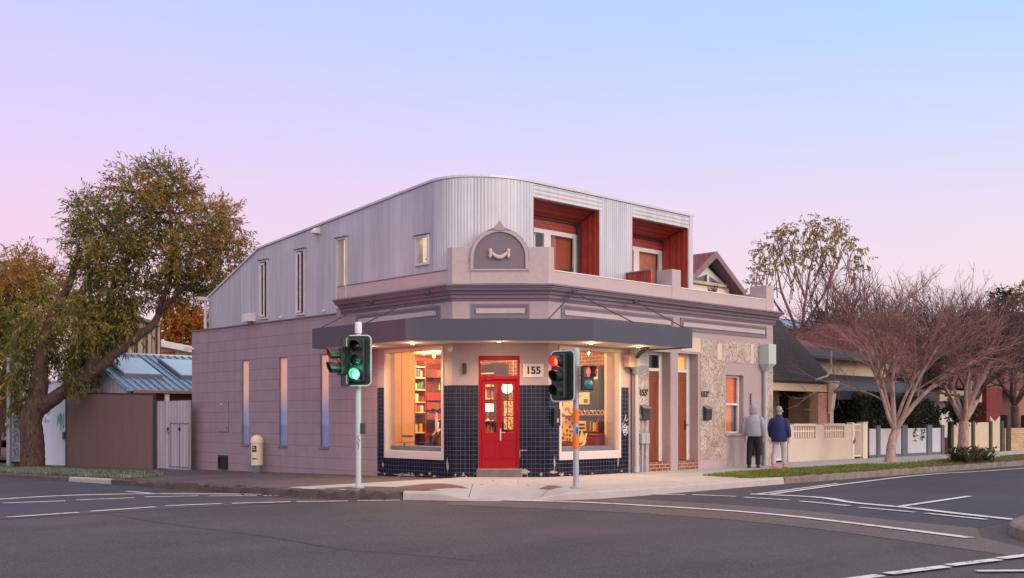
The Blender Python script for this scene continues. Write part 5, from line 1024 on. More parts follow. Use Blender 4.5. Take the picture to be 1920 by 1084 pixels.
for a, z, w, h in ((0, .055, .018, .02), (0, .01, .022, .03), (-.011, -.05, .008, .035), (.011, -.05, .008, .035), (.032, .005, .006, .03), (-.032, .005, .006, .03)): k.obox(c4+f4*.1495+u4*(a-w)+Vector((0, 0, .12+z-h)), u4*2*w, f4*.004, (0, 0, 2*h))
k.build('red_figure', emit('lit_red_figure', (1, .05, .03, 1), 5), ph)
k = MB(); k.lathe(c4+f4*.14-Vector((0, 0, .12)), [(.095, 0), (.09, .02), (.01, .04)], 20, f4); k.build('lens', M['teallens'], ph, smooth=50)
M['redhood'] = M['vis']
k = MB(); o = c4+f4*.14+Vector((0, 0, .12)); k.obox(o+u4*.105*-1+Vector((0, 0, .105)), u4*.21, f4*.2, (0, 0, .008)); k.obox(o+RT*.1+Vector((0, 0, -.1)), RT*.008, f4*.2, (0, 0, .2)); k.build('visor', M['vis'], ph)
lamp('red_glow', 'POINT', o+f4*.08+RT*.03, .5, (1, .05, .04), tr, .03)
MB().ring([P1+Vector((0, 0, 2.2)), c4+Vector((0, 0, .06))], .02, 6).build('bracket', M['galv'], tr)
MB().ring([P1+Vector((0, 0, 2.36))-RT*.06, P1+Vector((0, 0, 2.1))-RT*.11, P1+Vector((0, 0, 1.92))-RT*.08, P1+Vector((0, 0, 1.85))+RT*.04], .012, 6).build('cable', M['vis'], tr)
# ================================================================== SMALL STREET THINGS
q = hX(482, 882, -.28); zb = gz(-.3, q.y); bx, by = -.28, q.y
t = thing('service_pillar', 'cream domed service pillar with stickers against the mauve side wall', 'pillar', (bx, by, zb))
MB().lathe((bx, by, zb), [(.13, 0), (.13, .22), (.15, .22)], 18).build('base', M['grey'], t); MB().lathe((bx, by, zb+.2), [(.165, 0), (.165, .62), (.185, .63), (.185, .69), (.16, .78), (.1, .84), (.02, .86)], 20).build('body', mat('cream_plastic', srgb(222, 208, 178), .5, .06, 3), t, smooth=40)
def cursticker(z0, z1, a0, a1, m, nm, rr=.1665):
    k = MB(); vs = []; base = math.atan2(toc.y, toc.x)
    for i in range(7):
        a = base+rad(a0+(a1-a0)*i/6)
        vs += [(bx+rr*math.cos(a), by+rr*math.sin(a), zb+z0), (bx+rr*math.cos(a), by+rr*math.sin(a), zb+z1)]
    k.add(vs, [(2*i, 2*i+2, 2*i+3, 2*i+1) for i in range(6)]); k.build(nm, m, t)
cursticker(.58, .76, -42, 8, M['board'], 'dark_sticker'); cursticker(.64, .67, -36, -2, M['spray'], 'sticker_writing', .168); cursticker(.7, .73, -38, -10, M['spray'], 'sticker_writing', .168); cursticker(.36, .42, -45, 20, mat('green_sticker', srgb(150, 190, 60), .5, .1, 4), 'green_sticker'); cursticker(.375, .4, -30, 0, M['ink'], 'sticker_writing', .168)
pts = [hZ(x, y, -.12) for x, y in ((1010, 924), (1030, 920.5), (1056, 923.5), (1035, 926.5))]
tag(conform('service_cover', [(p.x, p.y) for p in pts], mat('rusty_iron_cover', srgb(110, 84, 76), .7, .3, 8), .006), 'rusty square service cover set in the corner pavement', 'service cover')
pts = [hZ(x, y, -.06) for x, y in ((735, 919), (800, 912), (835, 912), (878, 918), (800, 922), (760, 922))]
tag(conform('pavement_patch', [(p.x, p.y) for p in pts], mat('red_brown_patch', srgb(116, 76, 72), .9, .25, 10, bmp=.5), .005), kind='structure')
# warm grey asphalt infill at the crown of the corner, scored joints
tag(conform('pavement_patch', [(-4.3, .7), (-3.4, .35), (-2.95, -.5), (-3.0, -1.55), (-3.32, -1.5), (-3.8, -.8), (-4.15, -.05)], M['path'], .004), kind='structure')
def joint(a, c, w=.014):
    a, c = Vector(a), Vector(c); d = (c-a).normalized(); q = Vector((-d.y, d.x))*w/2; n = 10; vs = []
    for i in range(n+1):
        p = a.lerp(c, i/n)
        for s_ in (1, -1): vs.append((p.x+q.x*s_, p.y+q.y*s_, pz(p.x, p.y)+.003))
    b = MB(); b.add(vs, [(2*i, 2*i+1, 2*i+3, 2*i+2) for i in range(n)]); b.build('pavement_joint', M['joint'], kind='structure')
M['joint'] = mat('joint_grime', srgb(96, 88, 88), .9, .2, 8)
for x in (2.2, 4.2, 6.2, 8.2, 10.2, 12.2, 14.2, 16.2): joint((x, -.1 if x < 10.9 else .7), (x, -3.4 if x < 5 else -1.7))
joint((-.1, -1.9), (-1.9, -3.2)); joint((-1.2, -.5), (-2.9, -2.3)); joint((-1.9, 1.4), (-4.3, .2)); joint((.2, -1.6), (5.4, -1.7)); joint((5.4, -1.7), (16, -1.5))
# ================================================================== LEFT-HAND NEIGHBOURS
XF = -.42
def yf(px, x=XF): return hX(px, 785, x).y
g0, g1 = yf(288, -.3), yf(358, -.3)
t = thing('sheet_metal_gate', 'pale grey ribbed metal gate between the mauve wall and the brown fence', 'gate', (-.2, (g0+g1)/2, -.28))
zt = hX(320, 752, -.2).z
MB().box(-.32, -.29, g1, g0, -.26, zt).build('gate_sheet', M['gate'], t)
da, db, dz = yf(320, -.3), yf(356, -.3), hX(340, 793, -.3).z
MB().grid((-.335, 0, 0), (0, 1, 0), (-1, 0, 0), [db, db+.03, (da+db)/2-.012, (da+db)/2+.012, da-.03, da], [-.2, -.16, dz-.03, dz], lambda u, z: -.16 < z < dz-.03 and (db+.03 < u < (da+db)/2-.012 or (da+db)/2+.012 < u < da-.03), .014).build('door_frame', M['grey'], t)
for y in ((da+db)/2-.02, da+.12):
    MB().lathe((-.32, y, 1.02), [(.05, 0), (.05, .03), (.02, .05)], 10, (-1, 0, 0)).build('lock', M['black'], t)
MB().ring([(-.36, da+.12, 1.0), (-.38, da, .85), (-.36, da-.12, .98)], .008, 5).build('chain', M['dkmetal'], t)
f1y = hX(124, 785, XF).y; zt0, zt1 = hX(287, 740, XF).z, hX(124, 737, XF).z
t = thing('metal_fence', 'tall brown sheet metal fence beside the leaning tree', 'fence', (XF, (g0+f1y)/2, -.4))
b = MB(); ya = yf(288, XF); 
b.add([(XF, ya, -.42), (XF, f1y, -.55), (XF, f1y, zt1), (XF, ya, zt0), (XF+.05, ya, -.42), (XF+.05, f1y, -.55), (XF+.05, f1y, zt1), (XF+.05, ya, zt0)], [(0,3,2,1),(4,5,6,7),(0,1,5,4),(1,2,6,5),(2,3,7,6),(3,0,4,7)]); b.build('fence_sheet', M['brown'], t)
MB().ring([(XF+.01, ya, zt0+.01), (XF+.01, f1y, zt1+.01)], .03, 6).build('top_rail', M['dkmetal'], t)
MB().box(XF-.015, XF+.07, f1y-.03, f1y+.05, -.55, zt1+.03).build('post', M['dkmetal'], t)
MB().box(XF-.02, XF+.07, ya-.03, ya+.03, -.4, zt0+.02).build('post', M['dkmetal'], t)
# shed with blue ribbed roof: gable to the street
ye = 19.4; yr = 23.2; ze, zr = 2.32, 3.78; x0 = .3; x1 = 9.0
t = thing('gabled_shed', 'low shed with pale blue ribbed metal roof, two skylights and a white board gable', 'shed', (x0, ye, -.4))
b = MB(); b.prism([(x0, ye+.25, -.5), (x0, 2*yr-ye-.25, -.5), (x0, 2*yr-ye-.25, ze+.06), (x0, yr, zr-.03), (x0, ye+.25, ze+.06)], (.12, 0, 0)); b.build('gable_wall', boards('white_upright_board', srgb(196, 196, 204), srgb(186, 188, 198), .32, .05, 0, .7, gapc=srgb(120, 120, 132)), t)
MB().box(x0+.12, x1, ye+.3, ye+.4, -.5, ze+.05).build('side_wall', mat('brown_plank', srgb(112, 70, 52), .8, .15, 2, stretch=(1, 1, 6)), t)
b = MB(); b.prism([(x0-.15, ye, ze), (x0-.15, yr, zr), (x0-.15, yr, zr+.06), (x0-.15, ye, ze+.06)], (x1-x0, 0, 0)); b.build('roof_sheet', M['sky_blue'], t)
b = MB(); b.prism([(x0-.15, 2*yr-ye, ze), (x0-.15, yr+.002, zr), (x0-.15, yr+.002, zr+.06), (x0-.15, 2*yr-ye, ze+.06)], (x1-x0, 0, 0)); b.build('roof_sheet', M['sky_blue'], t)
def onroof(x, tt, dz=0): return Vector((x, ye+(yr-ye)*tt, ze+(zr-ze)*tt+.06+dz))
nrm = Vector((0, -(zr-ze), (yr-ye))).normalized(); up = Vector((0, yr-ye, zr-ze))
for i in range(28):
    x = x0-.1+i*.3
    k = MB(); k.obox(onroof(x, 0), (.05, 0, 0), up, nrm*.06); k.build('roof_rib', M['sky_blue'], t)
for xa in (.55, 2.75):
    k = MB(); k.obox(onroof(xa, .3), (1.5, 0, 0), up*.5, nrm*.16); s_ = k.build('skylight', M['grey'], t, bevel=.01)
    k = MB(); k.obox(onroof(xa+.06, .32)+nrm*.161, (1.38, 0, 0), up*.46, nrm*.012); k.build('skylight_pane', mat('sky_pane', srgb(140, 176, 200), .1, .05, 2, fine=False, spec=.8), s_)
MB().ring([(x0-.15, yr, zr+.07), (x1-.15, yr, zr+.07)], .06, 8).build('ridge_cap', M['trim'], t)
MB().box(x0+.1, x1, ye-.1, ye+.0, ze-.06, ze+.05).build('eave_gutter', mat('rusty_gutter', srgb(150, 112, 92), .7, .2, 5), t, bevel=.01)
MB().box(1.6, 1.75, ye-.02, ye+.08, -.3, ze-.05).build('post', M['white'], t)
# taller battened building and white house behind
def block(name, label, cat, d, pxs, pytop, m, depthm=5, group=None):
    # vertical box whose front face is perpendicular to the view at depth d
    a, c = hD(pxs[0], 785, d), hD(pxs[1], 785, d); t = thing(name, label, cat, (a.x, a.y, 0)); return t, a, c
t, a, c = block('battened_building', 'pale vertical batten clad building above the blue shed roof', 'building', 52, (135, 302), 0, None)
VD = Vector((c.x-CAM.x, c.y-CAM.y, 0)).normalized()*.98+Vector((-RT.x, -RT.y, 0))*.02
zl, zr_ = hD(135, 560, 52).z, hD(302, 612, 52).z
k = MB(); k.prism([(a.x, a.y, -1), (c.x, c.y, -1), (c.x, c.y, zr_), (a.x, a.y, zl)], VD*5); k.build('wall', M['batten'], t)
for i in range(9):
    p = a.lerp(c, (i+.5)/9); k = MB(); k.obox(Vector((p.x, p.y, -1))-FW*.08, (c-a).normalized()*.07, FW*.08, (0, 0, zl+(zr_-zl)*(i+.5)/9+1)); k.build('batten', M['dkdoor'], t)
k = MB(); k.obox(Vector((a.x, a.y, zl))-FW*.2, Vector((c.x-a.x, c.y-a.y, zr_-zl)), VD*5.3, (0, 0, .15)); k.build('roof', M['grey'], t)
t, a, c = block('white_house', 'white house corner with an orange window right of the battened building', 'house', 60, (296, 372), 0, None)
za, zc = hD(296, 640, 60).z, hD(372, 655, 60).z
k = MB(); k.prism([(a.x, a.y, -1), (c.x, c.y, -1), (c.x, c.y, zc-.1), (a.x, a.y, za-.1)], FW*5); k.build('wall', mat('cream_board', srgb(214, 204, 186), .8, .06, 2), t)
k = MB(); k.obox(Vector((a.x, a.y, za-.25))-FW*.5, Vector((c.x-a.x, c.y-a.y, zc-za)), FW*6, (0, 0, .35)); k.build('roof', M['white'], t)
k = MB(); p = hD(303, 668, 59.95); q = hD(328, 660, 59.95); k.obox(Vector((p.x, p.y, p.z-.6))-FW*.03, Vector((q.x-p.x, q.y-p.y, 0)), FW*.1, (0, 0, .85)); w = k.build('window', mat('terracotta_frame', srgb(180, 92, 60), .6, .1, 3), t)
k = MB(); k.obox(Vector((p.x, p.y, p.z-.5))-FW*.05+RT*.08, Vector((q.x-p.x, q.y-p.y, 0))*.8, FW*.02, (0, 0, .55)); k.build('pane', M['glass_d'], w)
# white graffiti wall behind the tree, dark fence further on, street poles
XW = -.3; yA = f1y-.2; yB = hX(30, 785, XW).y
t = thing('rendered_wall', 'white rendered wall with teal graffiti behind the leaning tree', 'wall', (XW, yA, -.5))
b = MB(); b.box(XW, XW+.2, yA, yB, -.7, 2.75); b.build('wall', M['graf'], t); b = MB(); b.box(XW-.04, XW+.24, yA, yB, 2.75, 2.82); b.build('coping', M['white'], t)
yg = hX(124, 800, XW).y
gr = [(-.02, 0), (.08, .5), (.2, .12), (.34, .62), (.42, .05), (.5, -.15), (.5, .55), (.8, -.1), (.82, .6)]
scribble([(a*.75-.1, z*.85) for a, z in gr], .04, (XW, yg+.75, 1.05), (0, -1, 0), (-1, 0, 0), 'graffiti', M['teal'], t)
MB().box(XW-.05, XW, yg+.06, yg+.26, .55, .85).build('meter_box', M['dkmetal'], t, bevel=.01)
t = thing('paling_fence', 'dark brown paling fence at the far left', 'fence', (-1.2, yB+.1, -.6)); b = MB(); b.box(-1.2, -1.12, yB+.1, yB+16, -.8, 2.0); b.build('palings', boards('dark_paling', srgb(74, 58, 56), srgb(58, 46, 46), .14, .08, 0, .8), t); MB().box(-1.24, -1.1, yB+.1, yB+16, 2.0, 2.06).build('top_rail', M['dkdoor'], t)
for i, (px, d, w, z1, m_, lab) in enumerate(((17, 39.5, .09, 3.6, M['galv'], 'slim grey steel pole left of the leaning tree'), (34, 40, .16, 5.0, M['bark'], 'brown timber pole close left of the leaning tree'))):
    p = hD(px, 866, d); t = thing('street_pole' if i == 0 else 'timber_pole', lab, 'pole', (p.x, p.y, gz(-3, p.y)))
    MB().ring([(p.x, p.y, -.6), (p.x, p.y, z1)], w, 12).build('shaft', m_, t, smooth=50)
    MB().lathe((p.x, p.y, z1), [(w*1.1, 0), (w*1.1, .05), (w*.3, .09)], 10).build('cap', M['dkmetal'], t)
    if i == 1:
        q = Vector((p.x, p.y, 0))-FW*(w+.004)-RT*.17; k = MB(); k.obox(q+Vector((0, 0, -.25)), RT*.34, FW*.003, (0, 0, 1.75)); pl = k.build('metal_plate', M['galv'], t)
        for j in range(3): scribble([(0, 0), (.12, .2), (.02, .32), (.2, .4), (.05, .25), (.22, .12), (.16, .5), (.02, .45)], .014, q+RT*.05+Vector((0, 0, -.15+.52*j))-FW*.003, RT, -FW, 'tag_scrawl', M['purple'], t)
# ================================================================== RIGHT-HAND TERRACES
EX = 10.95
t = thing('terrace_house', 'single storey cream terrace house with dark shingle roof beside the corner shop', 'house', (EX, 2.8, 0))
X1 = 16.6; zE = 2.55; yE = 1.25; yR = 3.85; zR = 5.2
k = MB(); k.prism([(EX, yE, zE), (EX, yR, zR), (EX, yR, zR+.1), (EX, yE, zE+.07)], (X1-EX, 0, 0)); rf = k.build('roof', M['slate'], t)
k = MB(); k.prism([(EX, 6.4, zE), (EX, yR+.001, zR), (EX, yR+.001, zR+.1), (EX, 6.4, zE+.07)], (X1-EX, 0, 0)); k.build('roof', M['slate'], t)
MB().box(EX, X1, 2.9, 3.1, 0, 3.1).build('front_wall', M['pinkw'], t)
MB().box(X1-.22, X1-.001, 1.3, 6.2, 0, 2.6).build('side_wall', M['yellow2'], t); k = MB(); k.prism([(X1-.22, 1.6, 2.6), (X1-.22, 6.1, 2.6), (X1-.22, yR, zR-.15)], (.2, 0, 0)); k.build('gable_wall', M['yellow2'], t)
MB().box(EX, X1-.25, yE+.02, yE+.14, zE-.32, zE-.03).build('verandah_beam', M['yellow2'], t, bevel=.01); MB().ring([(EX, yE-.03, zE+.0), (X1, yE-.03, zE+.0)], .06, 8).build('gutter', M['dkdoor'], t)
def onY(px, y): return hY(px, 785, y).x
a, c = onY(1458, 2.9), onY(1479, 2.9); MB().grid((0, 2.88, 0), (1, 0, 0), (0, -1, 0), [a, a+.07, c-.07, c], [0, 2.1, 2.18], lambda u, z: a+.07 < u < c-.07 and z < 2.1, .05).build('door_frame', M['yellow2'], t); MB().box(a+.07, c-.07, 2.87, 2.895, 0, 2.1).build('front_door', M['dkdoor'], t)
MB().box(EX+.02, a-.05, 2.85, 2.895, 0, 2.3).build('wall_panel', M['yellow2'], t)
a, c = onY(1486, 2.9), onY(1498, 2.9); MB().box(a, c, 2.84, 2.895, .3, 2.2).build('downpipe', M['yellow2'], t); a, c = onY(1496, 2.9), onY(1530, 2.9); 
w = MB().grid((0, 2.86, 0), (1, 0, 0), (0, -1, 0), [a, a+.06, c-.06, c], [.9, .96, 2.0, 2.06], lambda u, z: a+.06 < u < c-.06 and .96 < z < 2.0, .05).build('window', M['yellow2'], t); MB().box(a+.06, c-.06, 2.868, 2.878, .96, 2.0).build('pane', mat('drawn_blind', srgb(150, 118, 106), .6, .1, 3), w)
MB().box(onY(1497, 2.2), onY(1507, 2.2), 2.2, 2.85, 2.05, 2.35).build('wall_lantern', M['dkdoor'], t, bevel=.03)
a, c = onY(1533, 1.3), onY(1550, 1.3); k = MB(); k.box(a, c, 1.28, 1.6, 0, 2.2); k.build('verandah_pier', M['pinkw'], t)
k = MB(); k.prism([(c-.02, 1.24, 2.2), (c-.02, 1.24, 2.6), (c-.02, .95, 2.6), (c-.02, .98, 2.4), (c-.02, 1.12, 2.3)], (.25, 0, 0)); k.prism([(c-.02, 1.24, 1.5), (c-.02, 1.24, 2.2), (c-.02, 1.05, 2.18), (c-.02, 1.12, 1.7)], (.22, 0, 0)); k.build('corbel', M['yellow'], t, bevel=.02)
MB().ring([(a-.3, 1.2, 2.62), (a+.1, 1.0, 2.75), (a+.35, 1.0, 2.95), (a+.35, 1.0, 3.6)], .03, 6).build('vent_pipe', M['pipe'], t)
MB().box(EX, X1, 1.3, 2.9, -.02, .06).build('verandah_floor', M['conc'], t)
# front wall of the terrace with baluster panels
YW = .85; wa, wc = onY(1478, YW), onY(1597, YW); o1 = (onY(1488, YW), onY(1529, YW)); o2 = (onY(1545, YW), onY(1583, YW))
t = thing('front_wall', 'cream rendered front wall with two baluster panels before the terrace house', 'wall', (wa, YW, 0))
MB().grid((0, YW, 0), (1, 0, 0), (0, -1, 0), [wa, *o1, *o2, wc], [-.1, .72, 1.12, 1.16], lambda u, z: .72 < z < 1.12 and (o1[0] < u < o1[1] or o2[0] < u < o2[1]), .16).build('wall', M['yellow'], t)
for o in (o1, o2):
    MB().box(o[0]-.03, o[1]+.03, YW-.03, YW+.17, 1.10, 1.19).build('coping', M['yellow'], t, bevel=.012)
    for j in range(9):
        x = o[0]+(o[1]-o[0])*(j+.5)/9; MB().box(x-.028, x+.028, YW+.04, YW+.1, .722, 1.1).build('baluster', M['cream'], t)
    MB().box(o[0], o[1], YW+.035, YW+.105, .93, .97).build('baluster_rail', M['cream'], t)
def bargate(name, label, xa, xc, h, n, y=YW+.04, m=M['cream']):
    t = thing(name, label, 'gate', (xa, y, 0))
    MB().grid((0, y, 0), (1, 0, 0), (0, -1, 0), [xa, xa+.05, xc-.05, xc], [.06, .12, h-.06, h], lambda u, z: xa+.05 < u < xc-.05 and .12 < z < h-.06, .04).build('gate_frame', m, t)
    for j in range(n):
        x = xa+.05+(xc-xa-.1)*(j+.5)/n; MB().ring([(x, y+.02, .1), (x, y+.02, h-.03)], .018, 6).build('bar', m, t)
    MB().box(xa+.03, xc-.03, y+.005, y+.035, h*.8, h*.8+.035).build('rail', m, t)
    MB().box(xa+.05, xa+.13, y-.03, y+.06, h*.48, h*.6).build('latch', M['dkmetal'], t)
    return t
bargate('bar_gate', 'white barred metal gate nearest the corner shop', onY(1455, YW), wa-.02, .78, 9, m=M['white'])
gA, gB = onY(1601, YW), onY(1617, YW)
bargate('bar_gate', 'cream barred metal gate at the right end of the cream wall', gA, gB, 1.18, 6)
t = thing('gate_post', 'narrow cream gate post carrying a house number plate', 'post', (wc, YW, 0)); MB().box(wc+.002, gA-.01, YW-.03, YW+.2, -.05, 1.22).build('post', M['cream'], t, bevel=.01); MB().box((wc+gA)/2-.05, (wc+gA)/2+.05, YW-.045, YW-.031, .75, .98).build('number_plate', M['white'], t); MB().box((wc+gA)/2-.03, (wc+gA)/2+.03, YW-.045, YW-.031, .5, .62).build('mail_slot', M['black'], t)
t = thing('gate_post', 'narrow cream gate post beside the white board fence', 'post', (gB, YW, 0)); MB().box(gB+.01, gB+.32, YW-.03, YW+.2, -.05, 1.2).build('post', M['cream'], t, bevel=.01); MB().box(gB-.0, gB+.33, YW-.04, YW+.21, 1.2, 1.24).build('cap', M['yellow'], t)
# second house: dark verandah roof, barred window
t = thing('verandah_house', 'cream house with terracotta roof and dark sheet verandah behind the white board fence', 'house', (16.7, 3.2, 0))
MB().box(16.65, 24.5, 3.4, 3.6, 0, 3.6).build('front_wall', M['yellow2'], t)
k = MB(); k.prism([(16.65, 1.3, 2.25), (16.65, 3.4, 2.95), (16.65, 3.4, 3.0), (16.65, 1.3, 2.30)], (7.8, 0, 0)); k.build('verandah_roof', M['slate2'], t)
MB().box(16.65, 24.4, 1.26, 1.31, 2.0, 2.28).build('verandah_valance', M['slate2'], t)
k = MB(); k.prism([(16.65, 3.0, 3.55), (16.65, 5.2, 4.1), (16.65, 5.2, 4.2), (16.65, 3.0, 3.65)], (7.8, 0, 0)); k.build('roof', M['slate'], t)
k = MB(); k.prism([(17.0, 5.2, 4.02), (17.6, 9, 5.0), (17.6, 9, 5.12), (17.0, 5.2, 4.14)], (7.8, 0, 0)); k.build('roof', M['rtile'], t, uvfn=lambda x, y, z, n: (x, y*1.1))
MB().box(16.62, 24.5, 2.9, 3.02, 3.5, 3.64).build('gutter', M['dkmetal'], t, bevel=.02)
a, c = onY(1557, 3.35), onY(1577, 3.35); w = MB().grid((0, 3.35, 0), (1, 0, 0), (0, -1, 0), [a, a+.08, c-.08, c], [.5, .6, 2.2, 2.28], lambda u, z: a+.08 < u < c-.08 and .6 < z < 2.2, .06).build('window', M['dkmetal'], t); MB().box(a+.08, c-.08, 3.36, 3.37, .6, 2.2).build('pane', M['glass_d'], w); MB().box(a+.08, c-.08, 3.39, 3.398, .6, 2.2).build('dark_interior', M['dark'], w)
for j in range(4): x = a+.08+(c-a-.16)*(j+.5)/4; MB().ring([(x, 3.33, .55), (x, 3.33, 2.24)], .018, 6).build('window_bar', M['grey'], w)
for x in (18.6, 21.4, 24.2): MB().box(x-.06, x+.06, 1.3, 1.42, 0, 2.2).build('verandah_post', M['fpost'], t)
# white board fence with blue-grey posts
YB = .78; fa, fc = gB+.36, onY(1768, YB)
t = thing('board_fence', 'white board fence with blue grey posts under the hedge', 'fence', (fa, YB, 0))
pxp = [(1643, 1649), (1690, 1700), (1737, 1746), (1764, 1769)]; ps = [(onY(p, YB), onY(q, YB)) for p, q in pxp]
xs_ = fa
for p, q in ps:
    MB().box(p, q, YB-.05, YB+.08, -.05, 1.12).build('post', M['fpost'], t, bevel=.01)
    if p-xs_ > .2: MB().box(xs_+.01, p-.01, YB, YB+.03, .05, 1.0).build('board_panel', M['fencew'], t); MB().box(xs_+.01, p-.01, YB-.02, YB-.002, .0, .1).build('plinth_board', M['fpost'], t)
    xs_ = q
# straw coloured picket panels further along
ta, tc_ = onY(1786, YB), onY(1880, YB)
t = thing('picket_fence', 'straw coloured timber fence with dark green posts and peaked end panel', 'fence', (ta, YB, 0)); M['gpost'] = mat('dark_green_post', srgb(58, 66, 58), .7, .1, 3)
bounds = [1786, 1822, 1855, 1876]; 
for i, (p, q) in enumerate(zip(bounds, bounds[1:])):
    xa, xb = onY(p, YB)+.12, onY(q, YB)-.05
    if i < 2: MB().box(xa, xb, YB, YB+.04, .02, 1.2).build('panel', M['fencet'], t)
    else:
        k = MB(); k.prism([(xa, YB, .02), (xb, YB, .02), (xb, YB, 1.45), ((xa+xb)/2, YB, 1.2), (xa, YB, 1.45)], (0, .04, 0)); k.build('panel', M['fencet'], t)
for p in (1781, 1822, 1855, 1876): x = onY(p, YB); MB().box(x-.02, x+.18, YB-.06, YB+.08, -.05, 1.25).build('post', M['gpost'], t)
xa, xb = onY(1881, YB), onY(1990, YB)
t = thing('brick_wall', 'low straw coloured brick wall at the far right', 'wall', (xa, YB, 0)); MB().box(xa+.2, xb, YB, YB+.2, -.05, .95).build('wall', brickmat('straw_brick', srgb(196, 164, 122), srgb(180, 146, 106), srgb(150, 128, 110), .24, .09, .01), t)
for i in range(4): x = xa+.3+i*2.2; MB().box(x, x+.4, YB-.05, YB+.25, -.05, 1.5).build('pier', M['dkdoor'], t)
# third house: red tiled roof, crimson brick pier, cream lintel
hx0, hx1 = onY(1690, 4), onY(1925, 4)
t = thing('red_roofed_house', 'house with terracotta tiled roof and crimson brick pier behind the bare trees', 'house', (hx0, 4, 0))
MB().box(hx0, hx1, 4.6, 4.9, 0, 3.2).build('front_wall', mat('plum_wall', srgb(96, 60, 62), .8, .15, 2), t)
k = MB(); zt_ = hY(1800, 640, 9).z; ze_ = hY(1800, 728, 3.4).z
k.prism([(hx0-1, 3.4, ze_), (hx0+2.5, 9, zt_), (hx1+1-3, 9, zt_), (hx1+1, 3.4, ze_)], (0, 0, .12)); k.build('roof', M['rtile'], t, uvfn=lambda x, y, z, n: (x, y*1.2))
k = MB(); k.prism([(hx0-1, 3.4, ze_+.0), (hx0-1, 15, ze_), (hx0+2.5, 9, zt_)], (0, 0, .12)); k.build('roof', M['rtile'], t, uvfn=lambda x, y, z, n: (y, x*1.2))
a, c = onY(1762, 3.5), onY(1850, 3.5); MB().box(a, c, 3.5, 3.7, ze_-.6, ze_-.1).build('lintel', M['yellow2'], t)
a, c = onY(1850, 3.3), onY(1879, 3.3); MB().box(a, c, 3.3, 4.2, 0, ze_+.1).build('brick_pier', M['redbrick'], t, bevel=.01)
a, c = onY(1776, 3.9), onY(1812, 3.9); w = MB().box(a, c, 4.5, 4.58, .6, 2.6).build('window', M['white'], t); k = MB(); k.prism([(a+.3, 4.3, .5), (a+.9, 4.3, .5), (a+.3, 4.3, 2.0)], (0, .04, 0)); k.build('curtain', M['net'], w)
MB().box(onY(1752, 3), onY(1760, 3), 3.0, 3.3, 0, 2.3).build('verandah_post', M['redbrick'], t)
a, c = onY(1736, 3), onY(1751, 3); MB().box(a, c, 3.1, 3.2, .6, 2.2).build('louvre_screen', corrug('white_louvre', srgb(196, 186, 190), .16, .6, 0, .8, axis=1), t)
# gabled house with crimson tiles behind the corner building
yG = 9.0; A = hY(1342, 479, yG); Rr = hY(1397, 554, yG); Lx = 2*A.x-Rr.x; zb = Rr.z
t = thing('gabled_house', 'house with crimson tiled roof and triangular gable window behind the parapet', 'house', (A.x, yG, 0))
MB().box(Lx+.45, Rr.x-.45, yG+.5, yG+9, 0, zb+.35).build('wall', M['cream'], t)
k = MB(); k.prism([(Lx+.45, yG+.5, zb+.3), (Rr.x-.45, yG+.5, zb+.3), (A.x, yG+.5, A.z-.35)], (0, .1, 0)); k.build('gable_wall', M['white'], t)
for sgn, ex in ((-1, Lx), (1, Rr.x)):
    k = MB(); k.prism([(ex, yG, zb), (A.x, yG, A.z), (A.x, yG, A.z+.16), (ex, yG, zb+.16)], (0, 9.4, 0)); k.build('roof', M['rtile2'], t, uvfn=lambda x, y, z, n: (y, z*1.5))
    k = MB(); k.prism([(ex, yG+.001, zb-.03), (A.x, yG+.001, A.z-.03), (A.x, yG+.001, A.z-.004), (ex, yG+.001, zb-.004)], (0, 1.2, 0)); k.build('eave_lining', M['mauve_d'], t)
    k = MB(); k.prism([(ex, yG-.06, zb-.1), (A.x, yG-.06, A.z-.1), (A.x, yG-.06, A.z+.17), (ex, yG-.06, zb+.17)], (0, .055, 0)); k.build('bargeboard', mat('plum_bargeboard', srgb(126, 104, 108), .7, .06, 3) if sgn < 0 else bpy.data.materials['plum_bargeboard'], t)
k = MB(); w_ = (Rr.x-Lx)/2; k.prism([(A.x-w_*.5, yG+.44, zb+.42), (A.x+w_*.5, yG+.44, zb+.42), (A.x, yG+.44, A.z-.75)], (0, .05, 0)); gw = k.build('gable_window', M['glass_d'], t)
MB().box(A.x-.06, A.x+.06, yG+.38, yG+.43, zb+.42, A.z-.75).build('mullion', M['white'], gw); MB().box(A.x-w_*.62, A.x+w_*.62, yG+.36, yG+.44, zb+.3, zb+.42).build('sill', M['yellow2'], gw)
# distant roofs
for i, (px0, px1, py0, py1, d, m_, lab) in enumerate(((1460, 1560, 592, 612, 60, M['sky_blue'], 'pale blue sheet roofed house far behind the dark shingle terrace'), (1600, 1760, 640, 700, 56, M['rtile'], 'terracotta tiled house far behind the first bare tree'), (1850, 2010, 576, 640, 60, M['slate'], 'dark roofed house far behind the second bare tree'))):
    a, c = hD(px0, 785, d), hD(px1, 785, d); z1 = hD(px0, py0, d).z; z0 = hD(px0, py1, d).z; u = c-a
    t = thing('distant_house', lab, 'house', (a.x, a.y, 0))
    k = MB(); k.obox(Vector((a.x, a.y, 0))+FW*1.2, u, FW*6, (0, 0, z0)); k.build('wall', M['pinkw'] if i else M['white'], t)
    k = MB(); k.prism([Vector((a.x, a.y, z0-.1))-RT*.6, Vector((c.x, c.y, z0-.1))+RT*.6, Vector((c.x, c.y, z1))+FW*4-RT*.8, Vector((a.x, a.y, z1))+FW*4+RT*.8], (0, 0, .15)); k.build('roof', m_, t)
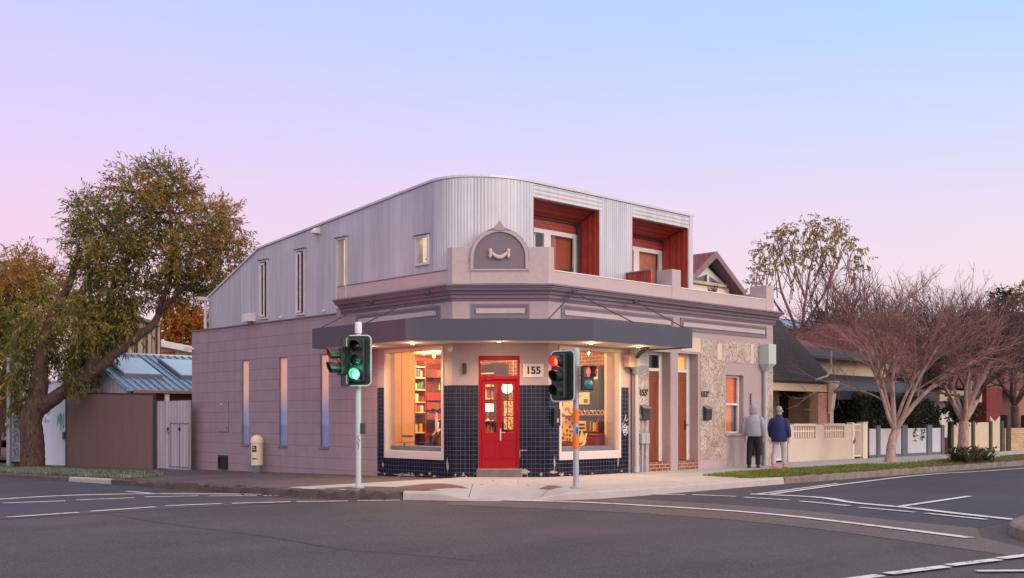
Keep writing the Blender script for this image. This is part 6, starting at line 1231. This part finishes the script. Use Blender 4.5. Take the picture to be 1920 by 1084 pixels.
# ================================================================== VEGETATION
rv = random.Random(21)
def runit():
    while True:
        v = Vector((rv.uniform(-1, 1), rv.uniform(-1, 1), rv.uniform(-1, 1)))
        if .05 < v.length < 1: return v.normalized()
def leafquad(b, p, d, s, w):
    d = d.normalized(); q = d.cross(runit())
    if q.length < 1e-3: return
    q.normalize(); b.add([p, p+d*s*.45+q*w, p+d*s, p+d*s*.45-q*w], [(0, 1, 2, 3)])
def spray(lb, tb, p, d, ln, nl, ls, lw, droop=.25, tr=.006):
    # a twig with narrow leaves along it
    pts = [p]; d = d.normalized(); q = p
    for i in range(4):
        d = (d+runit()*.18+Vector((0, 0, -droop*.35))).normalized(); q = q+d*ln/4; pts.append(q)
    if tb is not None: tb.ring(pts, [tr, tr*.85, tr*.7, tr*.5, tr*.3], 3, False)
    for k in range(nl):
        t = (k+rv.random())/nl*4; i = min(3, int(t)); a = pts[i].lerp(pts[i+1], t-i); dd = (pts[i+1]-pts[i]).normalized()
        leafquad(lb, a, dd*.7+runit()*.75+Vector((0, 0, -droop)), ls*rv.uniform(.7, 1.3), lw)
def foliage(lb, tb, c, R, n, ln, nl, ls, lw, droop=.25, flat=.8, upb=.25):
    for _ in range(n):
        u = runit(); rr = R*(rv.random()**.42); p = c+Vector((u.x*rr, u.y*rr, u.z*rr*flat))
        d = u*.9+runit()*.55+Vector((0, 0, upb)); spray(lb, tb, p, d, ln*rv.uniform(.6, 1.2), nl, ls, lw, droop)
def limb(b, pts, r0, r1, n=10, wob=.0):
    P = cat3(pts, 5); m_ = len(P)
    P = [p+runit()*wob*min(1, i/3) for i, p in enumerate(P)]
    b.ring(P, [r0+(r1-r0)*(i/(m_-1))**.8 for i in range(m_)], n); return P
def cat3(pts, n):
    out = []; P = [Vector(p) for p in pts]
    for i in range(len(P)-1):
        a, b_, c, d = P[max(i-1, 0)], P[i], P[i+1], P[min(i+2, len(P)-1)]
        for k in range(n):
            t = k/n; out.append(.5*((2*b_)+(c-a)*t+(2*a-5*b_+4*c-d)*t*t+(3*b_-a-3*c+d)*t**3))
    out.append(P[-1]); return out
# --- the leaning tree on the left verge
D0 = 38.4
def at(px, py, dd=0): return hD(px, py, D0+dd)
tb_ = at(64, 868); T = thing('leaning_tree', 'large leaning tree with feathery olive and rust foliage on the left verge', 'tree', (tb_.x, tb_.y, tb_.z))
b = MB()
limb(b, [at(60, 884), at(61, 855), at(60, 820), at(57, 790), at(66, 765), at(80, 750)], .44, .36, 14, .012)
limb(b, [at(64, 770), at(72, 735), at(75, 690), at(84, 640), at(100, 590), at(130, 530, 1), at(150, 470, 1)], .40, .10, 12, .02)
P1_ = limb(b, [at(76, 765), at(110, 742), at(150, 715), at(185, 690), at(225, 655), at(262, 628), at(290, 606), at(302, 570), at(318, 520), at(322, 460), at(318, 400)], .29, .05, 12, .02)
limb(b, [at(160, 712), at(178, 670), at(186, 620, .5), at(205, 560, .5), at(230, 500, .5), at(270, 440), at(290, 380)], .22, .04, 10, .02)
limb(b, [at(296, 590), at(340, 545, -.5), at(390, 500, -.5), at(430, 450, -.5)], .10, .03, 8, .02)
limb(b, [at(290, 606), at(280, 612), at(274, 612)], .11, .05, 8)
limb(b, [at(186, 625, .5), at(170, 560, 1), at(165, 480, 1), at(150, 400, 1)], .13, .03, 8, .02)
TR = b.build('trunk', M['bark'], T, smooth=60)
clumps = [(160,385,38,0),(195,410,50,0),(150,440,30,0),(250,345,42,1),(300,322,36,0),(338,338,34,1),(330,385,52,1),(270,395,55,0),(390,408,45,1),(432,398,26,1),(445,440,26,1),(425,490,36,1),(360,470,52,1),(290,465,48,0),(225,455,48,0),(190,500,46,0),(155,500,30,0),(250,535,44,0),(320,545,30,0),(395,535,36,0),(420,540,22,0),(205,565,50,0),(150,570,42,0),(135,610,46,0),(115,655,30,0),(60,600,40,0),(22,690,34,0),(130,700,18,0),(150,690,18,0),(165,645,40,0),(200,615,30,0),(180,560,44,0),(30,745,30,0),(45,650,30,0),(360,520,30,0),(235,610,20,0)]
lg, lo, tw = MB(), MB(), MB(); pm = 38.4/2008
for px, py, r, o in clumps:
    px = 280+(px-280)*.93; py = py+(14 if py < 470 else 4)
    c = at(px, py, rv.uniform(-1.6, 1.6)); R = r*pm*.86
    n = int(150*R*R+36)
    low = py > 560
    nn = n//2 if o else n
    if o: foliage(lo, tw, c+Vector((0, 0, R*.12)), R, n-nn, .75, 17, .18, .021, .3, .85, .35)  # rust leaves paint the warm afterglow into the right and upper clumps
    foliage(lg, tw, c, R, nn, .75, 17, .18, .021, .55 if low else .3, .85, -.25 if low else .35)
    for _ in range(4):
        u = runit(); tw.ring([c-u*R*.2, c+u*R*.5+runit()*.1, c+u*R], [.03, .018, .006], 4, False)
lg.build('crown', M['leaf_g'], T); lo.build('crown', M['leaf_o'], T); tw.build('twigs', M['twig_d'], T)
# --- rust-topped tree behind on the far left
D0 = 50; c0 = at(-20, 866); T = thing('rust_tree', 'dense rust topped tree at the far left edge behind the leaning tree', 'tree', (c0.x, c0.y, c0.z))
b = MB(); limb(b, [at(-20, 880), at(-10, 800), at(10, 720), at(20, 640), at(40, 560)], .5, .08, 10, .02); limb(b, [at(5, 730), at(-30, 640), at(-60, 560)], .25, .06, 8); b.build('trunk', M['bark'], T, smooth=60)
lg, lo = MB(), MB(); pm = D0/2008
for px, py, r, o in [(15,512,34,1),(55,500,30,1),(92,522,26,1),(110,560,22,1),(30,550,44,1),(75,575,40,0),(-20,560,50,1),(0,610,52,0),(45,635,50,0),(10,690,46,0),(-40,640,60,0),(-70,560,60,1),(30,740,30,0),(-10,770,36,0)]:
    R = r*pm; foliage(lo if o else lg, None, at(px, py, rv.uniform(-1.5, 1.5)), R, int(150*R*R+40), .8, 15, .22, .028, .35, .85, .2)
lg.build('crown', M['leaf_g'], T); lo.build('crown', M['leaf_o'], T)
# --- orange tree behind the white house
D0 = 70; c0 = at(345, 800); T = thing('orange_tree', 'round orange autumn tree behind the white house', 'tree', (c0.x, c0.y, -1))
b = MB(); limb(b, [at(345, 830), at(345, 720), at(345, 640)], .35, .1, 8); limb(b, [at(345, 700), at(320, 620)], .2, .05, 6); b.build('trunk', M['bark'], T)
lo = MB(); pm = D0/2008
for px, py, r in [(330,590,22),(350,600,26),(375,605,22),(318,615,20),(340,635,22),(370,635,22),(310,640,18),(392,620,16),(318,575,12)]:
    R = r*pm; foliage(lo, None, at(px, py, rv.uniform(-1, 1)), R, int(170*R*R), .5, 12, .2, .055, .1, .9, .2)
lo.build('crown', M['leaf_or'], T)
# --- far tree mass on the horizon behind everything on the left
# --- bare trees on the right
def bare(base, stems, lv, name, label, bark, twm, r0, trunk_pts, spread=1., seed=1, group=None, nch=(5, 5, 4, 3), ln=(2.3, 1.5, .95, .6), thin=1.):
    rv.seed(seed)
    T = thing(name, label, 'tree', tuple(base), group); tb, cb = MB(), MB()
    limb(tb, trunk_pts, r0, r0*.8, 10, .008)
    tb.ring([Vector(trunk_pts[0])+Vector((0, 0, -.05)), Vector(trunk_pts[0])+Vector((0, 0, .2))], [r0*1.3, r0*1.0], 10)
    top = Vector(trunk_pts[-1])
    def grow(p, d, L_, r, lev):
        n = 5; pts = [p]; q = p; dd = d.normalized()
        for i in range(n):
            dd = (dd+runit()*(.2 if lev else .14)+Vector((0, 0, .02 if lev < 2 else .03))).normalized(); q = q+dd*L_/n; pts.append(q)
        tgt = tb if lev == 0 else cb
        tgt.ring(pts, [max(.0035, r*(1-.55*i/n)) for i in range(n+1)], 7 if lev == 0 else (4 if lev == 1 else 3), lev < 2)
        if lev >= lv: return
        for k in range(nch[lev]):
            t = .35+.65*(k+rv.random())/nch[lev]; i = min(n-1, int(t*n)); a = pts[i].lerp(pts[i+1], t*n-i); bd = (pts[i+1]-pts[i]).normalized()
            side = runit(); side = (side-bd*side.dot(bd)); nd = bd*.8+side*rv.uniform(.4, .9)*spread
            grow(a, nd, ln[lev+1]*rv.uniform(.65, 1.15), max(.005, r*.45)*thin, lev+1)
    for d, L_, r in stems: grow(top+Vector(d).normalized()*.0, Vector(d), L_, r, 0)
    tb.build('trunk', bark, T, smooth=60); cb.build('crown', twm, T); return T
def st(n, L_, r, tilt, seed):
    q = random.Random(seed); out = []
    for i in range(n):
        a = 2*math.pi*(i+q.random()*.6)/n; tl_ = tilt*q.uniform(.45, 1.1); out.append(((math.cos(a)*math.sin(tl_), math.sin(a)*math.sin(tl_), math.cos(tl_)), L_*q.uniform(.85, 1.15), r*q.uniform(.7, 1.1)))
    return out
TA = Vector((15.47, -1.3, 0)); k0 = hY(1679, 815, -1.3)
bare(TA, st(6, 2.7, .085, .62, 4), 4, 'bare_tree', 'bare street tree with pale trunk in front of the white board fence', M['bark_p'], M['twig'], .16, [TA, TA+Vector((.05, 0, .5)), Vector((15.75, -1.3, .95))], 1.0, 5, 'bare street trees', nch=(6, 6, 5, 3), ln=(2.7, 2.0, 1.15, .62, .36))
TB = Vector((20.2, -1.5, 0))
bare(TB, st(6, 2.4, .11, .8, 9), 4, 'bare_tree', 'bare street tree with dark forked trunk above the strappy plants', M['bark_p'], M['twig_d'], .2, [TB, TB+Vector((.05, 0, .6)), TB+Vector((.1, 0, 1.25))], 1.0, 8, 'bare street trees', nch=(6, 6, 5, 3), ln=(2.4, 1.9, 1.1, .62, .36))
TC = hD(1905, 850, 46); TC.z = 0
bare(TC, st(6, 2.6, .09, .7, 12), 3, 'bare_tree', 'bare dark tree at the right edge behind the straw fence', M['bark'], M['twig_d'], .2, [TC, TC+Vector((0, 0, 1)), TC+Vector((.1, .1, 1.9))], 1.0, 15, 'bare street trees', nch=(6, 5, 4), ln=(3.0, 1.9, 1.1, .7))
for i, (px, d, h, sd, L_) in enumerate(((1575, 56, 3.6, 31, 3.1), (1700, 60, 3.3, 32, 2.9), (1790, 55, 3.0, 33, 2.8), (1860, 62, 3.2, 34, 2.8), (1640, 66, 4.0, 35, 3.0), (1950, 60, 3.0, 36, 2.7))):
    p = hD(px, 850, d); p.z = 0
    bare(p, st(7, L_, .1, .55, sd), 3, 'bare_tree', ['tall bare tree behind the eucalyptus', 'bare tree rising behind the first pale trunk', 'bare tree rising above the red tiled roof', 'bare tree behind the second bare street tree', 'thin bare tree right of the eucalyptus crown', 'bare tree beyond the right edge of the red roof'][i], M['bark'], M['twig_d'], .2, [p, p+Vector((.1, 0, h*.5)), p+Vector((0, .1, h))], 1.0, sd, 'bare trees behind the houses', nch=(6, 5, 4), ln=(L_, 2.0, 1.2, .8), thin=1.1)
rv.seed(77)
# eucalyptus: thin stems with sparse tufts
D0 = 58; c0 = at(1500, 850); T = thing('eucalyptus_tree', 'tall eucalyptus with sparse olive leaf tufts behind the corner building', 'tree', (c0.x, c0.y, 0))
b = MB()
pm = D0/2008; tufts = [(1432,470,16),(1420,510,14),(1450,455,16),(1470,480,16),(1480,450,18),(1510,430,20),(1535,425,18),(1560,440,18),(1585,450,14),(1600,470,12),(1540,460,20),(1510,470,18),(1440,500,14),(1412,540,12),(1490,500,14),(1555,480,14),(1620,490,10),(1440,545,10),(1465,430,8),(1575,425,10),(1535,500,14),(1600,510,10)]
limb(b, [at(1500, 860), at(1500, 700), at(1505, 600), at(1520, 500), at(1535, 440)], .17, .02, 8, .03); limb(b, [at(1503, 640), at(1470, 560), at(1455, 500), at(1440, 460)], .10, .015, 6, .03); limb(b, [at(1503, 620), at(1550, 540), at(1575, 480), at(1590, 450)], .09, .015, 6, .03); limb(b, [at(1470, 590), at(1440, 550), at(1420, 520)], .07, .015, 5, .03); limb(b, [at(1510, 560), at(1490, 500), at(1480, 450)], .08, .015, 5, .03)
for px, py, r in tufts:
    for _ in range(3):
        a = at(px+rv.uniform(-30, 30), py+rv.uniform(60, 110), rv.uniform(-1, 1)); limb(b, [a, at(px+rv.uniform(-10, 10), py+30), at(px, py)], .035, .008, 4, .03)
lg = MB(); tw = b
for px, py, r in tufts: R = r*pm; foliage(lg, tw, at(px, py, rv.uniform(-1.2, 1.2)), R, int(62*R*R+9), .5, 11, .2, .032, .5, .9, .1)
lg.build('crown', M['leaf_e'], T); b.build('trunk', M['twig'], T)
# dark bushy trees among the roofs
for i, (px, py, r, d, lab) in enumerate(((1560, 610, 34, 62, 'dark bushy tree between the distant roofs'), (1690, 730, 36, 44, 'dark green garden tree behind the hedge'), (1745, 700, 26, 44, 'loose green garden tree beside the louvre screen'), (1880, 560, 22, 70, 'dark cypress like tree above the far right roof'), (1800, 770, 22, 40.5, 'leafy shrub in front of the red roofed house window'), (1925, 560, 30, 66, 'yellow green tree top at the far right edge'))):
    D0 = d; pm = d/2008; c = at(px, py); T = thing('garden_tree' if i != 4 else 'garden_shrub', lab, 'tree' if i != 4 else 'shrub', (c.x, c.y, 0)); b = MB(); limb(b, [(c.x, c.y, 0), (c.x+.1, c.y, c.z*.5), c], .12, .04, 7); b.build('trunk', M['bark'], T)
    lg = MB(); 
    for k in range(6):
        u = runit(); R = r*pm; foliage(lg, None, c+u*R*.5, R*.62, int(60*R*R*.4+10), .4, 12, .16, .04, .2, .9, .2)
    lg.build('crown', M['leaf_d'] if i != 5 else M['leaf_e'], T)
# hedge
ha, hb = onY(1592, 1.4), onY(1742, 1.4); T = thing('hedge', 'clipped dark green hedge behind the white board fence', 'hedge', (ha, 1.4, 0)); lg = MB(); b = MB()
for i in range(9): x = ha+(hb-ha)*(i+.5)/9; b.ring([(x, 1.6, 0), (x+.05, 1.6, 1.5)], [.05, .02], 5)
b.build('stems', M['bark'], T)
for i in range(15000):
    x = rv.uniform(ha, hb); y = rv.uniform(1.0, 2.3); e = (x-ha)/(hb-ha); top = 2.05+.12*math.sin(x*2.1)+.1*math.sin(x*5)-(.35 if e > .92 else 0)
    z = rv.uniform(.2, top)
    if rv.random() < .7:
        f = rv.random()
        if f < .45: y = 1.0+rv.uniform(-.06, .1)
        elif f < .8: z = top+rv.uniform(-.1, .06)
        else: x = ha+rv.uniform(-.05, .1)
    leafquad(lg, Vector((x, y, z)), runit()+Vector((0, -.4, .3)), .13, .04)
for px, y0 in ((1718, 1.0), (1731, 1.0)):
    x = onY(px, .72)
    for k in range(36): leafquad(lg, Vector((x+rv.uniform(-.1, .1), .74, rv.uniform(.5, 1.1))), runit(), .1, .03)
lg.build('foliage', M['leaf_d'], T)
# verge grass, ground cover, mulch, strappy plants
def verge(name, x0, x1, y0, y1, n, m, h, w, edge=lambda x, y: True, soil=None):
    b = MB()
    for _ in range(n):
        x, y = rv.uniform(x0, x1), rv.uniform(y0, y1)
        if not edge(x, y): continue
        z = gz(-1 if x < 0 else x, y)-.01; a = rv.uniform(0, 6.28); hh = h*rv.uniform(.5, 1.3); l = rv.uniform(-.5, .5)*hh
        b.add([(x-math.cos(a)*w, y-math.sin(a)*w, z), (x+math.cos(a)*w, y+math.sin(a)*w, z), (x+l*math.sin(a), y-l*math.cos(a), z+hh)], [(0, 1, 2)])
    return tag(b.build(name, m), kind='stuff')
def vsoil(name, pts, m, dz=.004):
    b = MB(); b.add([(x, y, gz(-1 if x < 0 else x, y)-.012+dz) for x, y in pts], [tuple(range(len(pts)))]); b.build(name, m, kind='structure')
vsoil('verge_soil', [(4.6, -3.1), (5.6, -3.45), (9, -3.43), (60, -3.43), (60, -1.5), (9, -1.55), (6.5, -2.0)], M['soil'])
vsoil('verge_soil', [(-4.45, 9.3), (-3.3, 9.6), (-2.7, 12), (-2.3, 22), (-2.2, 40), (-4.45, 40), (-4.45, 20)], M['soil'])
e1 = lambda x, y: y < -1.55-.5*max(0, (6.8-x)/2.2) and y > -3.43+.0*x and x > 4.6+.6*abs(y+3.0)*0 and not (13.5 < x < 17.5 and rv.random() < .85) and not (18.8 < x < 23 and rv.random() < .9)
verge('grass', 4.7, 34, -3.43, -1.5, 52000, M['grass'], .06, .010, e1)
verge('ground_cover', -4.45, -2.3, 9.4, 30, 20000, M['grass_b'], .085, .024, lambda x, y: y > 9.6+max(0, (x+3.3))*1.6 and (x+2)**2+(y-22.4)**2 > .8)
# fallen leaves along the kerbs and soil
M['litter'] = leafmat('dry_leaf', [srgb(96, 60, 44), srgb(140, 92, 64), srgb(170, 120, 84)], 2)
b = MB()
for _ in range(900):
    if rv.random() < .55: p = KP[rv.randrange(iB, iE)]; x, y, z = p.x+rv.uniform(-.3, .05), p.y+rv.uniform(-.15, .15), rz(p.y)+.012
    elif rv.random() < .6: x, y = rv.uniform(13, 24), rv.uniform(-3.4, -1.6); z = .0
    else: x, y = rv.uniform(-4.2, .0), rv.uniform(-2, 14); z = gz(-1, y)+.008
    if z > -.1 and x < -2 and y < 1: continue
    s = rv.uniform(.015, .045); a = rv.uniform(0, 6.3); b.add([(x+s*math.cos(a), y+s*math.sin(a), z), (x-s*.4*math.sin(a), y+s*.4*math.cos(a), z+.008), (x-s*math.cos(a), y-s*math.sin(a), z), (x+s*.4*math.sin(a), y-s*.4*math.cos(a), z+.01)], [(0, 1, 2, 3)])
tag(b.build('fallen_leaves', M['litter']), kind='stuff')
def strappy(x, y, n, h, lab):
    t = thing('strappy_plant', lab, 'plant', (x, y, 0), 'plants at the foot of the second street tree'); b = MB()
    for _ in range(n):
        a = rv.uniform(0, 6.28); l = h*rv.uniform(.6, 1.1); w = rv.uniform(.015, .03); d = Vector((math.cos(a), math.sin(a), 0)); s = Vector((-d.y, d.x, 0))*w; o = Vector((x, y, 0))+d*rv.uniform(0, .08); tl_ = rv.uniform(.35, 1.1)
        P = [o+d*(l*tl_*u**1.2)+Vector((0, 0, l*(u*1.05-.5*tl_*u*u))) for u in (0, .35, .7, 1)]
        b.add([P[0]-s, P[0]+s, P[1]-s*1.2, P[1]+s*1.2, P[2]-s, P[2]+s, P[3]], [(0, 1, 3, 2), (2, 3, 5, 4), (4, 5, 6)])
    b.build('leaves', M['leaf_s'], t)
for i, (px, py, n, h, lab) in enumerate(((1793, 866, 46, .62, 'largest strappy plant left of the second street tree'), (1812, 868, 40, .5, 'strappy plant at the front of the second street tree trunk'), (1832, 864, 46, .62, 'upright strappy plant right of the second street tree'), (1850, 866, 36, .5, 'rightmost low strappy plant near the second street tree'))):
    p = hZ(px, py, 0); strappy(p.x, p.y, n, h, lab)
b = MB(); t = thing('low_shrub', 'low dark reddish shrub between the strappy plants', 'shrub', tuple(hZ(1822, 866, 0))); c = hZ(1822, 866, .0)
for _ in range(500): leafquad(b, c+Vector((rv.uniform(-.7, .7), rv.uniform(-.5, .5), rv.uniform(0, .42))), runit()+Vector((0, 0, .4)), .12, .035)
b.build('foliage', leafmat('reddish_leaf', [srgb(56, 34, 34), srgb(86, 56, 50), srgb(74, 80, 56)], 3), t)
# balcony plant
b = MB(); t = thing('balcony_plant', 'small green plant on the parapet before the rust blind', 'plant', (3.1, .35, 4.8)); 
for _ in range(60): leafquad(b, Vector((2.75+rv.uniform(-.16, .16), .5+rv.uniform(-.1, .1), 4.72+rv.uniform(0, .22))), runit()+Vector((0, 0, .6)), .12, .03)
b.build('foliage', M['leaf_s'], t); MB().lathe((2.75, .5, 4.5), [(.09, 0), (.12, .2)], 12).build('pot', M['dkmetal'], t)
t = thing('dark_planter', 'dark spiky plant at the end of the silver upper front', 'plant', (8.75, .5, 4.7)); b = MB()
for i in range(16): a = rv.uniform(0, 6.28); b.ring([(8.7, .55, 4.6), (8.7+.1*math.cos(a), .55+.1*math.sin(a), 4.9), (8.7+.16*math.cos(a), .55+.16*math.sin(a), 5.1)], [.02, .015, .004], 4)
b.build('leaves', M['black'], t); MB().lathe((8.7, .55, 4.4), [(.1, 0), (.13, .25)], 12).build('pot', M['dkmetal'], t)
# ================================================================== PEOPLE
def skin(name, joints, edges, m, parent, sub=2, root=0):
    # joints: list of (x, y, z, rx, ry)
    loc = Vector(parent['_loc']) if '_loc' in parent else Vector()
    me = bpy.data.meshes.new(name); me.from_pydata([tuple(Vector(j[:3])) for j in joints], edges, []); me.materials.append(m)
    o = bpy.data.objects.new(name, me); COL.objects.link(o); o.parent = parent
    sk = o.modifiers.new('skin', 'SKIN'); sk.use_smooth_shade = True; sk.branch_smoothing = .6
    if not me.skin_vertices: me.skin_vertices.new()
    for i, j in enumerate(joints):
        v = me.skin_vertices[0].data[i]; v.radius = (j[3], j[4]); v.use_root = (i == root)
    s = o.modifiers.new('sub', 'SUBSURF'); s.levels = sub; s.render_levels = sub
    # freeze to a plain mesh
    dg = bpy.context.evaluated_depsgraph_get(); nm = bpy.data.meshes.new_from_object(o.evaluated_get(dg)); o.modifiers.clear(); o.data = nm; nm.name = name
    if not nm.materials: nm.materials.append(m)
    nm.shade_smooth()
    if '_loc' in parent: o['_loc'] = parent['_loc']
    return o
def loft(rings, n=16):
    # rings: (centre, rx (side), ry (front)), local frame side=x, front=y
    b = MB(); vs = []; fs = []
    for c, rx, ry in rings:
        for k in range(n): a = 2*math.pi*k/n; vs.append((c[0]+rx*math.cos(a), c[1]+ry*math.sin(a), c[2]))
    m_ = len(rings)
    for i in range(m_-1):
        for k in range(n): k2 = (k+1) % n; fs.append((i*n+k, i*n+k2, (i+1)*n+k2, (i+1)*n+k))
    fs += [tuple(range(n-1, -1, -1)), tuple((m_-1)*n+k for k in range(n))]
    b.add(vs, fs); return b
M['skin'] = mat('skin', srgb(196, 150, 128), .6, .06, 8); M['hoodie'] = mat('grey_marl_fleece', srgb(150, 148, 160), .9, .1, 12, bmp=.3, bscale=90); M['blackpant'] = mat('black_cotton', srgb(26, 22, 28), .9, .2, 8); M['navy'] = mat('navy_jacket_cloth', srgb(36, 46, 96), .75, .14, 5, bmp=.2); M['paletr'] = mat('pale_grey_trousers', srgb(176, 164, 166), .85, .1, 6); M['shoe_d'] = mat('dark_shoe', srgb(40, 36, 40), .7, .2, 8); M['shoe_p'] = mat('pink_shoe', srgb(206, 110, 120), .6, .12, 8); M['hairg'] = mat('grey_hair', srgb(150, 140, 148), .8, .2, 20); M['bag'] = M['black']
def person(label, pos, yaw, hood, top_m, leg_m, shoe_m, H=1.0, stride=.12, lean=.0, jacket=False):
    t = thing('person', label, 'person', pos); t['_loc'] = (0, 0, 0); t.rotation_euler = (0, 0, yaw); t.scale = (H*1.06, H*1.03, H)
    # local frame: faces +y, x to its right
    s = stride
    J = [(0, 0, .95, .15, .11), (0, .0, 1.12, .13, .10), (0, -.01, 1.28, .13, .09), (0, -.01, 1.40, .075, .06), (0, .01, 1.50, .055, .055), (0, .03, 1.60, .075, .085), (0, .03, 1.69, .078, .095), (0, .02, 1.745, .05, .06)]
    E_ = [(0, 1), (1, 2), (2, 3), (3, 4), (4, 5), (5, 6), (6, 7)]
    ends = {}
    for sg in (-1, 1):
        f = s*sg; i = len(J)
        J += [(sg*.09, .0, .86, .085, .085), (sg*.095, f*.5+.02, .48, .055, .06), (sg*.1, f*.8-.03, .10, .038, .042), (sg*.1, f*.8+.0, .045, .035, .03), (sg*.105, f*.8+.13, .03, .035, .022)]
        E_ += [(0, i), (i, i+1), (i+1, i+2), (i+2, i+3), (i+3, i+4)]
        i = len(J)
        J += [(sg*.16, -.015, 1.35, .045, .045), (sg*.235, -.03, 1.12, .042, .042), (sg*.245, .05, .90, .03, .03), (sg*.245, .075, .83, .028, .036), (sg*.245, .085, .79, .02, .034)]
        E_ += [(3, i), (i, i+1), (i+1, i+2), (i+2, i+3), (i+3, i+4)]; pal = i+4
        for q, (dy, l) in enumerate(((.03, .07), (.01, .08), (-.01, .075), (-.028, .06))):
            i = len(J); J += [(sg*.245, .09+dy, .765, .0095, .0095), (sg*.237, .1+dy, .765-l*.5, .009, .009), (sg*.222, .1+dy, .765-l*.9, .0075, .0075)]; E_ += [(pal, i), (i, i+1), (i+1, i+2)]
        i = len(J); J += [(sg*.225, .115, .81, .011, .011), (sg*.21, .135, .775, .009, .009)]; E_ += [(pal-1, i), (i, i+1)]
    body = skin('body', J, E_, M['skin'], t, 2, 0)
    for sg in (-1, 1):
        k = MB(); k.lathe((sg*.085, .02, 1.63), [(.012, 0), (.028, .006), (.02, .016)], 8, (sg, -.2, 0)); k.build('ear', M['skin'], t, smooth=60)
        k = MB(); k.lathe((sg*.03, .112, 1.655), [(.012, 0), (.008, .006)], 8, (0, 1, 0)); k.build('eye', M['dark'], t)
    k = MB(); k.prism([(-.014, .112, 1.60), (.014, .112, 1.60), (.004, .118, 1.65), (-.004, .118, 1.65)], (0, .022, -.004)); k.build('nose', M['skin'], t, bevel=.006)
    k = MB(); k.box(-.024, .024, .108, .117, 1.565, 1.574); k.build('mouth', mat('lip', srgb(150, 90, 84), .6, .05) if 'lip' not in bpy.data.materials else bpy.data.materials['lip'], t)
    # trousers
    loft_l = []
    J2 = [(0, .0, .97, .165, .125), (0, .0, .90, .16, .125)]; E2 = [(0, 1)]
    for sg in (-1, 1):
        f = s*sg; i = len(J2); J2 += [(sg*.095, .005, .80, .098, .10), (sg*.1, f*.5+.02, .48, .075, .08), (sg*.103, f*.8-.03, .22, .065, .072), (sg*.103, f*.8-.035, .07, .062, .074)]; E2 += [(1, i), (i, i+1), (i+1, i+2), (i+2, i+3)]
    skin('trousers', J2, E2, leg_m, t, 2, 0)
    # top: hoodie or jacket
    w = 1.1 if jacket else 1.0; zb = .76 if jacket else .88; nm = 'jacket' if jacket else 'hoodie'
    k = loft([((0, .0, zb), .19*w, .145*w), ((0, .0, zb+.012), .203*w, .157*w), ((0, 0, zb+.07), .2*w, .155*w), ((0, .0, zb+.09), .212*w, .162*w), ((0, -.01, 1.05), .205*w, .158*w), ((0, -.02, 1.2), .208*w, .16*w), ((0, -.025, 1.32), .21*w, .155*w), ((0, -.02, 1.40), .175*w, .125*w), ((0, -.005, 1.455), .105, .095), ((0, .0, 1.50), .085, .08)], 22)
    for i, v in enumerate(k.v):
        f_ = .007*math.sin(v[2]*38+v[0]*21)+.006*math.sin(v[0]*34-v[2]*17); k.v[i] = (v[0]*(1+f_*3), v[1]*(1+f_*3), v[2])
    k.build(nm, top_m, t, smooth=60)
    for sg in (-1, 1):
        skin('sleeve', [(sg*.13, -.02, 1.385, .085*w, .085*w), (sg*.2, -.015, 1.36, .088*w, .088*w), (sg*.25, -.03, 1.13, .074*w, .078*w), (sg*.258, .045, .94, .062*w, .064*w), (sg*.256, .06, .865, .046, .05)], [(0, 1), (1, 2), (2, 3), (3, 4)], top_m, t, 2, 0)
    if hood:
        skin('hood', [(0, -.03, 1.46, .12, .10), (0, -.0, 1.55, .115, .115), (0, .0, 1.66, .125, .135), (0, -.01, 1.74, .10, .11), (0, -.02, 1.79, .05, .06)], [(0, 1), (1, 2), (2, 3), (3, 4)], top_m, t, 2, 0)
    else:
        skin('hair', [(0, -.035, 1.60, .07, .06), (0, .0, 1.68, .092, .10), (0, .0, 1.745, .075, .088), (0, 0, 1.785, .035, .04)], [(0, 1), (1, 2), (2, 3)], M['hairg'], t, 2, 0)
        k = loft([((0, -.0, 1.455), .10, .09), ((0, 0, 1.49), .095, .088), ((0, 0, 1.535), .082, .08), ((0, 0, 1.54), .07, .07)], 16); k.build('collar', top_m, t, smooth=60)
    for sg in (-1, 1):
        f = s*sg*.8; k = MB(); x = sg*.104
        rings = [(-.09, .035, .05), (-.07, .045, .085), (0, .046, .095), (.06, .046, .075), (.13, .043, .055), (.175, .028, .035)]
        vs = []; n = 12
        for y, rx, h in rings:
            for q in range(n):
                a = 2*math.pi*q/n; vs.append((x+rx*math.cos(a), f+y, max(.002, h*.5+h*.5*math.sin(a))))
        fs = [(i*n+q, i*n+(q+1) % n, (i+1)*n+(q+1) % n, (i+1)*n+q) for i in range(len(rings)-1) for q in range(n)]+[tuple(range(n)), tuple((len(rings)-1)*n+q for q in range(n-1, -1, -1))]
        k.add(vs, fs); k.build('shoe', shoe_m, t, smooth=60)
    return t
p = hZ(1413, 877.5, 0)
person('person in grey hoodie and black trousers walking away past the sash window', (p.x, p.y, 0), math.atan2(FW.y, FW.x)-math.pi/2-.35, True, M['hoodie'], M['blackpant'], M['shoe_d'], .985, .13)
p = hZ(1461, 877, 0)
person('person in navy jacket and pale trousers walking away by the barred gate', (p.x, p.y, 0), math.atan2(FW.y, FW.x)-math.pi/2-.6, False, M['navy'], M['paletr'], M['shoe_p'], .95, .16, jacket=True)
